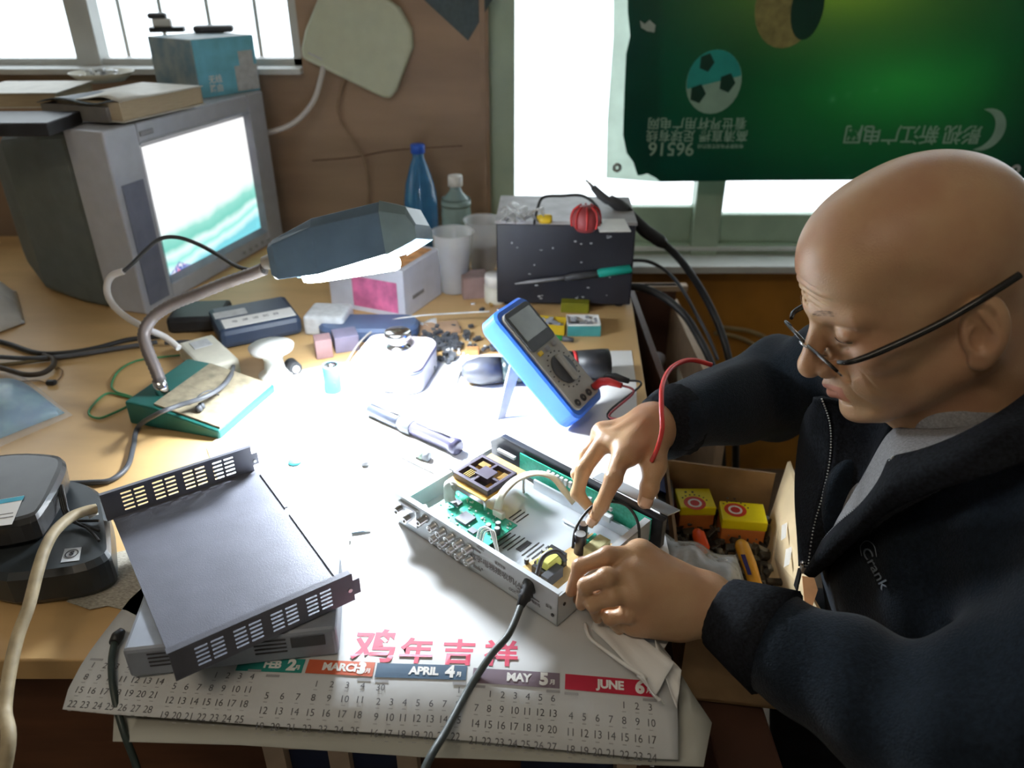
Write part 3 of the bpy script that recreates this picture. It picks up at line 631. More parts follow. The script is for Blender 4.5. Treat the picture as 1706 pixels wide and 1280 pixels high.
# front face: teal handled iron resting against the box
y1 = A.y - 0.013
t = thing('soldering_iron', 'soldering iron with teal grip lying against the station front', 'soldering iron', loc=rodpl(960, 462, y1))
MB().rings([rodpl(1052, 447, y1), rodpl(1050, 448, y1), rodpl(1000, 455, y1), rodpl(996, 456, y1)], [0.006, 0.0085, 0.0085, 0.007], 14).build('grip', mat('teal_rubber', sRGB(30, 165, 150), 0.4), t)
MB().rings([rodpl(997, 456, y1), rodpl(955, 461, y1), rodpl(945, 463, y1), rodpl(940, 463, y1)], [0.007, 0.007, 0.006, 0.004], 12).build('barrel', m_dgrey, t)
MB().rings([rodpl(941, 463, y1), rodpl(880, 470, y1), rodpl(858, 473, y1)], [0.0035, 0.003, 0.001], 10).build('tip', m_grey, t)
# hot-air wand and hoses to the right
ys = A.y + 0.07
def wp(px, py, y=ys): return rodpl(px, py, y)
t = thing('hot_air_wand', 'black hot air wand leaning up past the window corner', 'hot air wand', loc=wp(1100, 390))
MB().rings([wp(976, 300), wp(984, 308), wp(988, 313)], [0.002, 0.003, 0.004], 10).build('nozzle', m_steel, t)
MB().rings([wp(988, 312), wp(1000, 325), wp(1012, 334), wp(1016, 333), wp(1030, 342), wp(1044, 350)], [0.006, 0.008, 0.008, 0.010, 0.012, 0.010], 14).build('barrel', m_dgrey, t)
MB().rings([wp(1042, 349), wp(1052, 362), wp(1075, 385), wp(1100, 402), wp(1108, 408)], [0.010, 0.0115, 0.013, 0.013, 0.009], 14).build('handle', m_blk, t)
cable('air_hose', 'black hose falling from the hot air wand handle behind the sleeve', [wp(1106, 406), wp(1135, 435), wp(1165, 478, ys), wp(1190, 525, ys - 0.02), wp(1207, 570, ys - 0.06), wp(1218, 620, ys - 0.10), wp(1225, 690, ys - 0.14), V((0.47, 1.28, 0.30)), V((0.50, 1.24, 0.012)), V((0.62, 1.25, 0.012))], 0.0075, m_bc, 10, cat='hose')
cable('station_power_cord', 'thick black cord leaving the right side of the soldering station', [wp(1046, 478, A.y + 0.04), wp(1070, 480, A.y + 0.04), wp(1105, 495, A.y + 0.03), wp(1140, 525, A.y - 0.0), wp(1168, 570, A.y - 0.03), wp(1190, 620, A.y - 0.08), wp(1200, 690, A.y - 0.12), V((0.44, 1.26, 0.30)), V((0.46, 1.18, 0.010)), V((0.60, 1.12, 0.010))], 0.0075, m_bc, 10, cat='cord')
cable('thin_station_wire', 'thin grey-black wire looping right of the soldering station', [wp(1050, 434), wp(1080, 436), wp(1110, 452), wp(1135, 480), wp(1158, 520, ys - 0.02), wp(1180, 560, ys - 0.05), wp(1196, 600, ys - 0.08)], 0.0035, m_dgrey, 8, cat='wire')

# ================================================================== small boxes in front of the station
def tinybox(name, label, a, bb, w, h, m, inner=None):
    A = onT(*a); Bq = onT(*bb); F = frame(A, Bq - A); L_ = (Bq - A).length
    t = thing(name, label, 'box', F=F); b = MB(F); e = 0.0015
    b.box((L_ / 2, w / 2, e / 2), (L_, w, e)); b.box((L_ / 2, e / 2, h / 2), (L_, e, h)); b.box((L_ / 2, w - e / 2, h / 2), (L_, e, h)); b.box((e / 2, w / 2, h / 2), (e, w, h)); b.box((L_ - e / 2, w / 2, h / 2), (e, w, h))
    b.build('tray', m, t)
    if inner:
        random.seed(len(label)); b = MB(F)
        for k in range(38):
            s_ = random.uniform(0.003, 0.006)
            b.box((random.uniform(0.006, L_ - 0.006), random.uniform(0.006, w - 0.006), random.uniform(0.004, h)), (s_ * 1.6, s_, s_))
        o = b.build('tiny_components', inner, t); o['kind'] = 'stuff'
    return t, F, L_
m_ybox = mat('yellow_card', sRGB(190, 160, 30), 0.6, var=0.08); m_oliv = mat('olive_card', sRGB(120, 120, 20), 0.6, var=0.08)
tinybox('yellow_tray', 'little open yellow box of parts, just behind the multimeter', (889, 556), (940, 560), 0.04, 0.020, m_ybox, m_grey)
t, F, L_ = tinybox('teal_tray', 'little open white and teal box of parts right of the yellow one', (945, 561), (1000, 561), 0.045, 0.024, m_white, m_grey)
MB(F).box((L_ / 2, -0.0005, 0.011), (L_, 0.001, 0.020)).build('teal_band', mat('teal_band', sRGB(70, 150, 150), 0.5), t)
carton('olive_carton', 'small olive yellow carton lying against the station foot', 'box', onT(934, 521), onT(981, 523), 0.025, 0.020, m_oliv)
t = thing('green_pen', 'bright green pen lying below the yellow and teal boxes', 'pen', loc=onT(925, 570)); p0, p1 = onT(893, 562) + V((0, 0, .006)), onT(955, 572) + V((0, 0, .006))
MB().cyl(p0, p0.lerp(p1, 0.72), 0.005, n=10).build('barrel', mat('green_plastic', sRGB(60, 150, 80), 0.4), t)
MB().cyl(p0.lerp(p1, 0.72), p1, 0.0055, 0.004, n=10).build('cap', m_dgrey, t)
c = onT(868, 534); t = thing('trimmer_ring', 'tiny steel ring shaped part behind the top of the multimeter', 'ring', loc=c)
MB().rings([c + V((0.014 * math.cos(a), -0.003 * math.sin(a), 0.014 + 0.014 * math.sin(a))) for a in [2 * PI * k / 20 for k in range(21)]], [0.003] * 21, 8).build('ring', m_chrome, t)
MB().rbox(tuple(c + V((-0.002, 0, 0.012))), (0.012, 0.012, 0.012), 0.003).build('core', m_blue, t)
# ================================================================== PAPERS on the desk
def polysheet(b, pts, z0, th=0.0006, fn=None, step=0.02):
    """sheet cut to a polygon (world x,y), optionally lifted by fn(x,y)->z"""
    bm = bmesh.new(); vs_ = [bm.verts.new((p[0], p[1], 0)) for p in pts]; bm.faces.new(vs_)
    xs = [p[0] for p in pts]; ys = [p[1] for p in pts]
    if fn:
        for ax, lo, hi in ((0, min(xs), max(xs)), (1, min(ys), max(ys))):
            k = lo + step
            while k < hi:
                no = V((1, 0, 0)) if ax == 0 else V((0, 1, 0))
                bmesh.ops.bisect_plane(bm, geom=bm.verts[:] + bm.edges[:] + bm.faces[:], plane_co=no * k, plane_no=no); k += step
    bmesh.ops.triangulate(bm, faces=bm.faces[:]); bm.faces.ensure_lookup_table()
    bm.normal_update()
    if bm.faces[0].normal.z < 0: bmesh.ops.reverse_faces(bm, faces=bm.faces[:])
    for v in bm.verts: v.co.z = fn(v.co.x, v.co.y) if fn else z0
    e = bmesh.ops.extrude_face_region(bm, geom=bm.faces[:])
    for v in e['geom']:
        if isinstance(v, bmesh.types.BMVert): v.co.z += th
    b.bm(bm, None, bool(fn)); return b
def TP(l, z=TZ): return [(T(x, y, z).x, T(x, y, z).y) for x, y in l]
m_pw2 = mat('worn_white_paper', sRGB(214, 214, 212), 0.8, var=0.04, scale=18, bump=0.15, bscale=25)
m_news = mat('printed_newspaper', sRGB(176, 170, 155), 0.85, var=0.22, scale=260, stretch=(1, 3, 1))
lw = thing('white_sheet', 'large worn white paper sheet covering the middle of the desk under the lamp', 'paper', loc=T(740, 760))
polysheet(MB(), TP([(345, 748), (392, 700), (432, 646), (470, 625), (560, 606), (700, 596), (900, 588), (1052, 585), (1060, 640), (1062, 720), (1085, 800), (1105, 880), (1132, 1000), (1120, 1060), (1100, 1092), (600, 1085), (420, 1040), (400, 900)]), TZ + 0.0006).build('sheet', m_pw2, lw)
b = MB(); random.seed(8); FT = frame(T(720, 668, TZ + 0.0014), (1, 0.1, 0))
b.text('恭贺新禧', 0.020, FT @ Matrix.Translation((0.055, 0, 0)), 0.0001); b.text('万事如意', 0.020, FT @ Matrix.Translation((0.075, 0.050, 0)), 0.0001)
b.build('yellow_printing', mat('faded_yellow_print', sRGB(238, 196, 120), 0.8), lw)
o = polysheet(MB(), TP([(112, 1005), (150, 960), (185, 925), (300, 900), (420, 950), (420, 1060), (250, 1040), (212, 1020), (180, 1012), (150, 1018)]), TZ + 0.0016).build('newspaper_scrap', m_news); tag(o, 'torn newspaper scrap poking out left of the dark receiver cover', 'newspaper')
# ---- calendar: lies flat, bends down over the front edge of the desk
CB = 0.537
def cz(x, y, lift=0.0022):
    t = max(0.0, CB - y); return TZ + lift + 0.0015 * math.sin(7 * x + 2) * (1 if t > 0 else 0.0) - 3.2 * t * t
def CT(px, py, lift=0.0022):
    """the point of the calendar's surface seen at this pixel"""
    z = TZ + lift
    for _ in range(12):
        p = T(px, py, z); z = cz(p.x, p.y, lift)
    return T(px, py, z)
def CTP(l): return [tuple(CT(*p)[:2]) for p in l]
cal = thing('calendar', 'six month wall calendar sheet with coloured month bars drooping over the desk front', 'calendar', loc=CT(620, 1150))
out = [(104, 1182), (113, 1150), (135, 1108), (170, 1058), (215, 1000), (290, 930), (420, 880), (585, 860), (750, 850), (960, 960), (1000, 1000), (990, 1035), (1040, 1048), (1090, 1062), (1118, 1095), (1128, 1150), (1130, 1266), (1060, 1262), (940, 1250), (800, 1236), (640, 1222), (480, 1212), (300, 1198), (180, 1190)]
polysheet(MB(), CTP(out), 0, 0.0004, lambda x, y: cz(x, y, 0.0018)).build('sheet', mat('calendar_paper', sRGB(198, 200, 200), 0.6, var=0.03, scale=14, bump=0.2, bscale=22), cal)
bk2 = [(190, 1192), (400, 1196), (700, 1215), (950, 1240), (1128, 1255), (1132, 1120), (1150, 1150), (1186, 1205), (1172, 1278), (1000, 1273), (700, 1262), (400, 1242), (188, 1236)]
def cz2(x, y): return cz(x, y, 0.0008 - 0.012 * min(1.0, max(0.0, (CB - y) / 0.03)))
def CT2(px, py):
    z = TZ
    for _ in range(14):
        p = T(px, py, z); z = cz2(p.x, p.y)
    return (p.x, p.y)
o = polysheet(MB(), [CT2(*p) for p in bk2], 0, 0.0004, cz2).build('backing_sheet', mat('backing_paper', sRGB(178, 178, 168), 0.7, var=0.05, scale=10)); tag(o, 'blank pale paper sheet hanging below and right of the calendar', 'paper')
def calmap(bl, br, w_):   # local text frame laid on the calendar, local x from bl to br (pixels)
    A = CT(*bl); Bq = CT(*br); x = (Bq - A); x.z = 0; x.normalize(); y = V((-x.y, x.x, 0))
    def fn(p):             # p: local coords metres (x right, y up the sheet), z height
        q = V((A.x, A.y, 0)) + x * p.x + y * p.y; return V((q.x, q.y, cz(q.x, q.y) + 0.0003 + p.z))
    return fn, (V((Bq.x, Bq.y, 0)) - V((A.x, A.y, 0))).length
# month bars: bottom-left, bottom-right pixels, height px
hdr = [('FEB', '2', (392, 1118), (502, 1122), sRGB(40, 140, 130)), ('MARCH', '3', (508, 1122), (620, 1128), sRGB(196, 92, 58)), ('APRIL', '4', (624, 1129), (776, 1134), sRGB(52, 84, 110)), ('MAY', '5', (786, 1138), (932, 1148), sRGB(120, 104, 116)), ('JUNE', '6', (941, 1149), (1094, 1163), sRGB(186, 28, 58))]
hh_ = 0.0155
for nm, dg_, bl, br, c_ in hdr:
    fn, w_ = calmap(bl, br, 0)
    b = MB(); b.add([fn(V((w_ * u / 8, hh_ * v / 3, 0))) for v in range(4) for u in range(9)], [(j * 9 + i, j * 9 + i + 1, (j + 1) * 9 + i + 1, (j + 1) * 9 + i) for j in range(3) for i in range(8)])
    b.build('month_bar', mat('bar_print_' + nm.lower(), c_, 0.55, var=0.05), cal)
    b = MB()
    b.text(nm, 0.0115, Matrix.Translation((w_ * (0.53 if nm != 'JUNE' else 0.50), hh_ * 0.5, 0.0003)), 0, 0.0005, fn, spacing=0.95)
    b.text(dg_, 0.0165, Matrix.Translation((w_ * 0.82, hh_ * 0.5, 0.0003)), 0, 0.0009, fn); b.text('月', 0.0055, Matrix.Translation((w_ * 0.92, hh_ * 0.35, 0.0003)), 0, 0.0002, fn)
    b.build('month_name', m_white, cal)
# day numbers
import calendar as _c
mon = {'MARCH': ((440, 1132), (618, 1139), [['', '', '', '1', '2', '3', '4'], [str(i) for i in range(5, 12)], [str(i) for i in range(12, 19)], [str(i) for i in range(19, 26)]]),
       'APRIL': ((624, 1141), (776, 1146), [['30', '', '', '', '', '', '1'], [str(i) for i in range(2, 9)], [str(i) for i in range(9, 16)], [str(i) for i in range(16, 23)]]),
       'MAY': ((786, 1150), (932, 1160), [['', '1', '2', '3', '4', '5', '6'], [str(i) for i in range(7, 14)], [str(i) for i in range(14, 21)], [str(i) for i in range(21, 28)]]),
       'JUNE': ((941, 1162), (1094, 1175), [['', '', '', '', '1', '2', '3'], [str(i) for i in range(4, 11)], [str(i) for i in range(11, 18)], [str(i) for i in range(18, 25)]]),
       'FEB': ((292, 1118), (432, 1124), [['', '', '', '1', '2', '3', '4'], [str(i) for i in range(5, 12)], [str(i) for i in range(12, 19)], [str(i) for i in range(19, 26)]]),
       'JAN': ((148, 1104), (288, 1112), [['1', '2', '3', '4', '5', '6', '7'], [str(i) for i in range(8, 15)], [str(i) for i in range(15, 22)], [str(i) for i in range(22, 29)]])}
b = MB(); b2 = MB()
for nm, (bl, br, rows) in mon.items():
    fn, w_ = calmap(bl, br, 0)
    for j, row in enumerate(rows):
        for i, s_ in enumerate(row):
            if not s_: continue
            x = w_ * (i + 0.5) / 7; y = -0.0030 - 0.0130 * j
            b.text(s_, 0.0088, Matrix.Translation((x, y, 0)), 0, 0.0, fn)
            b2.add([fn(V((x + dx, y + dy, 0))) for dx, dy in ((-0.0018, -0.0058), (0.0018, -0.0058), (0.0018, -0.0052), (-0.0018, -0.0052))], [(0, 1, 2, 3)])
    for k in (0, 6):
        x = w_ * (k + 0.5) / 7; b2.add([fn(V((x + dx, 0.0035 + dy, 0.0001))) for dx, dy in ((-0.0065, -0.0012), (0.0065, -0.0012), (0.0065, 0.0014), (-0.0065, 0.0014))], [(0, 1, 2, 3)])
b.build('day_numbers', mat('soft_black_print', (0.12, 0.12, 0.13), 0.7), cal); b2.build('small_marks', mat('pale_grey_print', (0.35, 0.35, 0.36), 0.7), cal)
fn, w_ = calmap((575, 1100), (840, 1108), 0); b = MB()
for k, ch in enumerate('鸡年吉祥'):
    b.text(ch, 0.045 if k == 0 else 0.034, Matrix.Translation((0.018 + w_ * (0.05 + 0.27 * k), 0.012 + (0.004 if k == 0 else 0), 0)), 0, 0.0009, fn)
b.build('red_greeting', mat('crimson_print', sRGB(205, 60, 90), 0.6, var=0.06), cal)
# torn, curled flap near the right end
t = thing('torn_paper_flap', 'torn curled white paper flap under the man\'s near hand', 'paper', loc=CT(1050, 1070))
def P3(px, py, z): return T(px, py, z)
b = MB()
def flap(c4, zs, amp, nu=10, nv=8):
    q = [T(x, y, TZ + z_) for (x, y), z_ in zip(c4, zs)]
    b.sheet(lambda u, v: q[0].lerp(q[1], u).lerp(q[3].lerp(q[2], u), v) + V((0, 0, amp * (math.sin(5 * u + 3 * v) * 0.5 + math.sin(11 * v + 2 * u) * 0.25))), nu, nv, 0.0002)
flap([(985, 1048), (1092, 1158), (1122, 1108), (1000, 1000)], [0.004, 0.010, 0.018, 0.006], 0.004)
flap([(1060, 1128), (1094, 1160), (1108, 1178), (1075, 1128)], [0.018, 0.026, 0.008, 0.022], 0.006)
flap([(1094, 1100), (1128, 1180), (1135, 1120), (1090, 1062)], [0.012, 0.006, 0.006, 0.010], 0.004)
b.build('flap', m_paper, t)
b = MB(); q = [T(x, y, TZ + z_) for x, y, z_ in [(975, 1040, .006), (982, 1062, .010), (1010, 1085, .012), (1045, 1110, .018), (1078, 1130, .020)]]
b.rings(spline(q, 5), [0.002] * (len(spline(q, 5)) - 1) + [0.0008], 7); b.build('curled_edge', m_white, t)

# ================================================================== DESK LAMP (tool lamp with flexible neck)
LB = [(212, 690), (366, 733), (428, 672), (300, 640)]
zt = TZ
A = T(217, 706); Bq = T(368, 733); F = frame(A, Bq - A); wL = (Bq - A).length
lp = thing('desk_lamp', 'flexible neck work lamp, lit, black head over the desk and teal wedge base', 'lamp', F=F)
dL = 0.145
b = MB(F)
side = [(0, 0.0), (wL, 0.0), (wL, 0.014), (wL * 0.30, 0.036), (0.0, 0.038)]
b.add([(x, 0, z) for x, z in side] + [(x, dL, z) for x, z in side], [(4, 3, 2, 1, 0), (5, 6, 7, 8, 9)] + [(i, (i + 1) % 5, 5 + (i + 1) % 5, 5 + i) for i in range(5)])
b.build('base', mat('dark_teal_paint', sRGB(28, 96, 88), 0.45, var=0.06), lp, bevel=0.003)
b = MB(F); zf = lambda x: 0.036 - (x - wL * 0.30) / (wL * 0.70) * 0.022
b.add([(wL * .30, 0.006, zf(wL * .30) + .0005), (wL * .985, 0.006, zf(wL * .985) + .0005), (wL * .985, dL - 0.006, zf(wL * .985) + .0005), (wL * .30, dL - 0.006, zf(wL * .30) + .0005)] + [(wL * .30, 0.006, zf(wL * .30) + .003), (wL * .985, 0.006, zf(wL * .985) + .003), (wL * .985, dL - 0.006, zf(wL * .985) + .003), (wL * .30, dL - 0.006, zf(wL * .30) + .003)],
      [(3, 2, 1, 0), (4, 5, 6, 7), (0, 1, 5, 4), (1, 2, 6, 5), (2, 3, 7, 6), (3, 0, 4, 7)])
b.build('top_plate', mat('worn_beige_plate', sRGB(140, 130, 108), 0.6, var=0.18, scale=60), lp)
b = MB(F)
for x, y in ((0.075, 0.03), (0.082, 0.022)): b.lathe([(0.001, 0.008), (0.004, 0.007), (0.0055, 0.0), (0.001, 0)], (wL * 0.6 + x * 0.2, y, zf(wL * .6) + 0.002), n=12)
b.tube([(wL * .60, .03, .034), (wL * .64, .045, .042), (wL * .67, .06, .040), (wL * .70, .07, .028)], 0.0012, 6, 4)
b.build('clamp_screws', m_dgrey, lp)
nk = [T(272, 655, TZ + 0.036)]
nk += [P(262, 622, 1.155), P(246, 585, 1.16), P(240, 555, 1.165), P(256, 528, 1.17), P(290, 506, 1.165), P(330, 490, 1.155), P(380, 470, 1.14), P(420, 456, 1.125), P(440, 448, 1.115)]
sp_ = spline(nk, 10)
b = MB(); b.rings(sp_, [0.0086 + (0.0010 if k % 2 else 0) for k in range(len(sp_))], 12)
b.build('flexible_neck', mat('grey_brown_neck', sRGB(128, 120, 118), 0.4, 0.3, var=0.06), lp)
MB().cyl(nk[0] + V((0, 0, -0.004)), nk[0] + V((-0.002, 0, 0.022)), 0.0105, 0.0095).build('neck_collar', m_chrome, lp)
# head: wedge with a pale diffuser edge; axis from left to right, lamp mouth facing down and a little to the camera
hA = P(462, 432, 1.11); hB = P(705, 392, 1.065)
hx = (hB - hA).normalized(); hup = V((-0.05, 0.36, 1.0)); FH = frame(hA, hx, (hup - hx * hup.dot(hx)))
HL = (hB - hA).length
mh = mat('slate_lamp_head', sRGB(84, 104, 122), 0.35, var=0.05)
b = MB(FH)
# cross-sections along x: (x, half width, z low, z high)
cs = [(0.0, 0.026, -0.022, 0.020), (0.012, 0.032, -0.030, 0.026), (HL * 0.35, 0.042, -0.032, 0.044), (HL * 0.80, 0.044, -0.020, 0.050), (HL * 0.96, 0.040, -0.008, 0.036), (HL, 0.038, -0.004, 0.012)]
def sect(w, lo, hi): return [(-w, lo), (w, lo), (w * 1.0, hi * 0.72), (w * 0.80, hi), (-w * 0.80, hi), (-w, hi * 0.72)]
vv = []; ff = []
for x, w, lo, hi in cs: vv += [(x, y, z) for y, z in sect(w, lo, hi)]
n = 6
for j in range(len(cs) - 1):
    for i in range(1, n): ff.append((j * n + i, j * n + (i + 1) % n, (j + 1) * n + (i + 1) % n, (j + 1) * n + i))
ff.append(tuple(reversed(range(n)))); ff.append(tuple((len(cs) - 1) * n + k for k in range(n)))
b.add(vv, ff); o = b.build('head_shell', mh, lp); o.modifiers.new('t', 'SOLIDIFY').thickness = 0.0022
bvm = o.modifiers.new('bevel', 'BEVEL'); bvm.width = 0.002; bvm.segments = 2; bvm.limit_method = 'ANGLE'
b = MB(FH)   # pale end cap
vv = []
for x, w, lo, hi in ((HL * 0.81, 0.0455, -0.0215, 0.0515), (HL * 0.965, 0.0415, -0.0095, 0.0375), (HL + 0.002, 0.0395, -0.0055, 0.0135)): vv += [(x, y, z) for y, z in sect(w, lo, hi)]
ff = [(j * n + i, j * n + (i + 1) % n, (j + 1) * n + (i + 1) % n, (j + 1) * n + i) for j in range(2) for i in range(1, n)] + [(12, 13, 14, 15, 16, 17)]
b.add(vv, ff); o = b.build('end_cap', mat('pale_lamp_cap', sRGB(120, 140, 146), 0.3), lp); o.modifiers.new('t', 'SOLIDIFY').thickness = 0.0015
b = MB(FH); b.rings([(-0.022, 0, -0.002), (-0.010, 0, -0.002), (-0.002, 0, -0.002), (0.004, 0, -0.004)], [0.009, 0.012, 0.022, 0.026], 16); b.build('neck_socket', mat('pale_collar', sRGB(165, 160, 152), 0.4), lp)
m_lens = mat('lit_lamp_lens', (0.9, 0.95, 1.0), 0.3, emis=(0.86, 0.93, 1.0), estr=110.0)
b = MB(FH); b.rbox((HL * 0.50, -0.004, -0.030), (HL * 0.60, 0.056, 0.022), 0.008); b.build('glowing_tube', m_lens, lp)
mo = FH @ V((HL * 0.50, 0.0, -0.044)); dn = -(FH.to_3x3() @ V((0, 0, 1)))
al = area('desk_lamp_light', mo, mo + dn, 0.13, 0.05, 9.0, (0.86, 0.93, 1.0)); al.rotation_euler = Matrix(((FH[0][0], -FH[0][1], FH[0][2]), (FH[1][0], -FH[1][1], FH[1][2]), (FH[2][0], -FH[2][1], FH[2][2]))).to_euler() if False else al.rotation_euler
al.data.spread = math.radians(128)
# lamp cables: pale sheathed flex running over the television front and black cord across the base
cable('lamp_flex', 'pale sheathed cable looping in front of the television down to the white adapter', [P(206, 452, 1.20), P(186, 460, 1.20), P(178, 480, 1.20), P(186, 505, 1.195), P(210, 528, 1.185), P(245, 548, 1.19), P(275, 562, 1.20), P(298, 580, 1.195)], 0.0052, m_wc, 10)
cable('black_flex', 'black wire running from the pale flex in an arc across the television screen', [P(206, 452, 1.20), P(222, 438, 1.20), P(248, 412, 1.20), P(270, 397, 1.20), P(298, 396, 1.20), P(330, 407, 1.20), P(362, 424, 1.18), P(400, 446, 1.14), P(440, 452, 1.11)], 0.0032, m_bc, 8)
cable('base_cord', 'grey-black cord sweeping over the lamp base and down to the black router', [T(275, 572, TZ + .010), T(320, 570, TZ + .012), T(362, 583, TZ + .012), T(388, 606, TZ + .016), T(378, 636, TZ + .040), T(345, 660, TZ + .046), T(300, 675, TZ + .048), T(262, 690, TZ + .047), T(230, 712, TZ + .005), T(222, 745, TZ + .004), T(212, 778, TZ + .004), T(185, 800, TZ + .004), T(150, 804, TZ + .004), T(105, 806, TZ + .004)], 0.0036, m_dgrey, 8, cat='cord')
t = thing('power_adapter', 'white oblong power adapter behind the lamp base', 'adapter', F=frame(T(300, 640), T(340, 668) - T(300, 640))); F = FR[t.name]
A = T(296, 600); Bq = T(338, 645); F = frame(A, Bq - A); t.matrix_world = F; FR[t.name] = F
MB(F).rbox(((Bq - A).length / 2, 0.035, 0.016), ((Bq - A).length, 0.06, 0.030), 0.005).build('case', m_cream, t)
MB(F).box((0.03, 0.035, 0.0315), (0.03, 0.03, 0.0008)).build('rating_label', m_label, t)
# dark adapters with white labels
A = T(378, 585, TZ); Bq = T(500, 560, TZ); F = frame(A, Bq - A); L_ = (Bq - A).length
t = thing('laptop_charger', 'large dark adapter brick with white label slips, below the lamp neck', 'adapter', F=F)
MB(F).rbox((L_ * 0.5, 0.06, 0.020), (L_ * 1.12, 0.12, 0.036), 0.010).build('case', mat('dark_slate_plastic', sRGB(52, 66, 88), 0.35), t)
MB(F).box((L_ * 0.52, 0.028, 0.0386), (L_ * 0.96, 0.040, 0.0008)).build('white_label', m_paper, t)
MB(F).box((L_ * 0.20, 0.072, 0.0387), (L_ * 0.44, 0.028, 0.0008)).build('grey_label', m_label, t)
b = MB(F)
for k in range(5): b.text('电源适配器'[k], 0.011, Matrix.Translation((L_ * (0.2 + 0.14 * k), 0.030, 0.0392)), 0.0002)
b.build('label_text', m_gink, t)
A = T(283, 560, TZ); F = frame(A, (1, 0.1, 0))
o = MB(F).rbox((0.045, 0.05, 0.016), (0.10, 0.09, 0.030), 0.008).build('black_adapter', m_blk, None, frame=F); tag(o, 'plain black adapter block between the television foot and the labelled brick', 'adapter')
# white funnel shaped pot
c = T(460, 628); t = thing('white_pot', 'small white funnel topped plastic pot in front of the labelled brick', 'pot', loc=c)
MB().lathe([(0.001, 0), (0.026, 0), (0.027, 0.006), (0.017, 0.012), (0.015, 0.030), (0.017, 0.040), (0.034, 0.050), (0.036, 0.056), (0.001, 0.056)], c).build('body', m_white, t)
c = T(492, 622); t = thing('small_wheel', 'little black roller with white hub by the white pot', 'wheel', loc=c)
MB().cyl(c + V((-0.010, 0.012, 0.011)), c + V((0.004, -0.006, 0.011)), 0.011, n=18).build('tyre', m_blk, t)
MB().cyl(c + V((0.004, -0.006, 0.011)), c + V((0.0055, -0.008, 0.011)), 0.006, n=16).build('hub', m_white, t)
# bluish grey cartons left of the speaker
carton('brown_small_box', 'small reddish brown box left of the white speaker', 'box', T(528, 600), T(556, 596), 0.03, 0.035, mat('dusty_red_card', sRGB(150, 120, 122), 0.7))
o = MB(frame(T(505, 560), (1, -0.1, 0))).rbox((0.04, 0.035, 0.02), (0.075, 0.07, 0.038), 0.006).build('grey_case', m_label); tag(o, 'pale grey plastic case between the labelled brick and the dark case', 'case')
# battery
c = T(556, 652); t = thing('battery', 'upright pale blue battery cell left of the white speaker', 'battery', loc=c)
MB().lathe([(0.001, 0), (0.0125, 0), (0.0135, 0.001), (0.0135, 0.045), (0.0125, 0.047), (0.001, 0.047)], c).build('sleeve', mat('sky_blue_sleeve', sRGB(70, 170, 205), 0.35), t)
MB().lathe([(0.001, 0.0495), (0.004, 0.0495), (0.0045, 0.047), (0.011, 0.0472)], c).build('terminal', m_chrome, t)
b = MB(); b.text('3.7', 0.010, Matrix.Translation(c + V((0.006, -0.0126, 0.018))) @ Matrix.Rotation(PI / 2, 4, 'X') @ Matrix.Rotation(PI / 2, 4, 'Z'), 0.0004); b.build('printed_text', m_ink, t)
# round edged white speaker with knob
A = T(583, 652); Bq = T(700, 663); F = frame(A, Bq - A); L_ = (Bq - A).length
t = thing('mini_speaker', 'white rounded box with a silver top knob in the bright lamp light', 'speaker', F=F)
MB(F).rprism((L_ / 2, 0.060, 0.020), (L_, 0.115, 0.036), 0.02, 0.002).build('body', mat('white_enamel', sRGB(205, 205, 215), 0.3), t)
MB(F).rprism((L_ / 2, 0.060, 0.044), (L_, 0.115, 0.010), 0.02, 0.003).build('lid', mat('white_lid', sRGB(215, 205, 212), 0.3), t)
MB(F).rprism((L_ / 2, 0.060, 0.0385), (L_ + 0.001, 0.116, 0.002), 0.02).build('seam', mat('slate_seam', sRGB(110, 120, 160), 0.4), t)
MB(F).lathe([(0.001, 0.030), (0.019, 0.030), (0.0215, 0.028), (0.0215, 0.018), (0.015, 0.016), (0.014, 0.006), (0.020, 0.004), (0.021, 0.0), (0.001, 0)], (L_ / 2 + 0.004, 0.07, 0.049)).build('knob', m_chrome, t)
MB(F).cyl((0.025, 0.0015, 0.024), (0.025, -0.001, 0.024), 0.002, n=10).build('led', m_grey, t)
MB(F).rbox((L_ * 0.55, 0.001, 0.012), (0.014, 0.003, 0.006), 0.001).build('usb_port', m_dgrey, t)
MB(F).rbox((L_ * 0.80, 0.001, 0.012), (0.008, 0.003, 0.005), 0.001).build('jack', m_dgrey, t)
cable('thin_white_wire', 'thin white wire making a large loop around the white speaker', [T(*p, TZ + h_) for *p, h_ in [(815, 519, .035), (760, 522, .03), (700, 526, .03), (650, 535, .025), (610, 560, .02), (585, 592, .012), (572, 625, .004), (577, 660, .003), (598, 700, .003), (630, 732, .003), (668, 760, .003), (722, 787, .003)]], 0.0017, mat('pale_wire', sRGB(190, 188, 182), 0.4), 8, cat='wire')
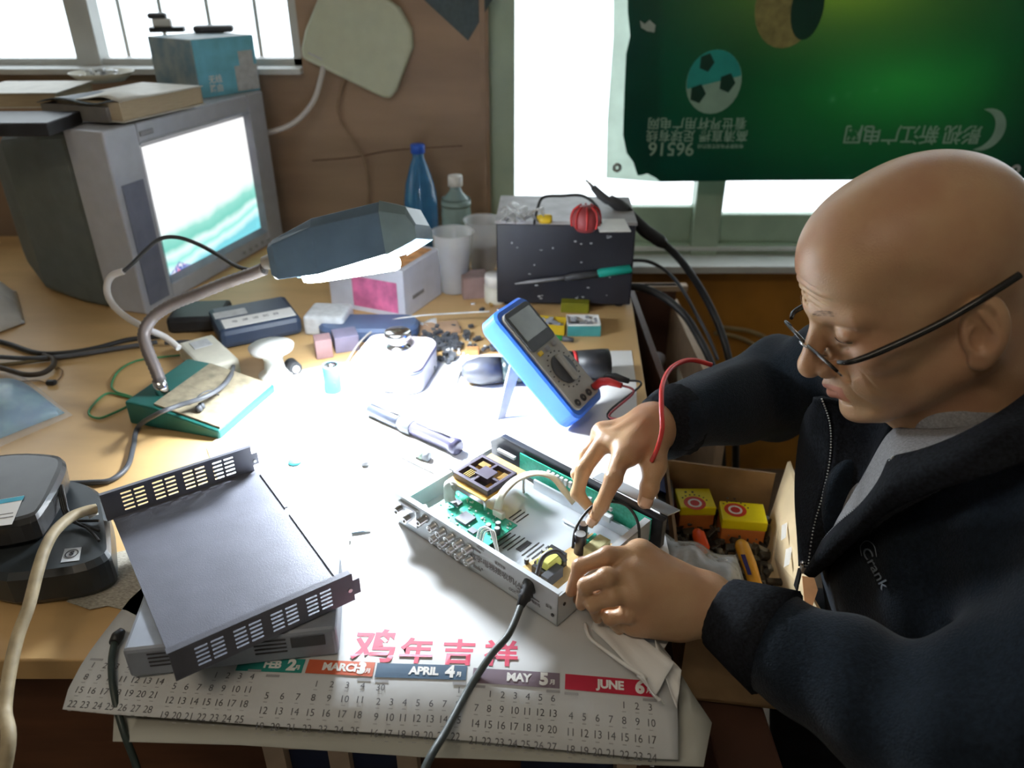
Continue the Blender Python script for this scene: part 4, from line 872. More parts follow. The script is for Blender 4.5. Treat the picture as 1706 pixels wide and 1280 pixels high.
# small parts heap behind the multimeter
random.seed(11); base = T(745, 585)
t = thing('parts_heap', 'loose heap of dark electronic parts behind the white speaker', 'parts', loc=base)
b = MB()
for k in range(110):
    p = T(random.gauss(738, 30), random.gauss(576, 13)); s_ = random.uniform(0.003, 0.008)
    bb = MB(Matrix.Translation(p + V((0, 0, s_ / 2 + random.uniform(0, .006)))) @ Matrix.Rotation(random.uniform(0, 3), 4, 'Z')); bb.box((0, 0, 0), (s_ * 1.6, s_, s_)); b.add(bb.v, bb.f)
o = b.build('dark_parts', m_dgrey, t); o['kind'] = 'stuff'
b = MB()
for k in range(30):
    p = T(random.gauss(745, 26), random.gauss(582, 12)); b.sphere(tuple(p + V((0, 0, 0.004))), random.uniform(0.002, 0.004), 8)
o = b.build('pale_parts', m_label, t); o['kind'] = 'stuff'
carton('flat_brown_packet', 'flat light brown packet lying behind the loose parts heap', 'packet', T(700, 562), T(768, 556), 0.045, 0.008, mat('tan_packet', sRGB(172, 140, 112), 0.7, var=0.1))
carton('violet_case', 'small dull violet case left of the silver top knob, behind the speaker', 'case', T(560, 590), T(600, 584), 0.04, 0.030, mat('violet_grey_card', sRGB(124, 118, 140), 0.6))
t = thing('film_scrap', 'crumpled clear film scrap between the dark case and the white speaker', 'film', loc=T(640, 560))
b = MB(); random.seed(14)
for k in range(6):
    p0 = T(600 + 22 * k, 560 - 3 * k) + V((0, 0, random.uniform(0.004, 0.016)))
    b.sheet(lambda u, v, p0=p0, s1=random.uniform(0.6, 1.3), s2=random.uniform(-2, 2): p0 + V(((u - 0.5) * 0.04, (v - 0.5) * 0.03 * s1, 0.006 * math.sin(5 * u + s2 * 3 * v))), 7, 7, 0.0003)
b.build('film', m_bagpl, t)
random.seed(31)
for k, lb in enumerate(('small steel fitting, leftmost of the loose ones before the white jar', 'little dark grey fitting second from the left before the white jar', 'tiny brass fitting in the middle before the white jar', 'small steel fitting just right of the brass one before the jar', 'dark grey fitting at the right end, nearest the soldering station')):
    p = T(788 + 15 * k, (508, 518, 510, 520, 512)[k]); s_ = (0.007, 0.009, 0.008, 0.010, 0.008)[k]
    o = MB(Matrix.Translation(p) @ Matrix.Rotation(k, 4, 'Z')).rbox((0, 0, s_ * 0.35), (s_ * 1.3, s_ * 0.8, s_ * 0.7), 0.0015).build('metal_fitting', (m_steel, m_dgrey, m_brass)[k % 3]); tag(o, lb, 'fitting', 'loose metal fittings')
o = MB().rbox(tuple(T(788, 590) + V((0, 0, 0.006))), (0.022, 0.018, 0.011), 0.002).build('orange_part', mat('orange_brown_part', sRGB(200, 140, 90), 0.5)); tag(o, 'small orange brown component by the multimeter foot', 'part')
# electric screwdriver
p0 = T(800, 640) + V((0, 0, 0.024)); p1 = T(1012, 628) + V((0, 0, 0.024))
t = thing('electric_screwdriver', 'black cylindrical electric screwdriver with red ring behind the multimeter', 'screwdriver', loc=(p0 + p1) / 2 - V((0, 0, 0.024)))
L0 = p0.lerp(p1, 0.0)
MB().rings([p0.lerp(p1, k) for k in (0.16, 0.20, 0.45, 0.70, 0.72)], [0.020, 0.022, 0.024, 0.0245, 0.024], 28).build('body', mat('dark_green_black', sRGB(40, 52, 54), 0.25), t)
MB().rings([p0.lerp(p1, k) for k in (0.72, 0.745)], [0.0248, 0.0248], 28).build('ring', m_red, t)
MB().rings([p0.lerp(p1, k) for k in (0.745, 0.96, 1.0)], [0.0245, 0.0255, 0.0250], 28).build('end_cap', m_blk, t)
MB().rings([p0.lerp(p1, k) for k in (-0.14, -0.10, 0.0, 0.16)], [0.010, 0.017, 0.023, 0.021], 24).build('chuck', mat('grey_chuck', sRGB(70, 72, 80), 0.35, 0.4), t)
q0 = p0.lerp(p1, -0.14); q1 = T(752, 667) + V((0, 0, 0.004)); MB().cyl(q0, q1, 0.0028, 0.0012, n=10).build('bit', m_steel, t)
# meter
mT = P(822, 540, 1.30); mBm = T(958, 722) + V((0, 0, 0.016))
# holster long axis from bottom (on desk) to the raised top
A = T(940, 722); ax = (P(797, 548, 1.12) - A)
ML = 0.215; ax = ax.normalized()
wv_ = V((0.51, 0.86, 0)); wv_ = (wv_ - ax * wv_.dot(ax)).normalized(); nn = wv_.cross(ax)   # width vector, face normal
if nn.z < 0: nn = -nn
F = Matrix(((wv_.x, ax.x, nn.x, A.x), (wv_.y, ax.y, nn.y, A.y), (wv_.z, ax.z, nn.z, A.z + 0.003), (0, 0, 0, 1)))
ML = (P(797, 548, 1.12) - A).length; MW = 0.088; MT = 0.036
mm = thing('multimeter', 'blue cased multimeter propped upright on its stand', 'multimeter', F=F)
b = MB(F); b.rprism((MW / 2, ML / 2, MT / 2 - 0.002), (MW, ML, MT), 0.014, 0.004); b.build('holster', mat('blue_rubber_holster', sRGB(52, 110, 215), 0.4, var=0.04), mm)
m_mface = mat('grey_meter_face', sRGB(168, 166, 158), 0.45)
b = MB(F); b.rprism((MW / 2, ML / 2, MT - 0.001), (MW - 0.014, ML - 0.022, 0.006), 0.010, 0.001); b.build('face', m_mface, mm)
b = MB(F); b.rprism((MW / 2, ML * 0.765, MT + 0.0025), (MW - 0.018, ML * 0.35, 0.003), 0.008); b.build('display_frame', m_dgrey, mm)
b = MB(F); b.box((MW / 2, ML * 0.79, MT + 0.0045), (MW - 0.030, ML * 0.22, 0.0012)); b.build('display', mat('lcd_glass', sRGB(112, 120, 112), 0.15), mm)
kn = thing('x', '', '') if False else None
b = MB(F); b.lathe([(0.001, 0.004), (0.0225, 0.004), (0.024, 0.0), (0.001, 0)], (MW / 2, ML * 0.36, MT + 0.002), n=32); b.build('dial', m_dgrey, mm)
b = MB(F); b.rbox((MW / 2, ML * 0.36, MT + 0.010), (0.010, 0.046, 0.009), 0.003); b.build('dial_grip', m_mface, mm)
b = MB(F)
for k in range(20):
    a = 2 * PI * k / 20; r_ = 0.030
    b.box((MW / 2 + r_ * math.cos(a), ML * 0.36 + r_ * math.sin(a), MT + 0.0023), (0.003, 0.002, 0.0004))
b.build('range_marks', m_ink, mm)
for k, c_ in enumerate((m_yel, m_grey, m_grey)):
    MB(F).rbox((0.022 + 0.020 * k, ML * 0.555, MT + 0.004), (0.010, 0.007, 0.004), 0.0015).build('button', c_, mm)
for x in (0.018, 0.036, 0.054, 0.072):
    MB(F).lathe([(0.002, 0.0015), (0.0055, 0.0015), (0.006, 0), (0.002, 0)], (x, ML * 0.105, MT + 0.002), n=16).build('jack', m_ink, mm)
leg0 = F @ V((MW * 0.35, ML * 0.72, 0)); leg1 = T(826, 700)
b = MB(); w3 = V((0.020, 0.012, 0)); b.slab([leg0, leg0 + w3, leg1 + w3 * 0.6, leg1], (0.002, -0.002, 0)); b.build('stand', m_label, mm)
# meter leads
jr = F @ V((0.072, ML * 0.105, MT + 0.004)); nz_ = (F.to_3x3() @ V((0, 0, 1)))
def plug(name, label, j, m, off):
    t = thing(name, label, 'test lead', loc=j)
    MB().rings([j, j + nz_ * 0.014, j + nz_ * 0.020 + off * 0.008, j + nz_ * 0.020 + off * 0.030], [0.006, 0.0065, 0.006, 0.004], 12).build('plug', m, t)
    return t, j + nz_ * 0.020 + off * 0.030
dr_ = V((0.75, -0.55, 0.0)).normalized()
# ================================================================== OPENED SET-TOP RECEIVER
A = T(662, 872); Bq = T(928, 1048); A.z = Bq.z = TZ + 0.0035
F = frame(A, Bq - A); RL = (Bq - A).length; RD = 0.165; RH = 0.043
m_zinc = mat('zinc_sheet', sRGB(205, 212, 216), 0.42, 0.3, var=0.04, scale=20)
m_zin2 = mat('bright_zinc_floor', sRGB(196, 202, 208), 0.36, 0.6, var=0.03, scale=14)
rv = thing('set_top_receiver', 'opened silver satellite receiver with circuit boards exposed, under the man\'s hands', 'receiver', F=F)
b = MB(F); e = 0.0012
b.box((RL / 2, RD / 2, e / 2), (RL, RD, e)); b.build('floor_pan', m_zin2, rv)
b = MB(F); b.box((RL / 2, e / 2, RH / 2), (RL, e, RH)); b.box((RL / 2, 0.003, RH), (RL, 0.006, 0.001)); b.build('rear_panel', m_zinc, rv)
b = MB(F); b.box((RL - e / 2, RD / 2, RH * 0.45), (e, RD, RH * 0.9)); b.box((RL - 0.004, RD / 2, RH * 0.9), (0.008, RD, e)); b.build('side_panel', m_zinc, rv)
b = MB(F); b.box((e / 2, RD * 0.5, RH * 0.30), (e, RD, RH * 0.6)); b.build('side_panel', m_zinc, rv)
b = MB(F); FP = RD + 0.006
pts = [(-0.004, FP - 0.0, 0.0), (RL + 0.012, FP, 0.0), (RL + 0.012, FP, 0.040), (0.012, FP, 0.046), (-0.008, FP, 0.030)]
b.slab(pts, (0, 0.010, 0)); b.build('front_fascia', mat('black_fascia', (0.022, 0.025, 0.032), 0.3, var=0.2, scale=50), rv, bevel=0.0015)
b = MB(F); b.box((RL * 0.60, FP - 0.004, 0.024), (RL * 0.80, 0.0016, 0.030)); b.build('front_board', m_pcb, rv)
b = MB(F); b.slab([(RL * 0.62, FP + 0.010, 0.042), (RL + 0.012, FP + 0.010, 0.042), (RL + 0.016, FP + 0.030, 0.040), (RL * 0.62, FP + 0.030, 0.040)], (0, 0, 0.0015)); b.build('silver_fascia_edge', m_zin2, rv)
b = MB(F)
for k in range(6): b.box((RL * 0.40 + 0.007 * k, FP - 0.006, 0.032), (0.004, 0.005, 0.008))
for k in range(5): b.box((RL * 0.62 + 0.010 * k, FP - 0.006, 0.026), (0.005, 0.004, 0.004))
b.box((0.030, FP - 0.008, 0.030), (0.030, 0.004, 0.004)); b.box((RL * 0.78, FP - 0.010, 0.016), (0.010, 0.008, 0.008))
b.build('front_board_parts', m_label, rv)
# inner black angled bracket left
b = MB(F); b.slab([(0.0, 0.088, 0.030), (0.060, 0.088, 0.030), (0.060, 0.102, 0.030), (0.018, 0.102, 0.030), (0.018, 0.118, 0.030), (0.0, 0.118, 0.030)], (0, 0, 0.002)); b.build('left_bracket', m_dgrey, rv)
# vents in the floor
b = MB(F)
for k in range(13):
    if 4 <= k <= 5: continue
    x = 0.118 + 0.006 * k; b.box((x, 0.060 + 0.0016 * k, e + 0.0003), (0.0014, 0.030, 0.0005))
for k in range(3): b.box((0.098 + 0.006 * k, 0.105, e + 0.0003), (0.0014, 0.022, 0.0005))
b.box((0.145, 0.068, e + 0.0004), (0.007, 0.020, 0.0006))
b.build('floor_vents', m_ink, rv)
b = MB(F); b.cyl((0.150, 0.134, 0.003), (0.188, 0.134, 0.003), 0.0018, n=8); b.box((0.16, RD - 0.004, 0.008), (0.16, 0.003, 0.014)); b.build('front_rail', m_zin2, rv)
# main green board
b = MB(F); b.box((0.074, 0.042, 0.013), (0.100, 0.076, 0.0016)); b.build('main_board', m_pcb, rv)
b = MB(F)
b.box((0.072, 0.046, 0.0153), (0.018, 0.018, 0.003)); b.box((0.094, 0.036, 0.0150), (0.010, 0.008, 0.0025)); b.box((0.040, 0.060, 0.0150), (0.016, 0.010, 0.003))
b.build('black_chips', mat('grey_chip', sRGB(98, 100, 108), 0.4), rv)
for x, y in ((0.026, 0.022), (0.034, 0.012), (0.112, 0.060), (0.118, 0.052), (0.106, 0.050), (0.056, 0.012), (0.064, 0.009)):
    t_ = MB(F).lathe([(0.001, 0.009), (0.0032, 0.009), (0.0034, 0.0085), (0.0034, 0), (0.001, 0)], (x, y, 0.0138), n=14).build('capacitor', m_dgrey, rv)
    MB(F).cyl((x, y, 0.0228), (x, y, 0.0231), 0.0031, n=14).build('capacitor_top', m_steel, t_)
b = MB(F); random.seed(5)
for k in range(80):
    x = random.uniform(0.028, 0.120); y = random.uniform(0.006, 0.078)
    if abs(x - 0.072) < 0.011 and abs(y - 0.046) < 0.011: continue
    b.box((x, y, 0.0145), (random.uniform(0.001, 0.003), random.uniform(0.001, 0.002), 0.0014))
o = b.build('tiny_components', mat('pale_component', sRGB(190, 205, 198), 0.4), rv); o['kind'] = 'stuff'
b = MB(F); b.box((0.092, 0.010, 0.018), (0.060, 0.014, 0.010)); b.build('tuner_can', m_steel, rv, bevel=0.001)
MB(F).box((0.078, 0.0215, 0.0185), (0.012, 0.004, 0.006)).build('pink_component', mat('pink_component', sRGB(220, 90, 130), 0.4), rv)
# connectors on main board
for x, y, w, d in ((0.122, 0.018, 0.016, 0.007), (0.098, 0.076, 0.016, 0.006)): MB(F).rbox((x, y, 0.019), (w, d, 0.009), 0.001).build('connector', m_cream, rv)
# card reader on amber board, raised
amb = mat('amber_board', sRGB(222, 178, 92), 0.4, var=0.12, scale=90)
b = MB(F); b.box((0.048, 0.110, 0.031), (0.064, 0.078, 0.0016)); b.build('card_board', amb, rv)
for x, y in ((0.02, 0.075), (0.076, 0.075), (0.02, 0.145), (0.076, 0.145)): MB(F).cyl((x, y, 0.001), (x, y, 0.030), 0.002, n=8).build('board_post', m_steel, rv)
b = MB(F)
def rr(x0, x1, y0, y1, z=0.0365): b.box(((x0 + x1) / 2, (y0 + y1) / 2, z), (x1 - x0, y1 - y0, 0.008))
rr(0.018, 0.078, 0.078, 0.083); rr(0.018, 0.078, 0.126, 0.131); rr(0.018, 0.023, 0.083, 0.126); rr(0.073, 0.078, 0.083, 0.126); rr(0.040, 0.062, 0.094, 0.114, 0.038); rr(0.023, 0.040, 0.100, 0.104); rr(0.062, 0.073, 0.100, 0.104); rr(0.046, 0.050, 0.083, 0.126)
b.build('card_reader_frame', mat('dark_violet_plastic', sRGB(72, 66, 78), 0.35), rv, bevel=0.0006)
b = MB(F)
for k in range(4): b.box((0.030 + 0.003 * k, 0.092, 0.039), (0.0012, 0.014, 0.0008)); b.box((0.066 + 0.002 * k, 0.114, 0.039), (0.0012, 0.014, 0.0008))
b.box((0.034, 0.118, 0.036), (0.014, 0.010, 0.004))
b.build('gold_contacts', m_brass, rv)
# ribbon cables
b = MB(F)
def ribbon(pts, w, b):
    q = spline(pts, 8); vv = []
    for p in q: vv.append(p)
    s1 = [p for p in vv]
    n = len(s1)
    out_ = []
    for i, p in enumerate(s1):
        t_ = (s1[min(i + 1, n - 1)] - s1[max(i - 1, 0)]).normalized(); sd = t_.cross(V((0, 0, 1)))
        sd = sd.normalized() if sd.length > 0.05 else V((1, 0, 0)); out_.append((p - sd * w / 2, p + sd * w / 2))
    b.sheet(lambda u, v: out_[min(n - 1, int(round(v * (n - 1))))][0].lerp(out_[min(n - 1, int(round(v * (n - 1))))][1], u), 3, n - 1, 0.0004)
ribbon([V((0.096, 0.076, 0.022)), V((0.094, 0.086, 0.040)), V((0.096, 0.110, 0.050)), V((0.106, 0.132, 0.052)), V((0.122, 0.146, 0.046)), V((0.140, 0.150, 0.030)), V((0.152, 0.152, 0.020))], 0.011, b)
b.build('ribbon_cable', m_cream, rv)
b = MB(F); ribbon([V((0.036, 0.066, 0.030)), V((0.030, 0.062, 0.038)), V((0.034, 0.056, 0.026)), V((0.038, 0.054, 0.018))], 0.014, b); b.build('ribbon_cable', mat('clear_ribbon', sRGB(190, 195, 190), 0.3), rv)
for k in range(5):
    dx = 0.0022 * k
    MB(F).tube([(0.116 + dx, 0.020, 0.023), (0.114 + dx, 0.028, 0.034), (0.124 + dx, 0.032, 0.038), (0.140 + dx * .6, 0.024, 0.030), (0.160 + dx * .4, 0.014, 0.018), (0.176 + dx * .6, 0.010, 0.020)], 0.0008, 6, 6).build('thin_lead', (m_white, m_grey, m_cream, m_gink, m_white)[k], rv)
# tan power board
b = MB(F); b.slab([(0.172, 0.006, 0.010), (RL - 0.006, 0.006, 0.010), (RL - 0.006, 0.130, 0.010), (0.196, 0.130, 0.010), (0.192, 0.08, 0.010), (0.176, 0.05, 0.010)], (0, 0, 0.0016)); b.build('power_board', mat('tan_phenolic_board', sRGB(205, 172, 118), 0.45, var=0.12, scale=70), rv)
def capac(x, y, r, h, top=m_steel):
    c_ = MB(F).lathe([(0.001, h), (r * 0.96, h), (r, h * 0.97), (r, 0), (0.001, 0)], (x, y, 0.0116), n=18).build('electrolytic_capacitor', mat('violet_black_sleeve', (0.03, 0.026, 0.035), 0.3), rv)
    MB(F).cyl((x, y, 0.0117 + h), (x, y, 0.0120 + h), r * 0.86, n=18).build('capacitor_top', top, c_)
capac(0.206, 0.094, 0.0068, 0.026); capac(0.196, 0.112, 0.0055, 0.024); capac(0.182, 0.060, 0.003, 0.011); capac(0.184, 0.012, 0.0052, 0.012); capac(0.170 + 0.004, 0.040, 0.0028, 0.006)
tf = MB(F).rbox((0.198, 0.050, 0.022), (0.018, 0.024, 0.016), 0.002).build('transformer', mat('yellow_tape', sRGB(214, 214, 110), 0.45, var=0.05), rv)
b = MB(F); b.box((0.198, 0.064, 0.020), (0.022, 0.006, 0.018)); b.box((0.198, 0.036, 0.016), (0.022, 0.005, 0.009)); b.box((0.206, 0.05, 0.014), (0.006, 0.03, 0.006)); b.build('core', m_blk, tf)
MB(F).box((0.212, 0.038, 0.018), (0.010, 0.026, 0.014)).build('heat_sink', m_dgrey, rv, bevel=0.0006)
MB(F).rbox((0.222, 0.104, 0.020), (0.016, 0.030, 0.015), 0.001).build('yellow_film_capacitor', mat('pale_ochre_block', sRGB(176, 172, 130), 0.45, var=0.08, scale=200), rv)
MB(F).box((0.208, 0.082+0.03, 0.017), (0.003, 0.016, 0.013)).build('teal_component', m_teal, rv)
MB(F).box((0.186, 0.046, 0.0150), (0.006, 0.008, 0.006)).build('black_choke', m_blk, rv)
MB(F).box((RL - 0.030, 0.016, 0.0145), (0.018, 0.010, 0.006)).build('fuse_holder', m_cream, rv, bevel=0.001)
# RCA jacks on the rear panel
def jack(x, z, r, ln, m, nm, k=1):
    j = MB(F).lathe([(0.001, 0.0), (r * 1.25, 0.0), (r * 1.25, 0.002), (r, 0.0022), (r, ln), (r * 0.55, ln), (r * 0.55, ln * 0.6), (0.001, ln * 0.6)], (x, 0, z), (0, -1, 0), 18).build(nm, m, rv); return j
for k in range(5): jack(0.070 + 0.0140 * k, 0.031, 0.0047, 0.0095, m_steel, 'audio_jack'); jack(0.072 + 0.0140 * k, 0.016, 0.0047, 0.0095, m_steel, 'audio_jack')
for x, z in ((0.016, 0.030), (0.030, 0.024), (0.055, 0.034)): jack(x, z, 0.0045, 0.013, m_chrome, 'aerial_socket')
b = MB(F); b.rbox((0.026, -0.0025, 0.026), (0.034, 0.005, 0.024), 0.001); b.build('tuner_plate', m_steel, rv)
b = MB(F); MR = lambda x, z: Matrix.Translation((x, -0.0008, z)) @ Matrix.Rotation(PI / 2, 4, 'X')
for s_, x, z, sz in (('数字电视接收机(A)', 0.166, 0.023, 0.0095), ('有线数字', 0.172, 0.0335, 0.004), ('VIDEO', 0.143, 0.040, 0.004), ('L  R', 0.143, 0.012, 0.004), ('CCC', 0.190, 0.010, 0.005), ('注意:请勿带电拆机', 0.212, 0.013, 0.004), ('型号', 0.24, 0.020, 0.004)): b.text(s_, sz, MR(x, z), 0.0002, 0.00012)
b.box((0.212, -0.0006, 0.018), (0.030, 0.0003, 0.0014)); b.box((0.137, -0.0006, 0.034), (0.012, 0.0003, 0.0022)); b.box((0.137, -0.0006, 0.009), (0.012, 0.0003, 0.003))
b.build('panel_printing', m_gink, rv)
b = MB(F); b.cyl((RL - 0.006, -0.0003, 0.012), (RL - 0.006, -0.0012, 0.012), 0.002, n=12); b.cyl((RL + 0.0002, 0.01, 0.024), (RL + 0.001, 0.01, 0.024), 0.002, n=12); b.build('screw_holes', m_ink, rv)
# internal loop of mains wire and the strain relief
MB(F).tube([(0.214, 0.004, 0.030), (0.210, 0.016, 0.036), (0.206, 0.030, 0.046), (0.212, 0.044, 0.048), (0.220, 0.050, 0.036)], 0.0026, 10, 8).build('inner_mains_wire', m_dgrey, rv)
MB(F).tube([(0.205, 0.082, 0.024), (0.196, 0.100, 0.040), (0.200, 0.128, 0.056), (0.222, 0.150, 0.056), (0.244, 0.148, 0.044), (0.262, 0.126, 0.030), (0.268, 0.110, 0.022)], 0.0017, 8, 8).build('black_loop_wire', m_bc, rv)
# power cord out of the rear panel
g0 = F @ V((0.212, 0.004, 0.032)); dirn = (T(848, 1052, TZ + 0.02) - g0).normalized()
pc_ = thing('power_cord', 'thick dark mains cord leaving the receiver and hanging over the desk front', 'cord', loc=g0)
pts = [g0 + V((0.004, 0.006, 0.002)), g0, g0 + dirn * 0.004, g0 + dirn * 0.006, g0 + dirn * 0.009, g0 + dirn * 0.011, g0 + dirn * 0.014, g0 + dirn * 0.016, g0 + dirn * 0.019, g0 + dirn * 0.021, g0 + dirn * 0.030]
MB().rings(pts, [0.0075, 0.0085, 0.0085, 0.0068, 0.0082, 0.0064, 0.0078, 0.0060, 0.0072, 0.0056, 0.0040], 14).build('strain_relief', m_blk, pc_)
MB().tube([g0 + dirn * 0.026, T(848, 1056, TZ + 0.022), T(818, 1092, TZ + 0.014), P(780, 1150, 0.725), P(745, 1215, 0.69), P(705, 1290, 0.655), P(690, 1400, 0.64), V((-0.10, 0.30, 0.60)), V((-0.14, 0.30, 0.25)), V((-0.18, 0.32, 0.006)), V((-0.32, 0.28, 0.006))], 0.0036, 12, 8).build('flex', mat('slate_cord', (0.07, 0.085, 0.085), 0.4), pc_)

# ================================================================== GREY SET-TOP BOX with the dark cover lying on it
A = T(217, 1131, TZ + 0.003); Bq = T(545, 1098, TZ + 0.003)
A = CT(217, 1131); Bq = CT(548, 1098); A.z = Bq.z = TZ + 0.0035
A = T(217, 1131, TZ + 0.0035); Bq = T(566, 1092, TZ + 0.0035)
F = frame(A, Bq - A); GL = (Bq - A).length; GH = 0.036; GD = 0.105
gx = thing('grey_set_top_box', 'grey set top box with side vents lying under the dark cover', 'set top box', F=F)
MB(F).rbox((GL / 2, GD / 2, GH / 2), (GL, GD, GH), 0.004).build('case', mat('blue_grey_case', sRGB(150, 156, 166), 0.45, 0.2), gx)
for x0 in (0.022, 0.118):
    b = MB(F)
    for k in range(4): b.box((x0 + 0.014, -0.0004, 0.014 + 0.005 * k), (0.030, 0.0008, 0.0014))
    b.build('vent_slots', m_ink, gx)
MB(F).box((GL * 0.86, -0.0006, 0.024), (0.032, 0.0016, 0.012)).build('front_window', m_dgrey, gx)
# dark cover: U-shaped sheet, one edge propped on the grey box
m_cov = mat('dark_powder_coat', sRGB(108, 110, 120), 0.40, 0.3, var=0.05, bump=0.15, bscale=900)
m_covi = mat('vent_light', (0.6, 0.6, 0.6), 0.5)
LZ = 0.7925
A = T(165, 880, LZ); D = T(297, 1132, LZ); Bq = T(408, 795, LZ)
xf = (Bq - A); F = frame(D, xf); F = frame(D, T(575, 1008, LZ) - D + xf)
LWd = 0.166; LSp = 0.275; FHt = 0.033; e = 0.0011
cv = thing('receiver_cover', 'dark metal receiver cover with vented flanges, upturned on the grey box', 'cover', F=F)
b = MB(F); b.box((LWd / 2, LSp * 0.5, 0), (LWd, LSp, e)); b.box((LWd * 1.0 + 0.002, LSp * 0.35, 0.001), (0.004, LSp * 0.5, 0.002)); b.box((LWd + 0.002, LSp * 0.80, 0.001), (0.004, LSp * 0.30, 0.002))
b.build('floor_sheet', m_cov, cv)
def vent_plate(b, y, x0, x1, z0, z1):
    xs = [x0]; zs = [z0]; L_ = x1 - x0; H_ = z1 - z0
    for g in range(4):
        for c_ in range(2):
            s_ = x0 + L_ * (0.12 + 0.200 * g + 0.082 * c_); xs += [s_, s_ + L_ * 0.066]
    for r_ in range(5):
        s_ = z0 + H_ * (0.17 + 0.145 * r_); zs += [s_, s_ + H_ * 0.065]
    xs.append(x1); zs.append(z1)
    for i in range(len(xs) - 1):
        for j in range(len(zs) - 1):
            if i % 2 == 1 and j % 2 == 1: continue
            b.box(((xs[i] + xs[i + 1]) / 2, y, (zs[j] + zs[j + 1]) / 2), (xs[i + 1] - xs[i], e, zs[j + 1] - zs[j]))
b = MB(F); vent_plate(b, 0, -0.002, LWd + 0.004, -0.001, FHt); b.box((LWd / 2, 0.003, FHt), (LWd + 0.006, 0.007, e)); b.build('near_flange', m_cov, cv)
b = MB(F); vent_plate(b, LSp, -0.006, LWd - 0.002, -0.001, FHt + 0.004); b.box((LWd / 2 - 0.004, LSp - 0.002, FHt + 0.004), (LWd + 0.004, 0.005, e)); b.build('far_flange', m_cov, cv)
MB(F).box((LWd + 0.007, 0, FHt * 0.45), (0.008, e, FHt * 0.55)).build('end_tab', m_cov, cv); MB(F).box((LWd + 0.001, LSp, FHt * 0.5), (0.008, e, FHt * 0.5)).build('end_tab', m_cov, cv)
for y in (-0.0008, LSp - 0.0008): MB(F).cyl((LWd + 0.0, y, FHt * 0.42), (LWd + 0.0, y - 0.001, FHt * 0.42), 0.0022, n=12).build('screw', m_steel, cv)

# ================================================================== BLACK ROUTER AND MODEM at the left
def rounded(l, k=2):
    q = [V((p[0], p[1], 0)) for p in l]
    for _ in range(k):
        n = []
        for i in range(len(q)):
            a, c_ = q[i], q[(i + 1) % len(q)]; n += [a.lerp(c_, 0.25), a.lerp(c_, 0.75)]
        q = n
    return [(p.x, p.y) for p in q]
pz = 0.795
pl = rounded(TP([(-60, 835), (60, 800), (110, 796), (150, 803), (178, 830), (184, 905), (182, 928), (120, 952), (-60, 968)], pz), 2)
md_ = thing('modem', 'flat black modem with a small S sticker, under the router at the left', 'modem', loc=T(90, 900))
b = MB(); cx_ = sum(p[0] for p in pl) / len(pl); cy_ = sum(p[1] for p in pl) / len(pl)
b.stack([(TZ + 0.003, 0.004), (TZ + 0.010, 0.0), (pz - 0.006, 0.0), (pz, 0.006)], [(p[0] - cx_, p[1] - cy_) for p in pl], (cx_, cy_)); b.build('case', mat('matt_black_case', (0.030, 0.036, 0.040), 0.36, var=0.08), md_)
q = [T(x, y, pz + 0.0004) for x, y in [(101, 938), (132, 934), (136, 912), (108, 915)]]
st_ = MB().slab(q, (0, 0, 0.0003)).build('sticker', m_label, md_)
c = (q[0] + q[1] + q[2] + q[3]) / 4 + V((0, 0, 0.0008)); FQ = frame(c, q[1] - q[0])
b = MB(FQ); b.text('S', 0.0085, Matrix.Translation((0, 0.001, 0.0002)), 0, 0.0006)
n_ = 24
for k in range(n_):
    a, a2 = 2 * PI * k / n_, 2 * PI * (k + 1) / n_
    b.add([(0.0055 * math.cos(a), 0.001 + 0.0055 * math.sin(a), 0), (0.0068 * math.cos(a), 0.001 + 0.0068 * math.sin(a), 0), (0.0068 * math.cos(a2), 0.001 + 0.0068 * math.sin(a2), 0), (0.0055 * math.cos(a2), 0.001 + 0.0055 * math.sin(a2), 0)], [(0, 1, 2, 3)])
b.build('sticker_emblem', m_ink, st_)
pz2 = 0.832
pl = rounded(TP([(-70, 768), (20, 752), (92, 754), (110, 762), (104, 790), (70, 846), (52, 866), (-70, 884)], pz2), 2)
ro = thing('router', 'glossy dark router with a teal edged sticker standing on the modem', 'router', loc=T(40, 860, pz))
b = MB(); cx_ = sum(p[0] for p in pl) / len(pl); cy_ = sum(p[1] for p in pl) / len(pl)
b.stack([(pz + 0.0006, 0.010), (pz + 0.008, 0.002), (pz2 - 0.007, 0.0), (pz2 - 0.001, 0.003), (pz2, 0.008)], [(p[0] - cx_, p[1] - cy_) for p in pl], (cx_, cy_)); b.build('case', mat('smoke_grey_case', (0.055, 0.055, 0.055), 0.25, var=0.06), ro)
q = [T(x, y, pz2 + 0.0004) for x, y in [(-40, 882), (20, 874), (40, 826), (-40, 840)]]
st_ = MB().slab(q, (0, 0, 0.0003)).build('sticker', m_paper, ro)
q = [T(x, y, pz2 + 0.0009) for x, y in [(-40, 847), (38, 833), (41, 826), (-40, 840)]]
MB().slab(q, (0, 0, 0.0002)).build('teal_band', m_cyan, st_)
b = MB()
for k, y_ in enumerate((862, 868)):
    q = [T(x, y, pz2 + 0.0009) for x, y in [(-30, y_), (22, y_ - 8), (22, y_ - 7), (-30, y_ + 1)]]; b.slab(q, (0, 0, 0.0002))
b.build('printed_lines', m_gink, st_)
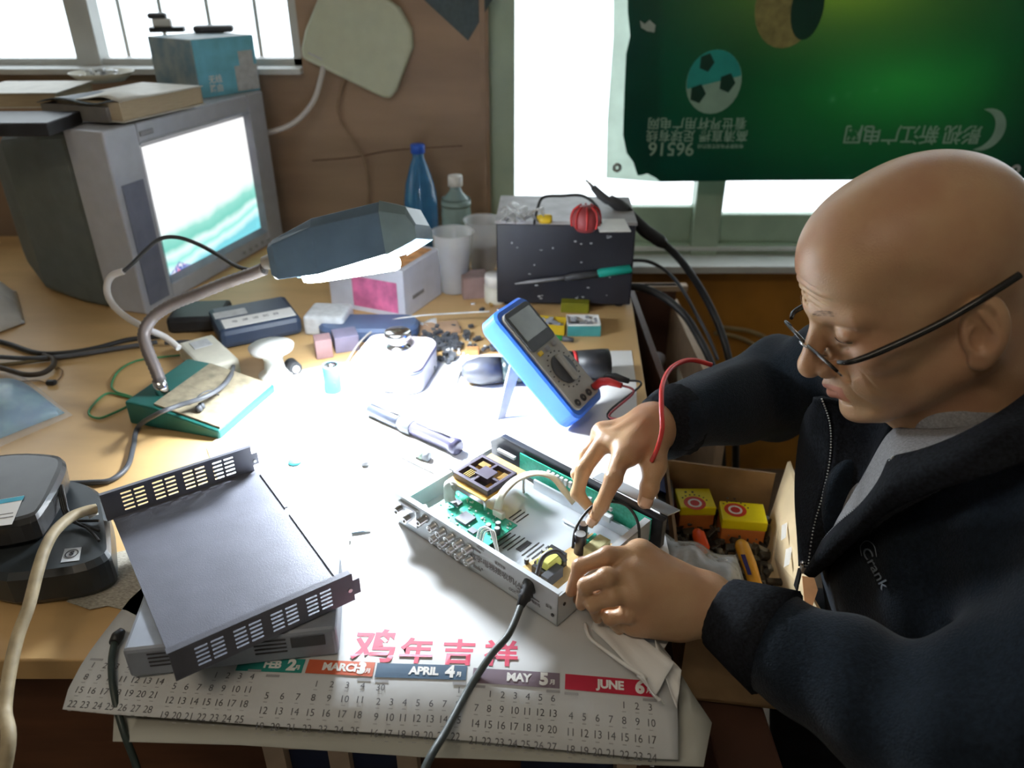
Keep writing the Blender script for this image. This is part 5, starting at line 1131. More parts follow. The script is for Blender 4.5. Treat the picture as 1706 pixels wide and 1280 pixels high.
# cables around it
cable('coax_cable', 'thick cream braided cable curving from behind the cover down past the desk edge', [T(160, 848, .812), T(142, 852, .815), T(118, 862, .82), T(92, 885, .825), T(75, 915, .825), T(62, 955, .82), T(48, 1010, .81), T(30, 1060, .80), T(16, 1120, .79), T(8, 1180, .78), T(2, 1300, .76), V((-0.50, 0.30, 0.55)), V((-0.54, 0.33, 0.20)), V((-0.60, 0.36, 0.008)), V((-0.80, 0.30, 0.008))], 0.0058, m_cc, 12)
for k, (dx, lb) in enumerate(((0, 'thin black wire from the router to the cover, uppermost of three'), (6, 'thin black wire from the router to the cover, middle of three'), (12, 'thin black wire from the router passing under the cover, lowest of three'))):
    cable('router_wire', lb, [T(96 + dx * .6, 806 + dx * .2, .824), T(100 + dx * .6, 828, .818), T(106 + dx * .6, 852, .806), T(116 + dx, 868 + dx * .3, .802), T(135 + dx, 872 - 4 + dx * 1.1, .801), T(165, 868 + dx * 2.8, .801)], 0.0017, m_bc, 6, cat='wire', group='thin router wires')
o = MB().cyl(T(146, 858, .805), T(162, 852, .805), 0.005, 0.004, n=12).build('cable_plug', m_white); tag(o, 'small white plug end at the left corner of the dark cover', 'plug')
c = T(196, 1058, TZ + 0.003)
t = thing('plug_lead', 'short black lead with a moulded plug, left of the grey box, hanging over the edge', 'lead', loc=c)
MB().rings([T(204, 1050, TZ + .010), T(196, 1060, TZ + .009), T(190, 1072, TZ + .009)], [0.0035, 0.006, 0.005], 10).build('plug', m_blk, t)
MB().tube([T(191, 1070, TZ + .009), T(186, 1100, TZ + .006), T(187, 1135, .752), T(195, 1180, .740), T(208, 1225, .725), T(228, 1280, .70), T(240, 1340, .68), V((-0.31, 0.37, 0.45)), V((-0.33, 0.40, 0.15)), V((-0.36, 0.40, 0.005)), V((-0.50, 0.36, 0.005))], 0.0034, 10, 6).build('lead', mat('dark_green_black_cord', (0.03, 0.045, 0.04), 0.4), t)
# ================================================================== left edge clutter
m_blub = mat('blue_printed_bag', sRGB(62, 120, 160), 0.35, var=0.4, scale=30, col2=sRGB(120, 175, 190))
t = thing('blue_parcel', 'blue printed plastic bag lying at the left edge of the desk', 'bag', loc=T(20, 690))
b = MB(); q = [T(-80, 645), T(40, 640), T(108, 690), T(-80, 765)]
def bagf(q, hgt):
    def f(u, v):
        p = q[0].lerp(q[1], u).lerp(q[3].lerp(q[2], u), v); k = (16 * u * (1 - u) * v * (1 - v)) ** 0.5
        return p + V((0, 0, 0.002 + hgt * k + 0.002 * math.sin(17 * u + 5 * v) * k))
    return f
b.sheet(bagf(q, 0.030), 16, 12, 0.0006); b.build('pouch', m_blub, t)
b = MB(); q2 = [T(-80, 632), T(42, 632), T(122, 694), T(-80, 782)]; b.sheet(lambda u, v: V(bagf(q2, 0.034)(u, v)), 16, 12, 0.0003); b.build('clear_sleeve', mat('very_thin_bag', (0.85, 0.87, 0.88), 0.15, alpha=0.14), t)
t = thing('white_bag', 'crumpled white plastic bag at the far left behind the cables', 'bag', loc=T(-5, 530))
b = MB(); q = [T(-90, 478), T(28, 488), T(42, 540), T(-90, 590)]; random.seed(2); ph = [random.uniform(0, 6) for _ in range(8)]
def wb(u, v):
    p = q[0].lerp(q[1], u).lerp(q[3].lerp(q[2], u), v); k = (16 * u * (1 - u) * v * (1 - v)) ** 0.4
    return p + V((0, 0, 0.003 + k * (0.035 + 0.012 * math.sin(11 * u + ph[0]) + 0.010 * math.sin(15 * v + 5 * u + ph[1]))))
b.sheet(wb, 22, 16, 0.0004); b.build('bag_film', mat('white_bag_film', sRGB(205, 205, 200), 0.35, var=0.06), t)
cs_ = [('uppermost black cable crossing the desk left of the lamp', [(-40, 560), (10, 572), (60, 588), (110, 588), (160, 580), (215, 566), (270, 560)], .0045, m_bc),
       ('dark cable crossing just below the uppermost black one', [(-40, 592), (40, 597), (95, 595), (150, 588), (210, 578), (262, 570)], .004, m_dgrey),
       ('olive brown cable at the left under the two black ones', [(-40, 612), (20, 606), (70, 600), (120, 592), (190, 580), (240, 576)], .0035, mat('olive_cable', sRGB(105, 92, 62), 0.5)),
       ('brown black cable looping back at the far left', [(-40, 605), (5, 614), (40, 624), (70, 622), (88, 610), (88, 598), (72, 592)], .0045, mat('brown_black_cable', sRGB(62, 52, 40), 0.5))]
for k, (lb, pts, r_, m_) in enumerate(cs_): cable('desk_cable', lb, [T(x, y, TZ + r_ + 0.001 + 0.004 * (k % 2)) for x, y in pts], r_, m_, 8)
cable('green_wire', 'thin green wire looping on the desk left of the lamp base', [T(x, y, TZ + 0.003) for x, y in [(300, 592), (262, 596), (225, 602), (198, 618), (186, 640), (192, 652), (215, 660), (232, 668), (206, 660), (178, 656), (155, 675), (148, 690), (165, 697), (190, 688), (215, 676)]], 0.0018, mat('green_sheath', sRGB(62, 132, 84), 0.4), 8, cat='wire')
cable('earphone_wire', 'hair thin brown wire with tiny dark plug at the left', [T(x, y, TZ + 0.002) for x, y in [(-10, 636), (30, 636), (62, 634), (84, 640), (100, 630), (104, 618), (96, 612)]], 0.0009, mat('brown_thin_wire', sRGB(110, 78, 40), 0.5), 6, cat='wire')
o = MB().rbox(tuple(T(87, 642) + V((0, 0, .005))), (0.016, 0.010, 0.008), 0.003).build('small_plug', m_blk); tag(o, 'tiny dark plug on the bare desk below the left cables', 'plug')
o = MB().sphere(tuple(T(492, 772) + V((0, 0, 0.0030))), 0.0095, 18, (1, 1, 0.32)).build('blue_cap', mat('aqua_gel', sRGB(70, 180, 190), 0.3)); tag(o, 'small flat aqua blue cap alone on the bright white paper', 'cap')
o = MB().rbox(tuple(T(609, 776) + V((0, 0, .0045))), (0.010, 0.009, 0.008), 0.002).build('paper_crumb', m_grey); tag(o, 'tiny grey crumb on the white paper right of the aqua cap', 'crumb')
o = MB().slab([T(586, 889, TZ + .004), T(617, 884, TZ + .004), T(618, 881, TZ + .004), T(586, 882, TZ + .004)], (0, 0, 0.001)).build('slate_strip', mat('slate_strip', sRGB(96, 122, 134), 0.6)); tag(o, 'narrow slate coloured strip on the white paper left of the receiver', 'strip')
o = MB().tube([T(588, 800, TZ + .004), T(589, 830, TZ + .005), T(586, 860, TZ + .004), T(583, 905, TZ + .003)], 0.0012, 6).build('paper_fold_edge', m_label); tag(o, 'thin raised fold edge of the white paper left of the receiver', 'paper fold')
# magnifier-tube / pen-like tester and plug
p0 = T(617, 692) + V((0, 0, .011)); p1 = T(766, 758) + V((0, 0, .011))
t = thing('tube_probe', 'long dark ribbed pen tube lying on the white paper in the lamp light', 'tube', loc=(p0 + p1) / 2)
MB().rings([p0, p0.lerp(p1, .02), p0.lerp(p1, .35), p0.lerp(p1, .36)], [0.008, 0.0105, 0.0105, 0.0095], 18).build('cap', mat('slate_metal', sRGB(44, 48, 58), 0.35, 0.3), t)
MB().rings([p0.lerp(p1, .36), p0.lerp(p1, .40), p0.lerp(p1, .50), p0.lerp(p1, .51)], [0.0095, 0.0125, 0.0120, 0.011], 18).build('grip_ring', m_dgrey, t)
MB().rings([p0.lerp(p1, .50), p0.lerp(p1, .92), p0.lerp(p1, .93), p0.lerp(p1, .985), p1], [0.0108, 0.0108, 0.0122, 0.0122, 0.009], 18).build('barrel', mat('violet_slate', sRGB(58, 56, 74), 0.25, 0.2), t)
b = MB(); sd = (p1 - p0).normalized(); up_ = V((0, 0, 1)); b.tube([p0.lerp(p1, .03) + up_ * 0.0105, p0.lerp(p1, .34) + up_ * 0.0105], 0.002, 8); b.tube([p0.lerp(p1, .55) + up_ * 0.0108, p0.lerp(p1, .90) + up_ * 0.0108], 0.0016, 8); b.build('clip', m_blk, t)
p0 = T(692, 762) + V((0, 0, .006)); p1 = T(717, 768) + V((0, 0, .006))
t = thing('coax_plug', 'little green and steel coaxial plug lying behind the receiver', 'plug', loc=p0)
MB().rings([p0, p0.lerp(p1, .3), p0.lerp(p1, .32), p0.lerp(p1, .6)], [0.004, 0.005, 0.006, 0.006], 12).build('body', mat('grey_green_plastic', sRGB(120, 135, 125), 0.4), t)
MB().rings([p0.lerp(p1, .6), p1], [0.0068, 0.0068], 12).build('collar', m_dgrey, t)

# ================================================================== RIGHT OF THE DESK: cabinet, parts drawer
m_cabb = mat('dark_red_brown_board', sRGB(92, 64, 52), 0.55, var=0.1, scale=10)
m_crm = mat('cream_edge_board', sRGB(200, 176, 150), 0.6, var=0.06)
t = thing('side_cabinet', 'dark brown cabinet with cream edges standing right of the desk', 'cabinet', loc=(0.40, 1.45, 0))
x0, x1, y0, y1, zt = 0.268, 0.375, 1.18, 1.66, 0.69
b = MB(); b.box(((x0 + x1) / 2, y1, 0.35), (x1 - x0, 0.016, 0.70)); b.box(((x0 + x1) / 2, (y0 + y1) / 2, 0.30), (x1 - x0, y1 - y0, 0.012)); b.box((x0, (y0 + y1) / 2, 0.35), (0.012, y1 - y0, 0.70)); b.build('inner_boards', m_cabb, t)
b = MB(); b.box(((x0 + x1) / 2 + .01, y1, zt + 0.004), (x1 - x0 + 0.03, 0.022, 0.012)); b.box((x1, (y0 + y1) / 2, 0.33), (0.016, y1 - y0 + 0.02, 0.66)); b.build('edge_boards', m_crm, t)
def zrect(name, lb, cat, px, z, m, th=0.001):
    o = MB().slab([T(x, y, z) for x, y in px], (0, 0, th)).build(name, m); tag(o, lb, cat); return o
t2 = thing('box_stand', 'narrow dark stand right of the desk carrying the cardboard parts box', 'stand', loc=(0.25, 0.66, 0))
MB().box((0.255, 0.66, 0.297), (0.07, 0.28, 0.594)).build('body', m_cabb, t2, bevel=0.003)
p0 = T(1072, 622, 0.60); p1 = T(1100, 590, 0.60)
tg = thing('grey_canister', 'small grey cylinder standing in the gap right of the desk', 'canister', loc=T(1085, 630, 0.56))
MB().cyl(T(1076, 640, .60), T(1096, 598, .60), 0.017, n=20).build('body', mat('grey_can', sRGB(150, 142, 146), 0.4), tg)
zrect('white_notes', 'white printed notes lying beyond the gap behind the sleeve', 'paper', [(1130, 545), (1160, 600), (1190, 640), (1128, 655)], 0.56, m_news)
# parts drawer (open box) : corners of the rim
RZ = 0.70
dA, dB, dC, dD = T(1112, 768, RZ), T(1292, 790, RZ), T(1385, 1085, RZ - 0.0), T(1150, 1060, RZ)
dr = thing('parts_box', 'shallow cardboard parts box full of small parts, between desk and man', 'box', loc=(dA + dC) / 2 - V((0, 0, 0.10)))
def wallq(b, a, c_, h0, h1, th, taper=0):
    n_ = (c_ - a).cross(V((0, 0, 1))).normalized() * th
    b.hexa([a + V((0, 0, h0)), c_ + V((0, 0, h0)), c_ + n_ + V((0, 0, h0)), a + n_ + V((0, 0, h0))], [a + V((0, 0, h1)), c_ + V((0, 0, h1 + taper)), c_ + n_ + V((0, 0, h1 + taper)), a + n_ + V((0, 0, h1))])
b = MB(); wallq(b, dB, dA, -0.10, 0.0, 0.004); b.build('far_wall', m_card, dr)
b = MB(); wallq(b, dC, dD, -0.10, 0.0, 0.004); b.build('near_wall', m_card, dr)
b = MB(); wallq(b, dA, dD, -0.10, 0.0, 0.004); b.build('left_wall', m_card, dr)
b = MB(); b.slab([V((p.x, p.y, RZ - 0.10)) for p in (dD, dC, dB, dA)], (0, 0, 0.004)); b.build('bottom', m_card, dr)
b = MB()   # sloping cream right wall
m_flap = mat('cream_card_flap', sRGB(200, 178, 140), 0.7, var=0.06, scale=20)
b.slab([T(1268, 905, .61), T(1312, 770, .715), T(1322, 800, .720), T(1340, 930, .720), T(1345, 990, .71), T(1412, 1104, .705), T(1330, 1085, .61), T(1268, 1000, .61)], (0.004, 0, 0.002)); b.build('right_flap', m_flap, dr)
for q_ in ([(1309, 880), (1318, 875), (1316, 900), (1308, 905)], [(1316, 920), (1327, 915), (1322, 945), (1313, 950)]):
    MB().slab([T(x, y, .686) + V((-0.006, 0.0, 0.004)) for x, y in q_], (0.0, 0, 0.0006)).build('white_tape', m_paper, dr)
# contents
random.seed(21); b = MB(); b2 = MB()
for k in range(260):
    px = random.uniform(1125, 1290); py_2 = random.uniform(855, 1010)
    p = T(px, py_2, 0.63 + random.uniform(-0.01, 0.012)); s_ = random.uniform(0.004, 0.012)
    M_ = Matrix.Translation(p) @ Matrix.Rotation(random.uniform(0, 3), 4, V((random.random(), random.random(), random.random())))
    bb = MB(M_); bb.rbox((0, 0, 0), (s_ * random.uniform(1, 2.4), s_, s_ * 0.7), 0.001, 1)
    (b if k % 5 else b2).add(bb.v, bb.f)
o = b.build('dark_small_parts', mat('mixed_dark_parts', sRGB(62, 56, 48), 0.5, var=0.5, scale=30)); tag(o, 'jumble of small dark electronic parts filling the cardboard box', 'parts', kind='stuff')
o = b2.build('pale_small_parts', mat('mixed_pale_parts', sRGB(120, 118, 108), 0.4, var=0.3, scale=30)); tag(o, 'scattered pale small parts among the dark ones in the cardboard box', 'parts', kind='stuff')
m_ycar = mat('bright_yellow_card', sRGB(232, 214, 20), 0.45, var=0.05)
def ybox(nm_lb, a, bb_, depth, zt_, hgt, ringc, emoji):
    A = T(*a, zt_); Bq = T(*bb_, zt_); F = frame(A - V((0, 0, hgt)), Bq - A); L_ = (Bq - A).length
    t = thing('component_box', nm_lb, 'box', F=F, group='yellow component boxes')
    MB(F).rbox((L_ / 2, depth / 2, hgt * 0.82), (L_, depth, hgt * 0.36), 0.0015).build('lid', m_ycar, t)
    MB(F).rbox((L_ / 2, depth / 2, hgt * 0.32), (L_ - 0.002, depth - 0.002, hgt * 0.64), 0.0015).build('body', mat('orange_card', sRGB(205, 120, 60), 0.55), t)
    b = MB(F); c_ = ringc
    def ring(r0, r1, a0, a1, zz_):
        n_ = 24
        for k in range(n_):
            t0 = math.radians(a0 + (a1 - a0) * k / n_); t1 = math.radians(a0 + (a1 - a0) * (k + 1) / n_)
            bq = [(c_[0] + r_ * math.cos(tt), c_[1] + r_ * math.sin(tt), zz_) for r_, tt in ((r0, t0), (r1, t0), (r1, t1), (r0, t1))]
            b.add(bq, [(0, 1, 2, 3)])
    ring(0.010, 0.0155, 0, 360, hgt + 0.0004); b.build('red_ring_print', mat('red_print', sRGB(205, 60, 30), 0.5), t)
    b = MB(F); ring(0.0068, 0.0098, 0, 360, hgt + 0.0006); b.build('white_ring_print', m_paper, t)
    b = MB(F); ring(0.0, 0.0066, 0, 360, hgt + 0.0006); b.build('red_centre_print', mat('deep_red_print', sRGB(190, 45, 40), 0.5), t)
    b = MB(F)
    for k in range(7): a_ = math.radians(20 + 20 * k); b.box((c_[0] + 0.0195 * math.cos(a_), c_[1] + 0.0195 * math.sin(a_), hgt + 0.0005), (0.002, 0.002, 0.0004))
    b.box((c_[0] - .008, c_[1] + 0.026, hgt + .0005), (.003, .003, .0004)); b.box((c_[0] + .002, c_[1] + 0.026, hgt + .0005), (.003, .003, .0004)); b.build('black_printing', m_ink, t)
ybox('left yellow component box with red ring print in the cardboard box', (1134, 846), (1194, 846), 0.046, 0.672, 0.040, (0.022, 0.010), 0)
ybox('right yellow component box beside the cream flap', (1204, 866), (1280, 872), 0.044, 0.668, 0.044, (0.020, 0.024), 0)
t = thing('blue_card_case', 'dark case with a blue card corner behind the left yellow box', 'case', loc=T(1105, 830, .65))
MB().slab([T(1088, 812, .68), T(1117, 825, .68), T(1112, 798, .68), T(1098, 790, .68)], (0, 0, -0.004)).build('blue_card', mat('navy_card', sRGB(52, 64, 130), 0.4), t)
b = MB(); b.slab([T(1090, 880, .672), T(1126, 885, .672), T(1120, 800, .672), T(1092, 792, .672)], (0, 0, -0.03)); b.build('case', mat('taupe_case', sRGB(88, 82, 80), 0.5), t)
t = thing('orange_cap', 'small bright orange screw cap among the dark parts', 'cap', loc=T(1168, 905, .645))
MB().rings([T(1160, 886, .66), T(1164, 892, .66), T(1172, 914, .655), T(1174, 918, .655)], [0.006, 0.009, 0.009, 0.006], 12).build('cap', mat('orange_plastic', sRGB(230, 84, 30), 0.4), t)
t = thing('glue_tube', 'yellow orange glue tube with dark blue stripe lying in the box', 'tube', loc=T(1250, 940, .645))
MB().rings([T(1234, 905, .664), T(1236, 910, .664), T(1248, 940, .66), T(1262, 985, .655), T(1266, 996, .655)], [0.007, 0.0095, 0.0095, 0.008, 0.002], 14).build('body', mat('amber_tube', sRGB(220, 160, 45), 0.4), t)
MB().slab([T(1234, 925, .676), T(1241, 925, .676), T(1252, 958, .672), T(1246, 958, .672)], (0, 0, 0.001)).build('blue_stripe', mat('indigo_print', sRGB(45, 40, 100), 0.4), t)
t = thing('parts_bag', 'clear plastic bag of parts lying behind the near hand', 'bag', loc=T(1200, 950, .67))
b = MB(); q = [T(1080, 880, .71), T(1225, 930, .685), T(1262, 1015, .685), T(1120, 990, .71)]
b.sheet(lambda u, v: q[0].lerp(q[1], u).lerp(q[3].lerp(q[2], u), v) + V((0, 0, 0.012 * math.sin(PI * u) * math.sin(PI * v) + 0.004 * math.sin(14 * u + 6 * v))), 20, 12, 0.0003); b.build('bag_film', m_bagpl, t)
t = thing('metal_clip', 'brown folded card tab at the zip edge, on the cream flap', 'card', loc=T(1350, 990, .70))
MB().slab([T(1336, 962, .715), T(1356, 965, .715), T(1362, 985, .715), T(1350, 1022, .715), T(1340, 1005, .715)], (0, 0, 0.002)).build('tab', mat('tan_tab', sRGB(176, 124, 80), 0.6), t)
# cable tangle behind the man's far sleeve and under the desk things
for k, (lb, pts) in enumerate((('pale cord crossing the wall behind the far sleeve, upper of two', [(1200, 545), (1250, 552), (1290, 570), (1325, 592), (1380, 600)]), ('pale cord crossing the wall behind the far sleeve, lower of two', [(1190, 555), (1230, 562), (1280, 585), (1320, 596), (1380, 592)]))):
    cable('wall_cord', lb, [PL(x, y, (0, WY - 0.02, 0), (0, 1, 0)) for x, y in pts], 0.006, mat('beige_cord', sRGB(160, 140, 100), 0.6), 8, cat='cord', group='pale cords behind the far sleeve')
# rack under the desk front edge
rk = thing('plastic_rack', 'white framed rack with blue panels showing below the paper edge', 'rack', loc=(-0.066, 0.556, 0))
b = MB(); 
for x in (-0.259, -0.189, -0.115, 0.126): b.box((x, 0.556, 0.31), (0.022, 0.022, 0.62))
for z_ in (0.03, 0.61): b.box((-0.066, 0.556, z_), (0.40, 0.018, 0.024))
b.build('frame', m_crm, rk)
for x0_, x1_ in ((-0.250, -0.198), (-0.180, -0.126), (0.010, 0.114)): MB().box(((x0_ + x1_) / 2, 0.562, 0.32), (x1_ - x0_, 0.006, 0.58)).build('panel', mat('navy_panel', sRGB(20, 42, 78), 0.5), rk)
# ================================================================== sculpting: smooth blended distance fields turned into surfaces
def sm(a, b_, k):                         # smooth union
    h = np.clip(0.5 + 0.5 * (b_ - a) / k, 0, 1); return b_ + (a - b_) * h - k * h * (1 - h)
def ssub(a, b_, k): return -sm(-a, b_, k)  # a minus b
def smax(a, b_, k): return -sm(-a, -b_, k)
def ell(p, c, r, R=None):
    q = p - np.array(c)
    if R is not None: q = q @ R
    r = np.array(r); k0 = np.linalg.norm(q / r, axis=1); k1 = np.linalg.norm(q / (r * r), axis=1)
    return k0 * (k0 - 1.0) / np.maximum(k1, 1e-9)
def sph(p, c, r): return np.linalg.norm(p - np.array(c), axis=1) - r
def cap(p, a, b_, r0, r1=None):            # tapered capsule
    a = np.array(a, float); b_ = np.array(b_, float); r1 = r0 if r1 is None else r1
    ab = b_ - a; t = np.clip(((p - a) @ ab) / max(ab @ ab, 1e-12), 0, 1)
    return np.linalg.norm(p - a - t[:, None] * ab, axis=1) - (r0 + (r1 - r0) * t)
def surf(fn, lo, hi, h, name='s'):
    """surface nets over the box lo..hi with cell h, evaluated only near the surface"""
    lo = np.array(lo, float); hi = np.array(hi, float); B = 4
    n = (np.ceil((hi - lo) / (h * B)).astype(int) + 1) * B
    nc = n // B
    ci = np.stack(np.meshgrid(*[np.arange(k) for k in nc], indexing='ij'), -1).reshape(-1, 3)
    cc = lo + (ci + 0.5) * h * B; dc = fn(cc); act = np.abs(dc) < h * B * 1.9
    D = np.repeat(np.repeat(np.repeat(dc.reshape(nc), B, 0), B, 1), B, 2).astype(np.float32)
    off = np.stack(np.meshgrid(*[np.arange(B)] * 3, indexing='ij'), -1).reshape(-1, 3)
    gi = (ci[act][:, None, :] * B + off[None]).reshape(-1, 3)
    D[gi[:, 0], gi[:, 1], gi[:, 2]] = fn(lo + gi * h)
    s = D < 0; nx, ny, nz = D.shape
    corners = [(i, j, k) for i in (0, 1) for j in (0, 1) for k in (0, 1)]
    sl = lambda A, c: A[c[0]:nx - 1 + c[0], c[1]:ny - 1 + c[1], c[2]:nz - 1 + c[2]]
    cnt = sum(sl(s, c).astype(np.int8) for c in corners); mixed = (cnt > 0) & (cnt < 8)
    idx = -np.ones(mixed.shape, np.int64); I = np.argwhere(mixed); idx[mixed] = np.arange(len(I))
    acc = np.zeros((len(I), 3)); num = np.zeros(len(I))
    for a in corners:
        for ax in range(3):
            if a[ax]: continue
            b_ = list(a); b_[ax] = 1
            da = D[I[:, 0] + a[0], I[:, 1] + a[1], I[:, 2] + a[2]]; db = D[I[:, 0] + b_[0], I[:, 1] + b_[1], I[:, 2] + b_[2]]
            m = (da < 0) != (db < 0); t = np.where(m, da / np.where(m, da - db, 1), 0)
            for k in range(3): acc[:, k] += np.where(m, a[k] + (t if k == ax else 0), 0)
            num += m
    vv = lo + (I + acc / np.maximum(num, 1)[:, None]) * h
    F_ = []
    for ax in range(3):
        u, w = (ax + 1) % 3, (ax + 2) % 3
        A0 = [slice(1, -1)] * 3; A0[ax] = slice(0, -1); A1 = list(A0); A1[ax] = slice(1, None)
        s0 = s[tuple(A0)]; s1 = s[tuple(A1)]; m = s0 != s1; J = np.argwhere(m); fl = s0[m]
        base = J.copy(); base[:, u] += 1; base[:, w] += 1
        def at_(du, dw):
            q = base.copy(); q[:, u] += du; q[:, w] += dw; return idx[q[:, 0], q[:, 1], q[:, 2]]
        q = np.stack([at_(-1, -1), at_(0, -1), at_(0, 0), at_(-1, 0)], 1); q[~fl] = q[~fl][:, ::-1]; F_.append(q)
    F_ = np.concatenate(F_); F_ = F_[(F_ >= 0).all(1)]
    return vv, F_
def smooth_mesh(vv, ff, it=2, lam=0.5):
    e = np.concatenate([ff[:, [0, 1]], ff[:, [1, 2]], ff[:, [2, 3]], ff[:, [3, 0]]]); n = len(vv)
    for k in range(it):
        a = np.zeros_like(vv); c = np.zeros(n)
        for i, j in ((0, 1), (1, 0)): np.add.at(a, e[:, i], vv[e[:, j]]); np.add.at(c, e[:, i], 1)
        vv = vv + lam * (a / np.maximum(c, 1)[:, None] - vv)
    return vv
def mesh_obj(name, chunks, mats_, parent, frame_=None):
    """chunks: list of (verts, quads, material index array or int)"""
    F0 = FR[parent.name] if parent else (frame_ or Matrix.Identity(4)); Fi = np.array(F0.inverted())
    V_ = []; Q = []; MI = []; o = 0
    for vv, ff, mi in chunks:
        V_.append(vv @ Fi[:3, :3].T + Fi[:3, 3]); Q.append(ff + o); MI.append(np.full(len(ff), mi) if np.isscalar(mi) else mi); o += len(vv)
    V_ = np.concatenate(V_); Q = np.concatenate(Q); MI = np.concatenate(MI)
    me = bpy.data.meshes.new(name); me.vertices.add(len(V_)); me.vertices.foreach_set('co', V_.ravel().astype(np.float32))
    me.loops.add(Q.size); me.loops.foreach_set('vertex_index', Q.ravel().astype(np.int32)); me.polygons.add(len(Q))
    me.polygons.foreach_set('loop_start', np.arange(0, Q.size, 4).astype(np.int32)); me.polygons.foreach_set('loop_total', np.full(len(Q), 4, np.int32))
    for m in mats_: me.materials.append(m)
    me.polygons.foreach_set('material_index', MI.astype(np.int32)); me.polygons.foreach_set('use_smooth', np.ones(len(Q), bool)); me.update(calc_edges=True); me.validate()
    ob = bpy.data.objects.new(name, me); COL.objects.link(ob)
    if parent: ob.parent = parent
    FR[ob.name] = F0
    return ob

# ------------------------------------------------------------------ the man: head pose
HO = np.array([0.3660, 0.6682, 1.0925]); yw_h, pt_h, rl_h = 0.0518, 0.4402, 0.1019
f_ = np.array([-math.cos(yw_h) * math.cos(pt_h), -math.sin(yw_h) * math.cos(pt_h), -math.sin(pt_h)])
l_ = np.cross([0, 0, 1], f_); l_ /= np.linalg.norm(l_); u_ = np.cross(f_, l_)
l2 = l_ * math.cos(rl_h) + u_ * math.sin(rl_h); u2 = u_ * math.cos(rl_h) - l_ * math.sin(rl_h)
HR = np.array([f_, l2, u2]).T                     # columns: forward, left (towards the camera), up
HS = 1.0
def hl2w(p): return HR @ (np.array(p) * HS) + HO
def hw2l(p): return (p - HO) @ HR / HS
NECK = np.array([0.455, 0.655, 0.93])             # base of the neck in the world
nk_l = (HR.T @ (NECK - HO)) / HS
def head_sdf(p):                                   # p in head coordinates: x forward, y left, z up
    y = np.abs(p[:, 1]); q = np.stack([p[:, 0], y, p[:, 2]], 1)
    d = ell(p, (-0.012, 0, 0.028), (0.098, 0.077, 0.0820))
    d = sm(d, ell(p, (0.026, 0, 0.040), (0.064, 0.064, 0.058)), 0.02)
    d = sm(d, ell(p, (0.030, 0, -0.030), (0.056, 0.060, 0.060)), 0.03)
    d = sm(d, ell(p, (0.040, 0, -0.075), (0.046, 0.044, 0.034)), 0.022)
    d = sm(d, cap(q, (-0.010, 0.057, -0.060), (0.064, 0.022, -0.098), 0.019, 0.016), 0.024)
    d = sm(d, ell(q, (0.056, 0.043, -0.034), (0.022, 0.020, 0.018)), 0.016)           # cheekbone
    d = sm(d, ell(q, (0.058, 0.030, -0.062), (0.024, 0.022, 0.022)), 0.014)           # cheek
    d = sm(d, ell(p, (0.078, 0, -0.104), (0.017, 0.020, 0.014)), 0.014)               # chin
    d = sm(d, ell(p, (0.074, 0, -0.068), (0.025, 0.033, 0.026)), 0.012)               # mouth mound
    d = sm(d, cap(q, (0.084, 0.006, 0.012), (0.066, 0.046, 0.010), 0.010, 0.009), 0.012)  # brow ridge
    d = ssub(d, ell(q, (0.093, 0.031, -0.008), (0.016, 0.017, 0.011)), 0.010)         # eye socket
    d = sm(d, ell(q, (0.072, 0.031, -0.008), (0.0125, 0.0155, 0.0115)), 0.003)        # lowered lids
    d = ssub(d, cap(q, (0.086, 0.021, -0.013), (0.078, 0.043, -0.012), 0.0010), 0.0018)   # lid line
    d = ssub(d, cap(q, (0.086, 0.020, 0.000), (0.076, 0.046, 0.001), 0.0008), 0.002)     # upper lid fold
    d = ssub(d, cap(q, (0.082, 0.023, -0.024), (0.070, 0.043, -0.022), 0.0016), 0.004)    # bag under the eye
    d = sm(d, cap(p, (0.084, 0, 0.002), (0.106, 0, -0.036), 0.0080, 0.0100), 0.008)   # nose bridge
    d = sm(d, sph(p, (0.1085, 0, -0.042), 0.0115), 0.006)
    d = sm(d, ell(q, (0.096, 0.0135, -0.046), (0.011, 0.0075, 0.0085)), 0.004)        # wings
    d = ssub(d, ell(q, (0.101, 0.0068, -0.0545), (0.005, 0.0035, 0.004)), 0.002)      # nostril
    d = sm(d, cap(q, (0.0985, 0.0, -0.0665), (0.084, 0.023, -0.0725), 0.0050, 0.0028), 0.003)   # lips
    d = sm(d, cap(q, (0.0960, 0.0, -0.0775), (0.084, 0.020, -0.0755), 0.0062, 0.0030), 0.003)
    d = ssub(d, cap(q, (0.1040, 0.0, -0.0722), (0.084, 0.026, -0.0745), 0.0008), 0.0016)
    d = ssub(d, cap(q, (0.090, 0.0, -0.088), (0.084, 0.013, -0.087), 0.0035), 0.006)      # under the lip
    d = ssub(d, cap(q, (0.090, 0.019, -0.046), (0.076, 0.034, -0.072), 0.0017), 0.007)    # fold beside the mouth
    for k, z in enumerate((0.022, 0.031, 0.041)):   # forehead lines
        d = ssub(d, cap(q, (0.0935 - 0.0012 * k * k, 0.0, z), (0.078 - 0.002 * k, 0.034, z - 0.003), 0.0009), 0.0026)
    for a_, z in ((0.3, 0.001), (0.0, -0.007), (-0.3, -0.015)):                      # crow's feet
        d = ssub(d, cap(q, (0.064, 0.0500, z), (0.050, 0.0575, z + 0.006 * a_), 0.0006), 0.0020)
    d = ssub(d, ell(q, (0.045, 0.082, 0.020), (0.030, 0.012, 0.024)), 0.02)           # temple
    # ear
    th = 0.42; c, s = math.cos(th), math.sin(th); Re = np.array([[c, -s, 0], [s, c, 0], [0, 0, 1.0]]).T
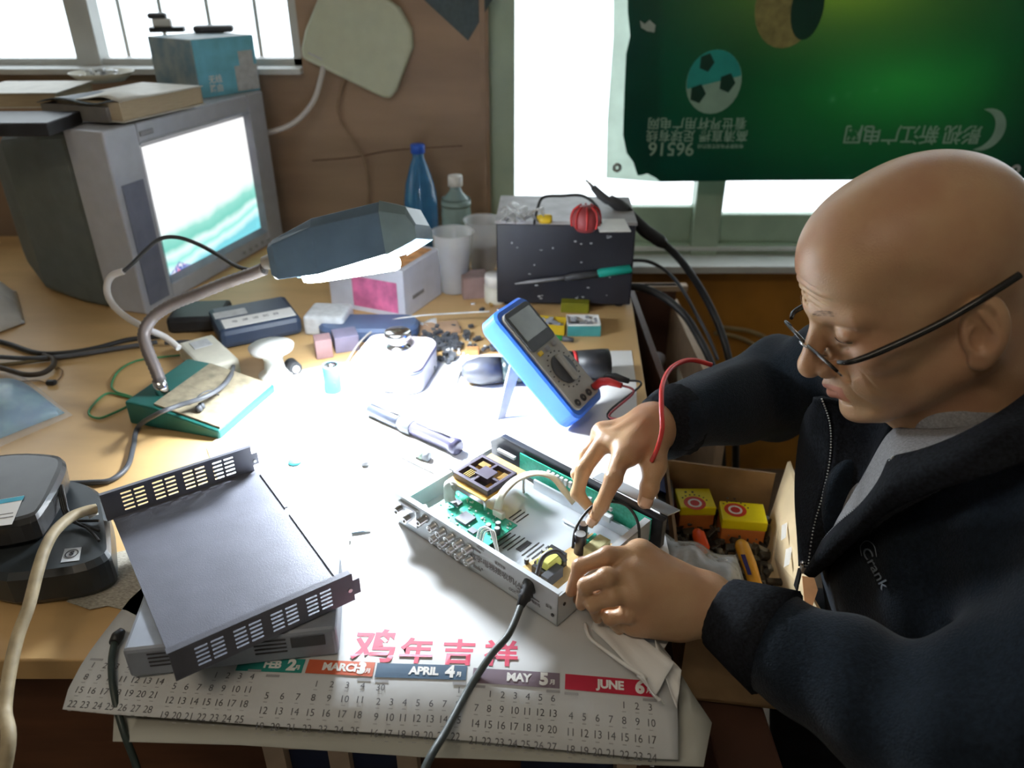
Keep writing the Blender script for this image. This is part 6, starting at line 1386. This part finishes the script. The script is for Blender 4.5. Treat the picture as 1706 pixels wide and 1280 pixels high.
    tl = -0.22; c2, s2 = math.cos(tl), math.sin(tl); Rt = np.array([[c2, 0, s2], [0, 1, 0], [-s2, 0, c2]])
    ec = np.array([-0.016, 0.0805, -0.029]); e = (q - ec) @ Rt @ Re
    er = smax(ell(e, (0, 0, 0.0), (0.0185, 0.0085, 0.0320)), -ell(e, (0.002, 0.010, 0.002), (0.0135, 0.0095, 0.0250)), 0.002)
    er = sm(er, cap(e, (0.003, 0.0025, 0.016), (-0.010, 0.002, -0.006), 0.0028, 0.0024), 0.003)      # antihelix
    er = sm(er, cap(e, (0.010, 0.0015, 0.000), (0.011, 0.001, -0.008), 0.0036), 0.003)               # tragus
    er = sm(er, ell(e, (0.003, 0.000, -0.029), (0.0095, 0.0048, 0.009)), 0.005)                     # lobe
    er = ssub(er, ell(e, (0.004, 0.004, -0.006), (0.0072, 0.006, 0.0105)), 0.003)
    er = sm(er, cap(e, (0.010, -0.008, 0.012), (0.010, -0.008, -0.012), 0.007), 0.006)
    d = sm(d, er, 0.004)
    # neck
    d = sm(d, cap(p, (-0.040, 0, -0.020), tuple(nk_l), 0.058, 0.062), 0.026)
    d = sm(d, cap(p, (0.020, 0, -0.080), (nk_l[0] + 0.045, nk_l[1], nk_l[2] + 0.01), 0.022, 0.030), 0.020)
    return d
def bodysdf_hidden(p):                             # plain torso and limbs under the clothes
    d = ell(p, (0.530, 0.64, 0.80), (0.115, 0.165, 0.17)); d = sm(d, ell(p, (0.66, 0.64, 0.56), (0.115, 0.150, 0.11)), 0.08)
    d = sm(d, cap(p, NECK, (0.50, 0.65, 0.88), 0.058, 0.09), 0.04)
    for y in (0.55, 0.73):
        d = sm(d, cap(p, (0.66, y, 0.51), (0.43, y + (y - 0.64) * 0.6, 0.50), 0.068, 0.052), 0.03)
        d = sm(d, cap(p, (0.43, y + (y - 0.64) * 0.6, 0.50), (0.46, y, 0.10), 0.050, 0.036), 0.02)
        d = sm(d, cap(p, (0.46, y, 0.055), (0.41, y, 0.035), 0.030, 0.022), 0.02)
    return d
m_skin = mat('warm_skin', sRGB(194, 158, 120), 0.36, col2=sRGB(176, 132, 100), scale=16, bump=0.22, bscale=650, sss=0.12, spec=0.5)
m_lip = mat('lip_skin', sRGB(182, 122, 100), 0.4, var=0.06, scale=60, sss=0.1)
m_nail = mat('finger_nail', sRGB(222, 186, 160), 0.25, var=0.03)
vh, fh = surf(head_sdf, (-0.135, -0.105, -0.20), (0.135, 0.105, 0.135), 0.0013)
vh = smooth_mesh(vh, fh, 1, 0.5)
# forehead, brow and mouth creases pressed into the skin
fx = np.clip((vh[:, 0] - 0.045) / 0.02, 0, 1); ya = np.abs(vh[:, 1])
for z0, ln in ((0.024, 0.030), (0.031, 0.040), (0.038, 0.043), (0.046, 0.036)):
    zl = z0 - 6.0 * ya ** 2 + 0.0012 * np.sin(120 * vh[:, 1] + 40 * z0)
    vh[:, 0] -= fx * 0.0011 * np.exp(-((vh[:, 2] - zl) / 0.0014) ** 2) * np.clip((ln - ya) / 0.012, 0, 1)
for (p0, p1) in (((0.088, 0.024, -0.050), (0.070, 0.040, -0.088)), ((0.080, 0.044, -0.040), (0.058, 0.052, -0.078))):
    a = np.array([vh[:, 0], ya, vh[:, 2]]).T; p0 = np.array(p0); p1 = np.array(p1); ab = p1[1:] - p0[1:]
    t = np.clip(((a[:, 1:] - p0[1:]) @ ab) / (ab @ ab), 0, 1); dd = np.linalg.norm(a[:, 1:] - p0[1:] - t[:, None] * ab, axis=1)
    vh -= (vh / np.linalg.norm(vh, axis=1)[:, None]) * (fx * (vh[:, 0] > 0.035) * 0.0014 * np.exp(-(dd / 0.0020) ** 2) * np.sin(PI * np.clip(t, 0.03, 0.97)))[:, None]
ctr = vh[fh].mean(1)
lipm = (ctr[:, 0] > 0.083) & (np.abs(ctr[:, 1]) < 0.023) & (ctr[:, 2] < -0.0645) & (ctr[:, 2] > -0.083)
vhw = (vh * HS) @ HR.T + HO
# ------------------------------------------------------------------ arms and hands
def Wp(px, py, d): return np.array(P(px, py, d))
R_SH = np.array([0.455, 0.835, 0.925]); L_SH = np.array([0.500, 0.430, 0.915])
R_EL = np.array([0.385, 0.965, 0.815]); L_EL = np.array([0.372, 0.395, 0.800])
R_WR = Wp(1086, 712, 0.93); L_WR = Wp(1172, 1005, 0.772)
# right (far) hand, fingers reaching down into the receiver
RH_ = dict(
 palm=[(R_WR, 0.0250), (Wp(1072, 735, 0.915), 0.0235)],
 knuck=[Wp(1005, 722, 0.930), Wp(1022, 738, 0.905), Wp(1046, 756, 0.885), Wp(1072, 765, 0.878)],     # little .. index
 fingers=[
  [Wp(1005, 722, 0.935), Wp(976, 757, 0.935), Wp(961, 790, 0.93), Wp(966, 815, 0.925)],
  [Wp(1010, 730, 0.915), Wp(972, 782, 0.900), Wp(962, 822, 0.905), Wp(985, 850, 0.905)],
  [Wp(1040, 748, 0.892), Wp(1022, 798, 0.862), Wp(1002, 842, 0.872), Wp(988, 868, 0.880)],
 ],
 thumb=[Wp(1098, 735, 0.915), Wp(1090, 775, 0.895), Wp(1082, 812, 0.885), Wp(1074, 836, 0.885)])
def finger(p, js, r, taper=0.80, k=0.004):
    d = None
    n = len(js) - 1
    for i in range(n):
        c = cap(p, js[i], js[i + 1], r * (taper ** (i * 0.8)), r * (taper ** ((i + 1) * 0.8)) * (1.0 if i < n - 1 else 0.92))
        d = c if d is None else sm(d, c, k)
        if 0 < i: d = sm(d, sph(p, js[i], r * (taper ** (i * 0.8)) * 1.06), 0.002)      # knuckle swelling
    return d
def rhand(p):
    H_ = RH_
    d = cap(p, R_EL, R_WR, 0.040, 0.0255)
    d = sm(d, cap(p, R_WR, H_['knuck'][2], 0.0250, 0.0150), 0.016); d = sm(d, cap(p, R_WR, H_['knuck'][0], 0.0220, 0.0130), 0.014)
    d = sm(d, cap(p, R_WR, Wp(1040, 742, 0.905), 0.0230, 0.0150), 0.014)
    d = sm(d, cap(p, R_WR, H_['thumb'][1], 0.0200, 0.0145), 0.012)
    for j in H_['knuck'][:3]: d = sm(d, sph(p, j, 0.0125), 0.008)
    for js, r in zip(H_['fingers'], (0.0096, 0.0110, 0.0116)): d = sm(d, finger(p, js, r), 0.007)
    d = sm(d, finger(p, H_['thumb'][1:], 0.0118, 0.86), 0.008)
    for a, c in ((H_['fingers'][1][0], R_WR), (H_['fingers'][2][0], R_WR)):            # tendons over the back of the hand
        a = np.array(a); m1 = a * 0.8 + c * 0.2 + np.array([0, -0.004, 0.010]); m2 = a * 0.3 + c * 0.7 + np.array([0, -0.006, 0.020]); d = sm(d, cap(p, m1, m2, 0.0035, 0.003), 0.009)
    return d
# left (near) hand pinching a probe, back of the hand towards the camera
LF = [
  [Wp(1066, 926, 0.776), Wp(1012, 926, 0.761), Wp(966, 944, 0.764), Wp(951, 986, 0.778)],        # index
  [Wp(1050, 960, 0.758), Wp(1010, 962, 0.742), Wp(976, 976, 0.748), Wp(968, 1008, 0.766)],       # middle
  [Wp(1062, 990, 0.751), Wp(1020, 994, 0.742), Wp(988, 1006, 0.752), Wp(996, 1030, 0.772)],     # ring
  [Wp(1082, 1022, 0.756), Wp(1046, 1024, 0.748), Wp(1016, 1030, 0.756), Wp(1032, 1050, 0.776)]]  # little
LT = [Wp(1140, 962, 0.806), Wp(1070, 958, 0.812), Wp(1010, 975, 0.806), Wp(968, 998, 0.798)]
def lhand(p):
    d = cap(p, L_EL, L_WR, 0.042, 0.0265)
    for j, r in zip(LF, (0.0165, 0.0175, 0.0170, 0.0150)): d = sm(d, cap(p, L_WR, j[0], 0.0240, r), 0.014)
    d = sm(d, cap(p, Wp(1120, 990, 0.776), Wp(1075, 985, 0.771), 0.026, 0.022), 0.016)
    d = sm(d, cap(p, Wp(1130, 1036, 0.772), Wp(1058, 1030, 0.768), 0.020, 0.018), 0.014)
    d = sm(d, cap(p, Wp(1065, 985, 0.782), Wp(1000, 992, 0.784), 0.016, 0.012), 0.010); d = sm(d, cap(p, Wp(1065, 1010, 0.780), Wp(1015, 1018, 0.782), 0.014, 0.011), 0.010)
    for js, r in zip(LF, (0.0106, 0.0108, 0.0104, 0.0094)):
        d = sm(d, finger(p, js, r), 0.0045)
        d = sm(d, sph(p, js[0], r * 1.25), 0.008)
    d = sm(d, finger(p, LT, 0.0125, 0.88), 0.008)
    for js in LF[:2]:
        a = np.array(js[0]); c = L_WR; d = sm(d, cap(p, a * 0.85 + c * 0.15 + np.array([0, -0.008, 0.007]), a * 0.4 + c * 0.6 + np.array([0, -0.012, 0.010]), 0.003, 0.003), 0.010)
    return d
def bounds(pts, m): a = np.array(pts); return a.min(0) - m, a.max(0) + m
pr_ = [q for f in RH_['fingers'] for q in f] + list(RH_['thumb']) + [R_WR, R_WR * 0.7 + R_EL * 0.3]
lo, hi = bounds(pr_, 0.03); vr, fr_ = surf(lambda p: smax(rhand(p), (p - (R_WR * 0.75 + R_EL * 0.25)) @ ((R_EL - R_WR) / np.linalg.norm(R_EL - R_WR)), 0.002), lo, hi, 0.0016); vr = smooth_mesh(vr, fr_, 2, 0.4)
pl_ = [q for f in LF for q in f] + LT + [L_WR, L_WR * 0.7 + L_EL * 0.3]
lo, hi = bounds(pl_, 0.032); vl, fl_ = surf(lambda p: smax(lhand(p), (p - (L_WR * 0.75 + L_EL * 0.25)) @ ((L_EL - L_WR) / np.linalg.norm(L_EL - L_WR)), 0.002), lo, hi, 0.0016); vl = smooth_mesh(vl, fl_, 2, 0.4)
vb, fb = surf(bodysdf_hidden, (0.05, 0.40, -0.0), (0.78, 0.88, 0.99), 0.010); vb = smooth_mesh(vb, fb, 1)
man = thing('person', 'bald man in glasses and dark zip jacket bending over the opened receiver', 'person', loc=(0.55, 0.64, 0.0))
mesh_obj('body', [(vhw, fh, np.where(lipm, 1, 0)), (vr, fr_, 0), (vl, fl_, 0), (vb, fb, 0)], [m_skin, m_lip], man)
# nails
def nail(tip, prev, up, r):
    tip = V(tip); ax = (tip - V(prev)).normalized(); up = V(up); up = (up - ax * up.dot(ax)).normalized(); sd = ax.cross(up); b = MB()
    def f(u, v):
        a = (u - 0.5) * 1.9; return tip + ax * (v * 0.011 - 0.005) + (up * math.cos(a) + sd * math.sin(a)) * (r + 0.0003 - 0.0006 * (v - 0.3) ** 2 * 4)
    b.sheet(f, 6, 5, 0.0003); return b.build('finger_nail', m_nail, man)
nail(RH_['fingers'][2][3], RH_['fingers'][2][2], (-0.5, -0.6, 0.4), 0.0073)
nail(RH_['thumb'][3], RH_['thumb'][2], (0.2, -0.9, 0.4), 0.0090)
# eyebrows
m_brow = mat('thin_grey_brow', sRGB(120, 96, 76), 0.8, var=0.2)
random.seed(9)
for sgn in (1, -1):
    b = MB()
    for k in range(46):
        t = random.random(); p0 = V(hl2w((0.0945 - 0.021 * t ** 1.6, sgn * (0.012 + 0.034 * t), 0.0135 + 0.004 * math.sin(PI * t) + random.uniform(-0.0025, 0.0025)))); 
        p1 = p0 + V(HR @ np.array([-0.002, sgn * 0.005, 0.0015 - 0.003 * t])); b.rings([p0, p1], [0.00022, 0.00008], 4, False)
    b.build('eyebrow', m_brow, man)
# lashes: a thin dark line where the lids meet
for sgn in (1, -1):
    q = [V(hl2w((0.0850 - 0.0070 * ((t - 0.35) * 1.1) ** 2 - 0.004 * t, sgn * (0.0205 + 0.0225 * t), -0.0132 - 0.0015 * math.sin(PI * t)))) for t in [k / 8 for k in range(9)]]
    MB().rings(q, [0.0004] * 9, 5).build('eyelashes', mat('dark_lash', (0.03, 0.02, 0.015), 0.8), man)

# ------------------------------------------------------------------ jacket, cuffs, sweater, trousers, shoes
def jacket_core(p, o=0.0):
    d = ell(p, (0.530, 0.640, 0.800), (0.195, 0.200, 0.175))
    d = sm(d, ell(p, (0.600, 0.640, 0.620), (0.205, 0.195, 0.20)), 0.10)
    d = sm(d, cap(p, (0.50, 0.52, 0.91), (0.47, 0.80, 0.915), 0.075, 0.075), 0.06)
    d = sm(d, cap(p, L_SH, (0.50, 0.52, 0.90), 0.080, 0.085), 0.05)
    return d - o
def folds(p, a=0.0045):
    x, y, z = p[:, 0], p[:, 1], p[:, 2]
    return a * (np.sin(38 * x + 22 * z + 3 * np.sin(17 * y)) * np.sin(24 * y - 12 * z + 1.3) + 0.5 * np.sin(75 * x - 50 * y + 30 * z))
Fpt = {}
def sleeves(p):
    # far arm
    d = cap(p, R_SH, R_EL, 0.078, 0.066)
    d = sm(d, cap(p, R_EL, R_WR + (R_EL - R_WR) * 0.16, 0.064, 0.046), 0.03)
    # near arm
    e = cap(p, L_SH, L_EL, 0.088, 0.072)
    e = sm(e, cap(p, L_EL, L_WR + (L_EL - L_WR) * 0.30, 0.068, 0.048), 0.03)
    return d, e
# the open front: a wedge between the two zip edges, pointing down to the slider
ZB = np.array(PL(1349, 950, (0, 0.64, 0), (0, 1, 0)))
def zpt(px, py, y): return np.array(PL(px, py, (0, y, 0), (0, 1, 0)))
def opening(p):
    t = np.clip((p[:, 2] - ZB[2]) / 0.22, 0, 1.3); hw = 0.004 + 0.078 * t ** 0.9
    cy = 0.640 + 0.0 * t
    return np.maximum(np.maximum(np.abs(p[:, 1] - cy) - hw, ZB[2] - 0.004 - p[:, 2]), p[:, 0] - (0.47 + 0.0 * t))
def jacket(p):
    c = jacket_core(p); s1, s2 = sleeves(p)
    d = sm(c, s1, 0.035); d = sm(d, s2, 0.035)
    d = d + folds(p)
    for a, b_, r, k in FOLD: d = ssub(d, cap(p, a, b_, r), k)
    d = smax(d, -opening(p), 0.006)
    # hollow at the neck
    d = smax(d, -cap(p, NECK + np.array([0.01, 0, -0.02]), hl2w((-0.03, 0, -0.03)), 0.074, 0.080), 0.008)
    d = smax(d, 0.50 - p[:, 2], 0.01)
    return d
FOLD = [((0.40, 0.34, 0.86), (0.47, 0.47, 0.84), 0.010, 0.018), ((0.42, 0.33, 0.90), (0.43, 0.42, 0.80), 0.004, 0.016),
        ((0.33, 0.90, 0.87), (0.36, 0.93, 0.83), 0.004, 0.016), ((0.36, 0.84, 0.90), (0.40, 0.80, 0.84), 0.006, 0.016), ((0.41, 0.50, 0.83), (0.44, 0.42, 0.76), 0.008, 0.022)]
m_jk = mat('navy_fleece', sRGB(27, 36, 46), 0.92, var=0.25, scale=240, bump=0.55, bscale=520, sheen=0.08, spec=0.15, col2=sRGB(18, 26, 34))
m_jkc = mat('black_knit', (0.012, 0.014, 0.018), 0.9, var=0.3, scale=300, bump=0.5, bscale=420, spec=0.15)
m_sw = mat('grey_knit_sweater', sRGB(150, 150, 152), 0.9, var=0.12, scale=400, bump=0.6, bscale=500, spec=0.1)
vj, fj = surf(jacket, (0.15, 0.24, 0.46), (0.80, 1.07, 1.03), 0.0048)
vj = smooth_mesh(vj, fj, 2)
jk = mesh_obj('jacket', [(vj, fj, 0)], [m_jk], man)
def sweater(p):
    d = jacket_core(p, -0.016); d = sm(d, cap(p, NECK + np.array([0.004, 0, -0.03]), NECK + (hl2w((-0.02, 0, -0.05)) - NECK) * 0.30, 0.070, 0.064), 0.02)
    d = smax(d, 0.55 - p[:, 2], 0.01); return smax(d, p[:, 0] - 0.56, 0.01)
vs2, fs2 = surf(sweater, (0.30, 0.45, 0.54), (0.60, 0.83, 1.03), 0.006)
mesh_obj('sweater', [(smooth_mesh(vs2, fs2, 2), fs2, 0)], [m_sw], man)
# ribbed cuffs
def cuff(w, e, r0, r1, a, b_):
    w = V(w); e = V(e); ax = (e - w).normalized(); n = 44; b = MB(); u = ax.orthogonal().normalized(); v = ax.cross(u); ps = []
    L_ = (e - w).length
    st = [(a, r0 * 0.90), (a, r0), (a + 0.004, r0 + 0.002), ((a + b_) / 2, (r0 + r1) / 2 + 0.002), (b_ - 0.002, r1 + 0.002), (b_, r1 * 0.9)]
    vv = []; ff = []
    for t, r in st:
        for k in range(n):
            an = 2 * PI * k / n; rr_ = r + (0.0010 if k % 2 else 0); vv.append(w + ax * t + (u * math.cos(an) + v * math.sin(an)) * rr_)
    for i in range(len(st) - 1):
        for k in range(n): ff.append((i * n + k, i * n + (k + 1) % n, (i + 1) * n + (k + 1) % n, (i + 1) * n + k))
    b.add(vv, ff, True); return b.build('cuff', m_jkc, man)
cuff(R_WR, R_EL, 0.0330, 0.043, 0.008, 0.050)
cuff(L_WR, L_EL, 0.0345, 0.050, 0.020, 0.080)
# collar: two standing flaps
def resamp(pts, n):
    q = spline(pts, 8); L_ = [0]
    for a, c in zip(q, q[1:]): L_.append(L_[-1] + (c - a).length)
    out_ = []; k = 0
    for i in range(n + 1):
        t = L_[-1] * i / n
        while k < len(q) - 2 and L_[k + 1] < t: k += 1
        out_.append(q[k].lerp(q[k + 1], (t - L_[k]) / max(L_[k + 1] - L_[k], 1e-9)))
    return out_
def loft(rows, name, m, th=0.003, nu=36, nv=14):
    rows = [resamp(r, nu) for r in rows]
    cols = [resamp([r[i] for r in rows], nv) if len(rows) > 2 else [rows[0][i].lerp(rows[1][i], k / nv) for k in range(nv + 1)] for i in range(nu + 1)]
    b = MB(); b.sheet(lambda u, v: cols[int(round(u * nu))][int(round(v * nv))], nu, nv, th); return b.build(name, m, man)
def hp(px, py, y): return V(zpt(px, py, y))
# far side: rises from the zip slider to the collar tip under the chin
far_in = [hp(1349, 945, 0.645), hp(1358, 880, 0.668), hp(1374, 820, 0.690), hp(1386, 760, 0.705), hp(1386, 705, 0.712), hp(1372, 662, 0.715)]
far_out = [hp(1340, 940, 0.672), hp(1330, 870, 0.730), hp(1328, 800, 0.770), hp(1334, 735, 0.790), hp(1345, 690, 0.785), hp(1366, 664, 0.745)]
far_mid = [a.lerp(c, 0.5) + V((-0.008, -0.004, 0.002)) for a, c in zip(far_in, far_out)]
loft([far_in, far_mid, far_out], 'collar', m_jkc)
near_in = [hp(1352, 948, 0.636), hp(1372, 905, 0.625), hp(1402, 872, 0.610), hp(1438, 842, 0.592), hp(1466, 806, 0.580), hp(1480, 778, 0.575), hp(1490, 764, 0.572), hp(1540, 752, 0.556), hp(1605, 726, 0.548), hp(1665, 692, 0.555), hp(1725, 648, 0.585)]
near_out = [hp(1356, 958, 0.610), hp(1388, 934, 0.590), hp(1428, 896, 0.570), hp(1480, 852, 0.548), hp(1560, 816, 0.520), hp(1650, 790, 0.500), hp(1730, 760, 0.505)]
near_mid = [a.lerp(c, 0.5) + V((-0.012, -0.012, 0.008)) for a, c in zip(resamp(near_in, 12), resamp(near_out, 12))]
loft([near_in, near_mid, near_out], 'collar', m_jkc)
# black lining inside the open front and the grey sweater panel beside it
sw_e = [hp(1356, 945, 0.645), hp(1380, 902, 0.645), hp(1397, 866, 0.645), hp(1422, 825, 0.645), hp(1442, 790, 0.645), hp(1464, 750, 0.645), hp(1485, 714, 0.645)]
lin = [a.lerp(c, 0.5) + V((0.020, 0.0, 0.0)) for a, c in zip(resamp(far_in, 12), resamp(sw_e, 12))]
loft([far_in, lin, sw_e], 'jacket_lining', m_jkc, 0.0015)
sw_r = [hp(1358, 948, 0.632), hp(1374, 908, 0.622), hp(1405, 874, 0.606), hp(1440, 846, 0.590), hp(1470, 808, 0.584), hp(1492, 768, 0.584), hp(1560, 742, 0.575), hp(1640, 712, 0.575)]
sw_t = sw_e[:6] + [hp(1484, 716, 0.650), hp(1520, 716, 0.625), hp(1580, 716, 0.605), hp(1650, 706, 0.600)]
loft([sw_t, sw_r], 'sweater_front', m_sw, 0.0015)
back_r = [hp(1725, 648, 0.585), V((0.50, 0.60, 1.015)), V((0.545, 0.66, 1.005)), V((0.52, 0.73, 0.99)), V((0.45, 0.765, 0.965))]
back_o = [hp(1730, 768, 0.505), V((0.56, 0.55, 0.95)), V((0.61, 0.65, 0.935)), V((0.57, 0.76, 0.935)), V((0.46, 0.80, 0.935))]
loft([back_r, back_o], 'collar', m_jk, 0.003)
# zip teeth along both edges
m_zip = mat('zip_metal', (0.7, 0.7, 0.68), 0.3, 0.9)
def teeth(pts, off):
    q = spline(pts, 24); b = MB(); last = None; run = 0
    for i in range(1, len(q)):
        run += (q[i] - q[i - 1]).length
        if run >= 0.0026:
            run = 0; b.sphere(q[i] + off, 0.00105, 6)
    return b.build('zip_teeth', m_zip, man)
teeth(far_in, V((-0.003, -0.003, 0.0))); teeth(near_in[:7], V((-0.003, -0.002, 0.003)))
sl = hp(1348, 946, 0.64); b = MB(); b.rbox(tuple(sl + V((-0.006, 0, 0.0))), (0.006, 0.009, 0.012), 0.002); b.sphere(sl + V((-0.009, -0.002, 0.008)), 0.003, 10); b.build('zip_slider', m_chrome, man)
MB().slab([sl + V((-0.008, y, z)) for y, z in ((-0.003, -0.004), (0.004, -0.004), (0.005, -0.030), (-0.004, -0.030))], (-0.002, 0, 0)).build('zip_pull', m_blk, man)
# trousers and shoes
def trousers(p):
    d = ell(p, (0.67, 0.64, 0.56), (0.145, 0.175, 0.130))
    for y in (0.55, 0.73):
        y2 = y + (y - 0.64) * 0.6
        d = sm(d, cap(p, (0.66, y, 0.515), (0.43, y2, 0.51), 0.082, 0.066), 0.03); d = sm(d, cap(p, (0.43, y2, 0.51), (0.46, y, 0.12), 0.062, 0.052), 0.03)
    return smax(d, 0.085 - p[:, 2], 0.006)
vt, ft = surf(trousers, (0.34, 0.42, 0.05), (0.86, 0.86, 0.72), 0.009); mesh_obj('trousers', [(smooth_mesh(vt, ft, 2), ft, 0)], [mat('dark_trousers', (0.02, 0.022, 0.03), 0.9, var=0.2)], man)
for y in (0.55, 0.73):
    vS, fS = surf(lambda p, y=y: smax(sm(ell(p, (0.47, y, 0.05), (0.065, 0.044, 0.055)), ell(p, (0.40, y, 0.035), (0.075, 0.046, 0.040)), 0.03), 0.002 - p[:, 2], 0.004), (0.26, y - 0.06, -0.01), (0.55, y + 0.06, 0.13), 0.006)
    mesh_obj('shoe', [(smooth_mesh(vS, fS, 1), fS, 0)], [m_blk], man)
# embroidery on the chest, same tone as the cloth but glossy thread
def on_jacket(px, py):                            # march the viewing ray to the jacket
    c = np.array([0, 0, CAMH]); r = np.array(P(px, py, 1.0)) - c; t = 0.30
    for _ in range(90):
        d_ = float(jacket((c + r * t)[None])[0]); t += max(d_, 0.0003) * 0.6
        if d_ < 0.0008: break
    return V(c + r * t)
em = mat('thread_embroidery', sRGB(120, 130, 142), 0.4, var=0.1)
e0 = on_jacket(1456, 922); e1 = on_jacket(1480, 968); ex = (e1 - e0).normalized()
nr = (e1 - e0).cross(on_jacket(1440, 960) - e0).normalized()
if nr.dot(V((0, 0, CAMH)) - e0) < 0: nr = -nr
ME = frame(on_jacket(1462, 944) + nr * 0.004, ex, nr)
b = MB(); b.text('Crank', 0.018, ME, 0.0006, 0.0, shear=0.3)
b.rings(spline([ME @ V(q) for q in ((-0.004, 0.010, 0), (-0.014, 0.014, 0), (-0.024, 0.008, 0), (-0.026, -0.004, 0), (-0.018, -0.009, 0))], 5), [0.0004] * 21, 5); b.build('embroidery', em, man)
# ------------------------------------------------------------------ glasses (worn: a thing of their own)
gl = thing('glasses', 'thin dark half rim glasses worn low on the man\'s nose', 'glasses', F=Matrix(((*HR[0], HO[0]), (*HR[1], HO[1]), (*HR[2], HO[2]), (0, 0, 0, 1))))
FG = FR[gl.name]
m_gf = mat('dark_glasses_frame', (0.015, 0.014, 0.013), 0.25, var=0.1)
m_gw = mat('steel_rim', (0.55, 0.55, 0.56), 0.2, 1.0)
m_len = mat('lens_glass', (0.97, 0.99, 0.98), 0.02, trans=1.0, ior=1.05, var=0.01, spec=0.6)
gz = -0.026
for s in (1, -1):
    cy_ = s * 0.034
    rim = []
    for k in range(25):
        a = 2 * PI * k / 24; ca, sa = math.cos(a), math.sin(a); n_ = 3.2
        yy = 0.0265 * math.copysign(abs(ca) ** (2 / n_), ca); z2 = 0.0115 * math.copysign(abs(sa) ** (2 / n_), sa)
        rim.append(V((0.108 - 0.16 * abs(cy_ + yy) ** 1.6 - 0.45 * (0.0115 - z2), cy_ + yy, gz + 0.002 + z2)))
    MB(FG).rings([q for q in rim if q.z > gz - 0.001] if False else rim[:13], [0.0016] * 13, 8).build('brow_bar', m_gf, gl)
    MB(FG).rings(rim[12:], [0.0006] * 13, 6).build('lower_rim', m_gw, gl)
    b = MB(FG); o_ = [q for q in rim[:24]]; c_ = sum(o_, V()) / 24; b.slab(o_, (0.0012, 0, 0)); b.build('lens', m_len, gl)
    h0 = V((0.096, s * 0.064, gz + 0.010)); tp = [h0 + V((0.002, -s * 0.004, 0)), h0 + V((-0.006, s * 0.006, 0.001)), h0 + V((-0.03, s * 0.010, 0.002)), V((0.02, s * 0.0800, gz + 0.018)), V((-0.015, s * 0.0835, gz + 0.026)), V((-0.050, s * 0.0830, gz + 0.0335))]
    q = spline(tp, 6); MB(FG).rings(q, [0.0019 + 0.0014 * min(1, i / 12) for i in range(len(q))], 8).build('temple', m_gf, gl)
    MB(FG).tube([V((0.102, s * 0.010, gz + 0.004)), V((0.099, s * 0.013, gz - 0.002)), V((0.094, s * 0.013, gz - 0.006))], 0.0007, 6, 4).build('nose_pad', m_gw, gl)
MB(FG).tube([V((0.105, 0.009, gz + 0.006)), V((0.109, 0.004, gz + 0.010)), V((0.109, -0.004, gz + 0.010)), V((0.105, -0.009, gz + 0.006))], 0.0012, 8, 5).build('bridge', m_gw, gl)
# ------------------------------------------------------------------ test leads and probe in the hands
t, e_ = plug('red_test_lead', 'red test lead from the meter looping over the far sleeve to the far hand', jr, m_red, dr_)
MB().tube([e_ - dr_ * 0.004, e_ + dr_ * 0.02 + V((0, 0, -0.004)), T(1015, 692, TZ + 0.03), T(1040, 700, TZ + 0.03)], 0.0018, 8, 8).build('lead_start', mat('dark_red_lead', sRGB(120, 50, 55), 0.4), t)
rl = [P(1185, 608, 1.00), P(1150, 600, 0.985), P(1120, 612, 0.95), P(1104, 640, 0.895), P(1102, 680, 0.865), P(1103, 715, 0.850), P(1096, 745, 0.860), P(1086, 768, 0.880)]
MB().tube(rl, 0.0032, 10, 8, r1=0.0026).build('lead_wire', mat('bright_red_lead', sRGB(215, 62, 58), 0.35), t)
jb = F_mm @ V((0.054, 0, 0)) if False else jr
t, e_ = plug('black_test_lead', 'black test lead from the meter running to the near hand', jr - (jr - jr) + V((0.012, 0.014, 0)), m_blk, dr_)
MB().tube([e_ - dr_ * 0.004, e_ + dr_ * 0.02, T(1012, 690, TZ + 0.02), T(1045, 712, TZ + 0.02)], 0.0017, 8, 8).build('lead_wire', m_bc, t)
t = thing('test_probe', 'black test probe with steel needle held in the near hand, pointing down', 'probe', loc=P(1060, 1090, 0.79))
MB().rings([P(1040, 1010, 0.800), P(1050, 1055, 0.785), P(1056, 1068, 0.782), P(1063, 1083, 0.780), P(1064, 1086, 0.780)], [0.005, 0.0055, 0.0062, 0.0060, 0.003], 14).build('handle', m_blk, t)
MB().rings([P(1063, 1084, 0.780), P(1068, 1100, 0.777), P(1071, 1111, 0.775)], [0.0016, 0.0013, 0.0003], 10).build('needle', m_steel, t)
# ------------------------------------------------------------------ stool
so = thing('stool', 'simple wooden stool the man sits on', 'stool', loc=(0.70, 0.64, 0))
MB().lathe([(0.001, 0.40), (0.15, 0.40), (0.16, 0.405), (0.16, 0.418), (0.15, 0.422), (0.001, 0.422)], (0.70, 0.64, 0)).build('seat', m_card, so)
for sx, sy in ((1, 1), (1, -1), (-1, 1), (-1, -1)): MB().cyl((0.70 + sx * 0.09, 0.64 + sy * 0.09, 0.40), (0.70 + sx * 0.13, 0.64 + sy * 0.13, 0), 0.016).build('leg', m_dbrown, so)
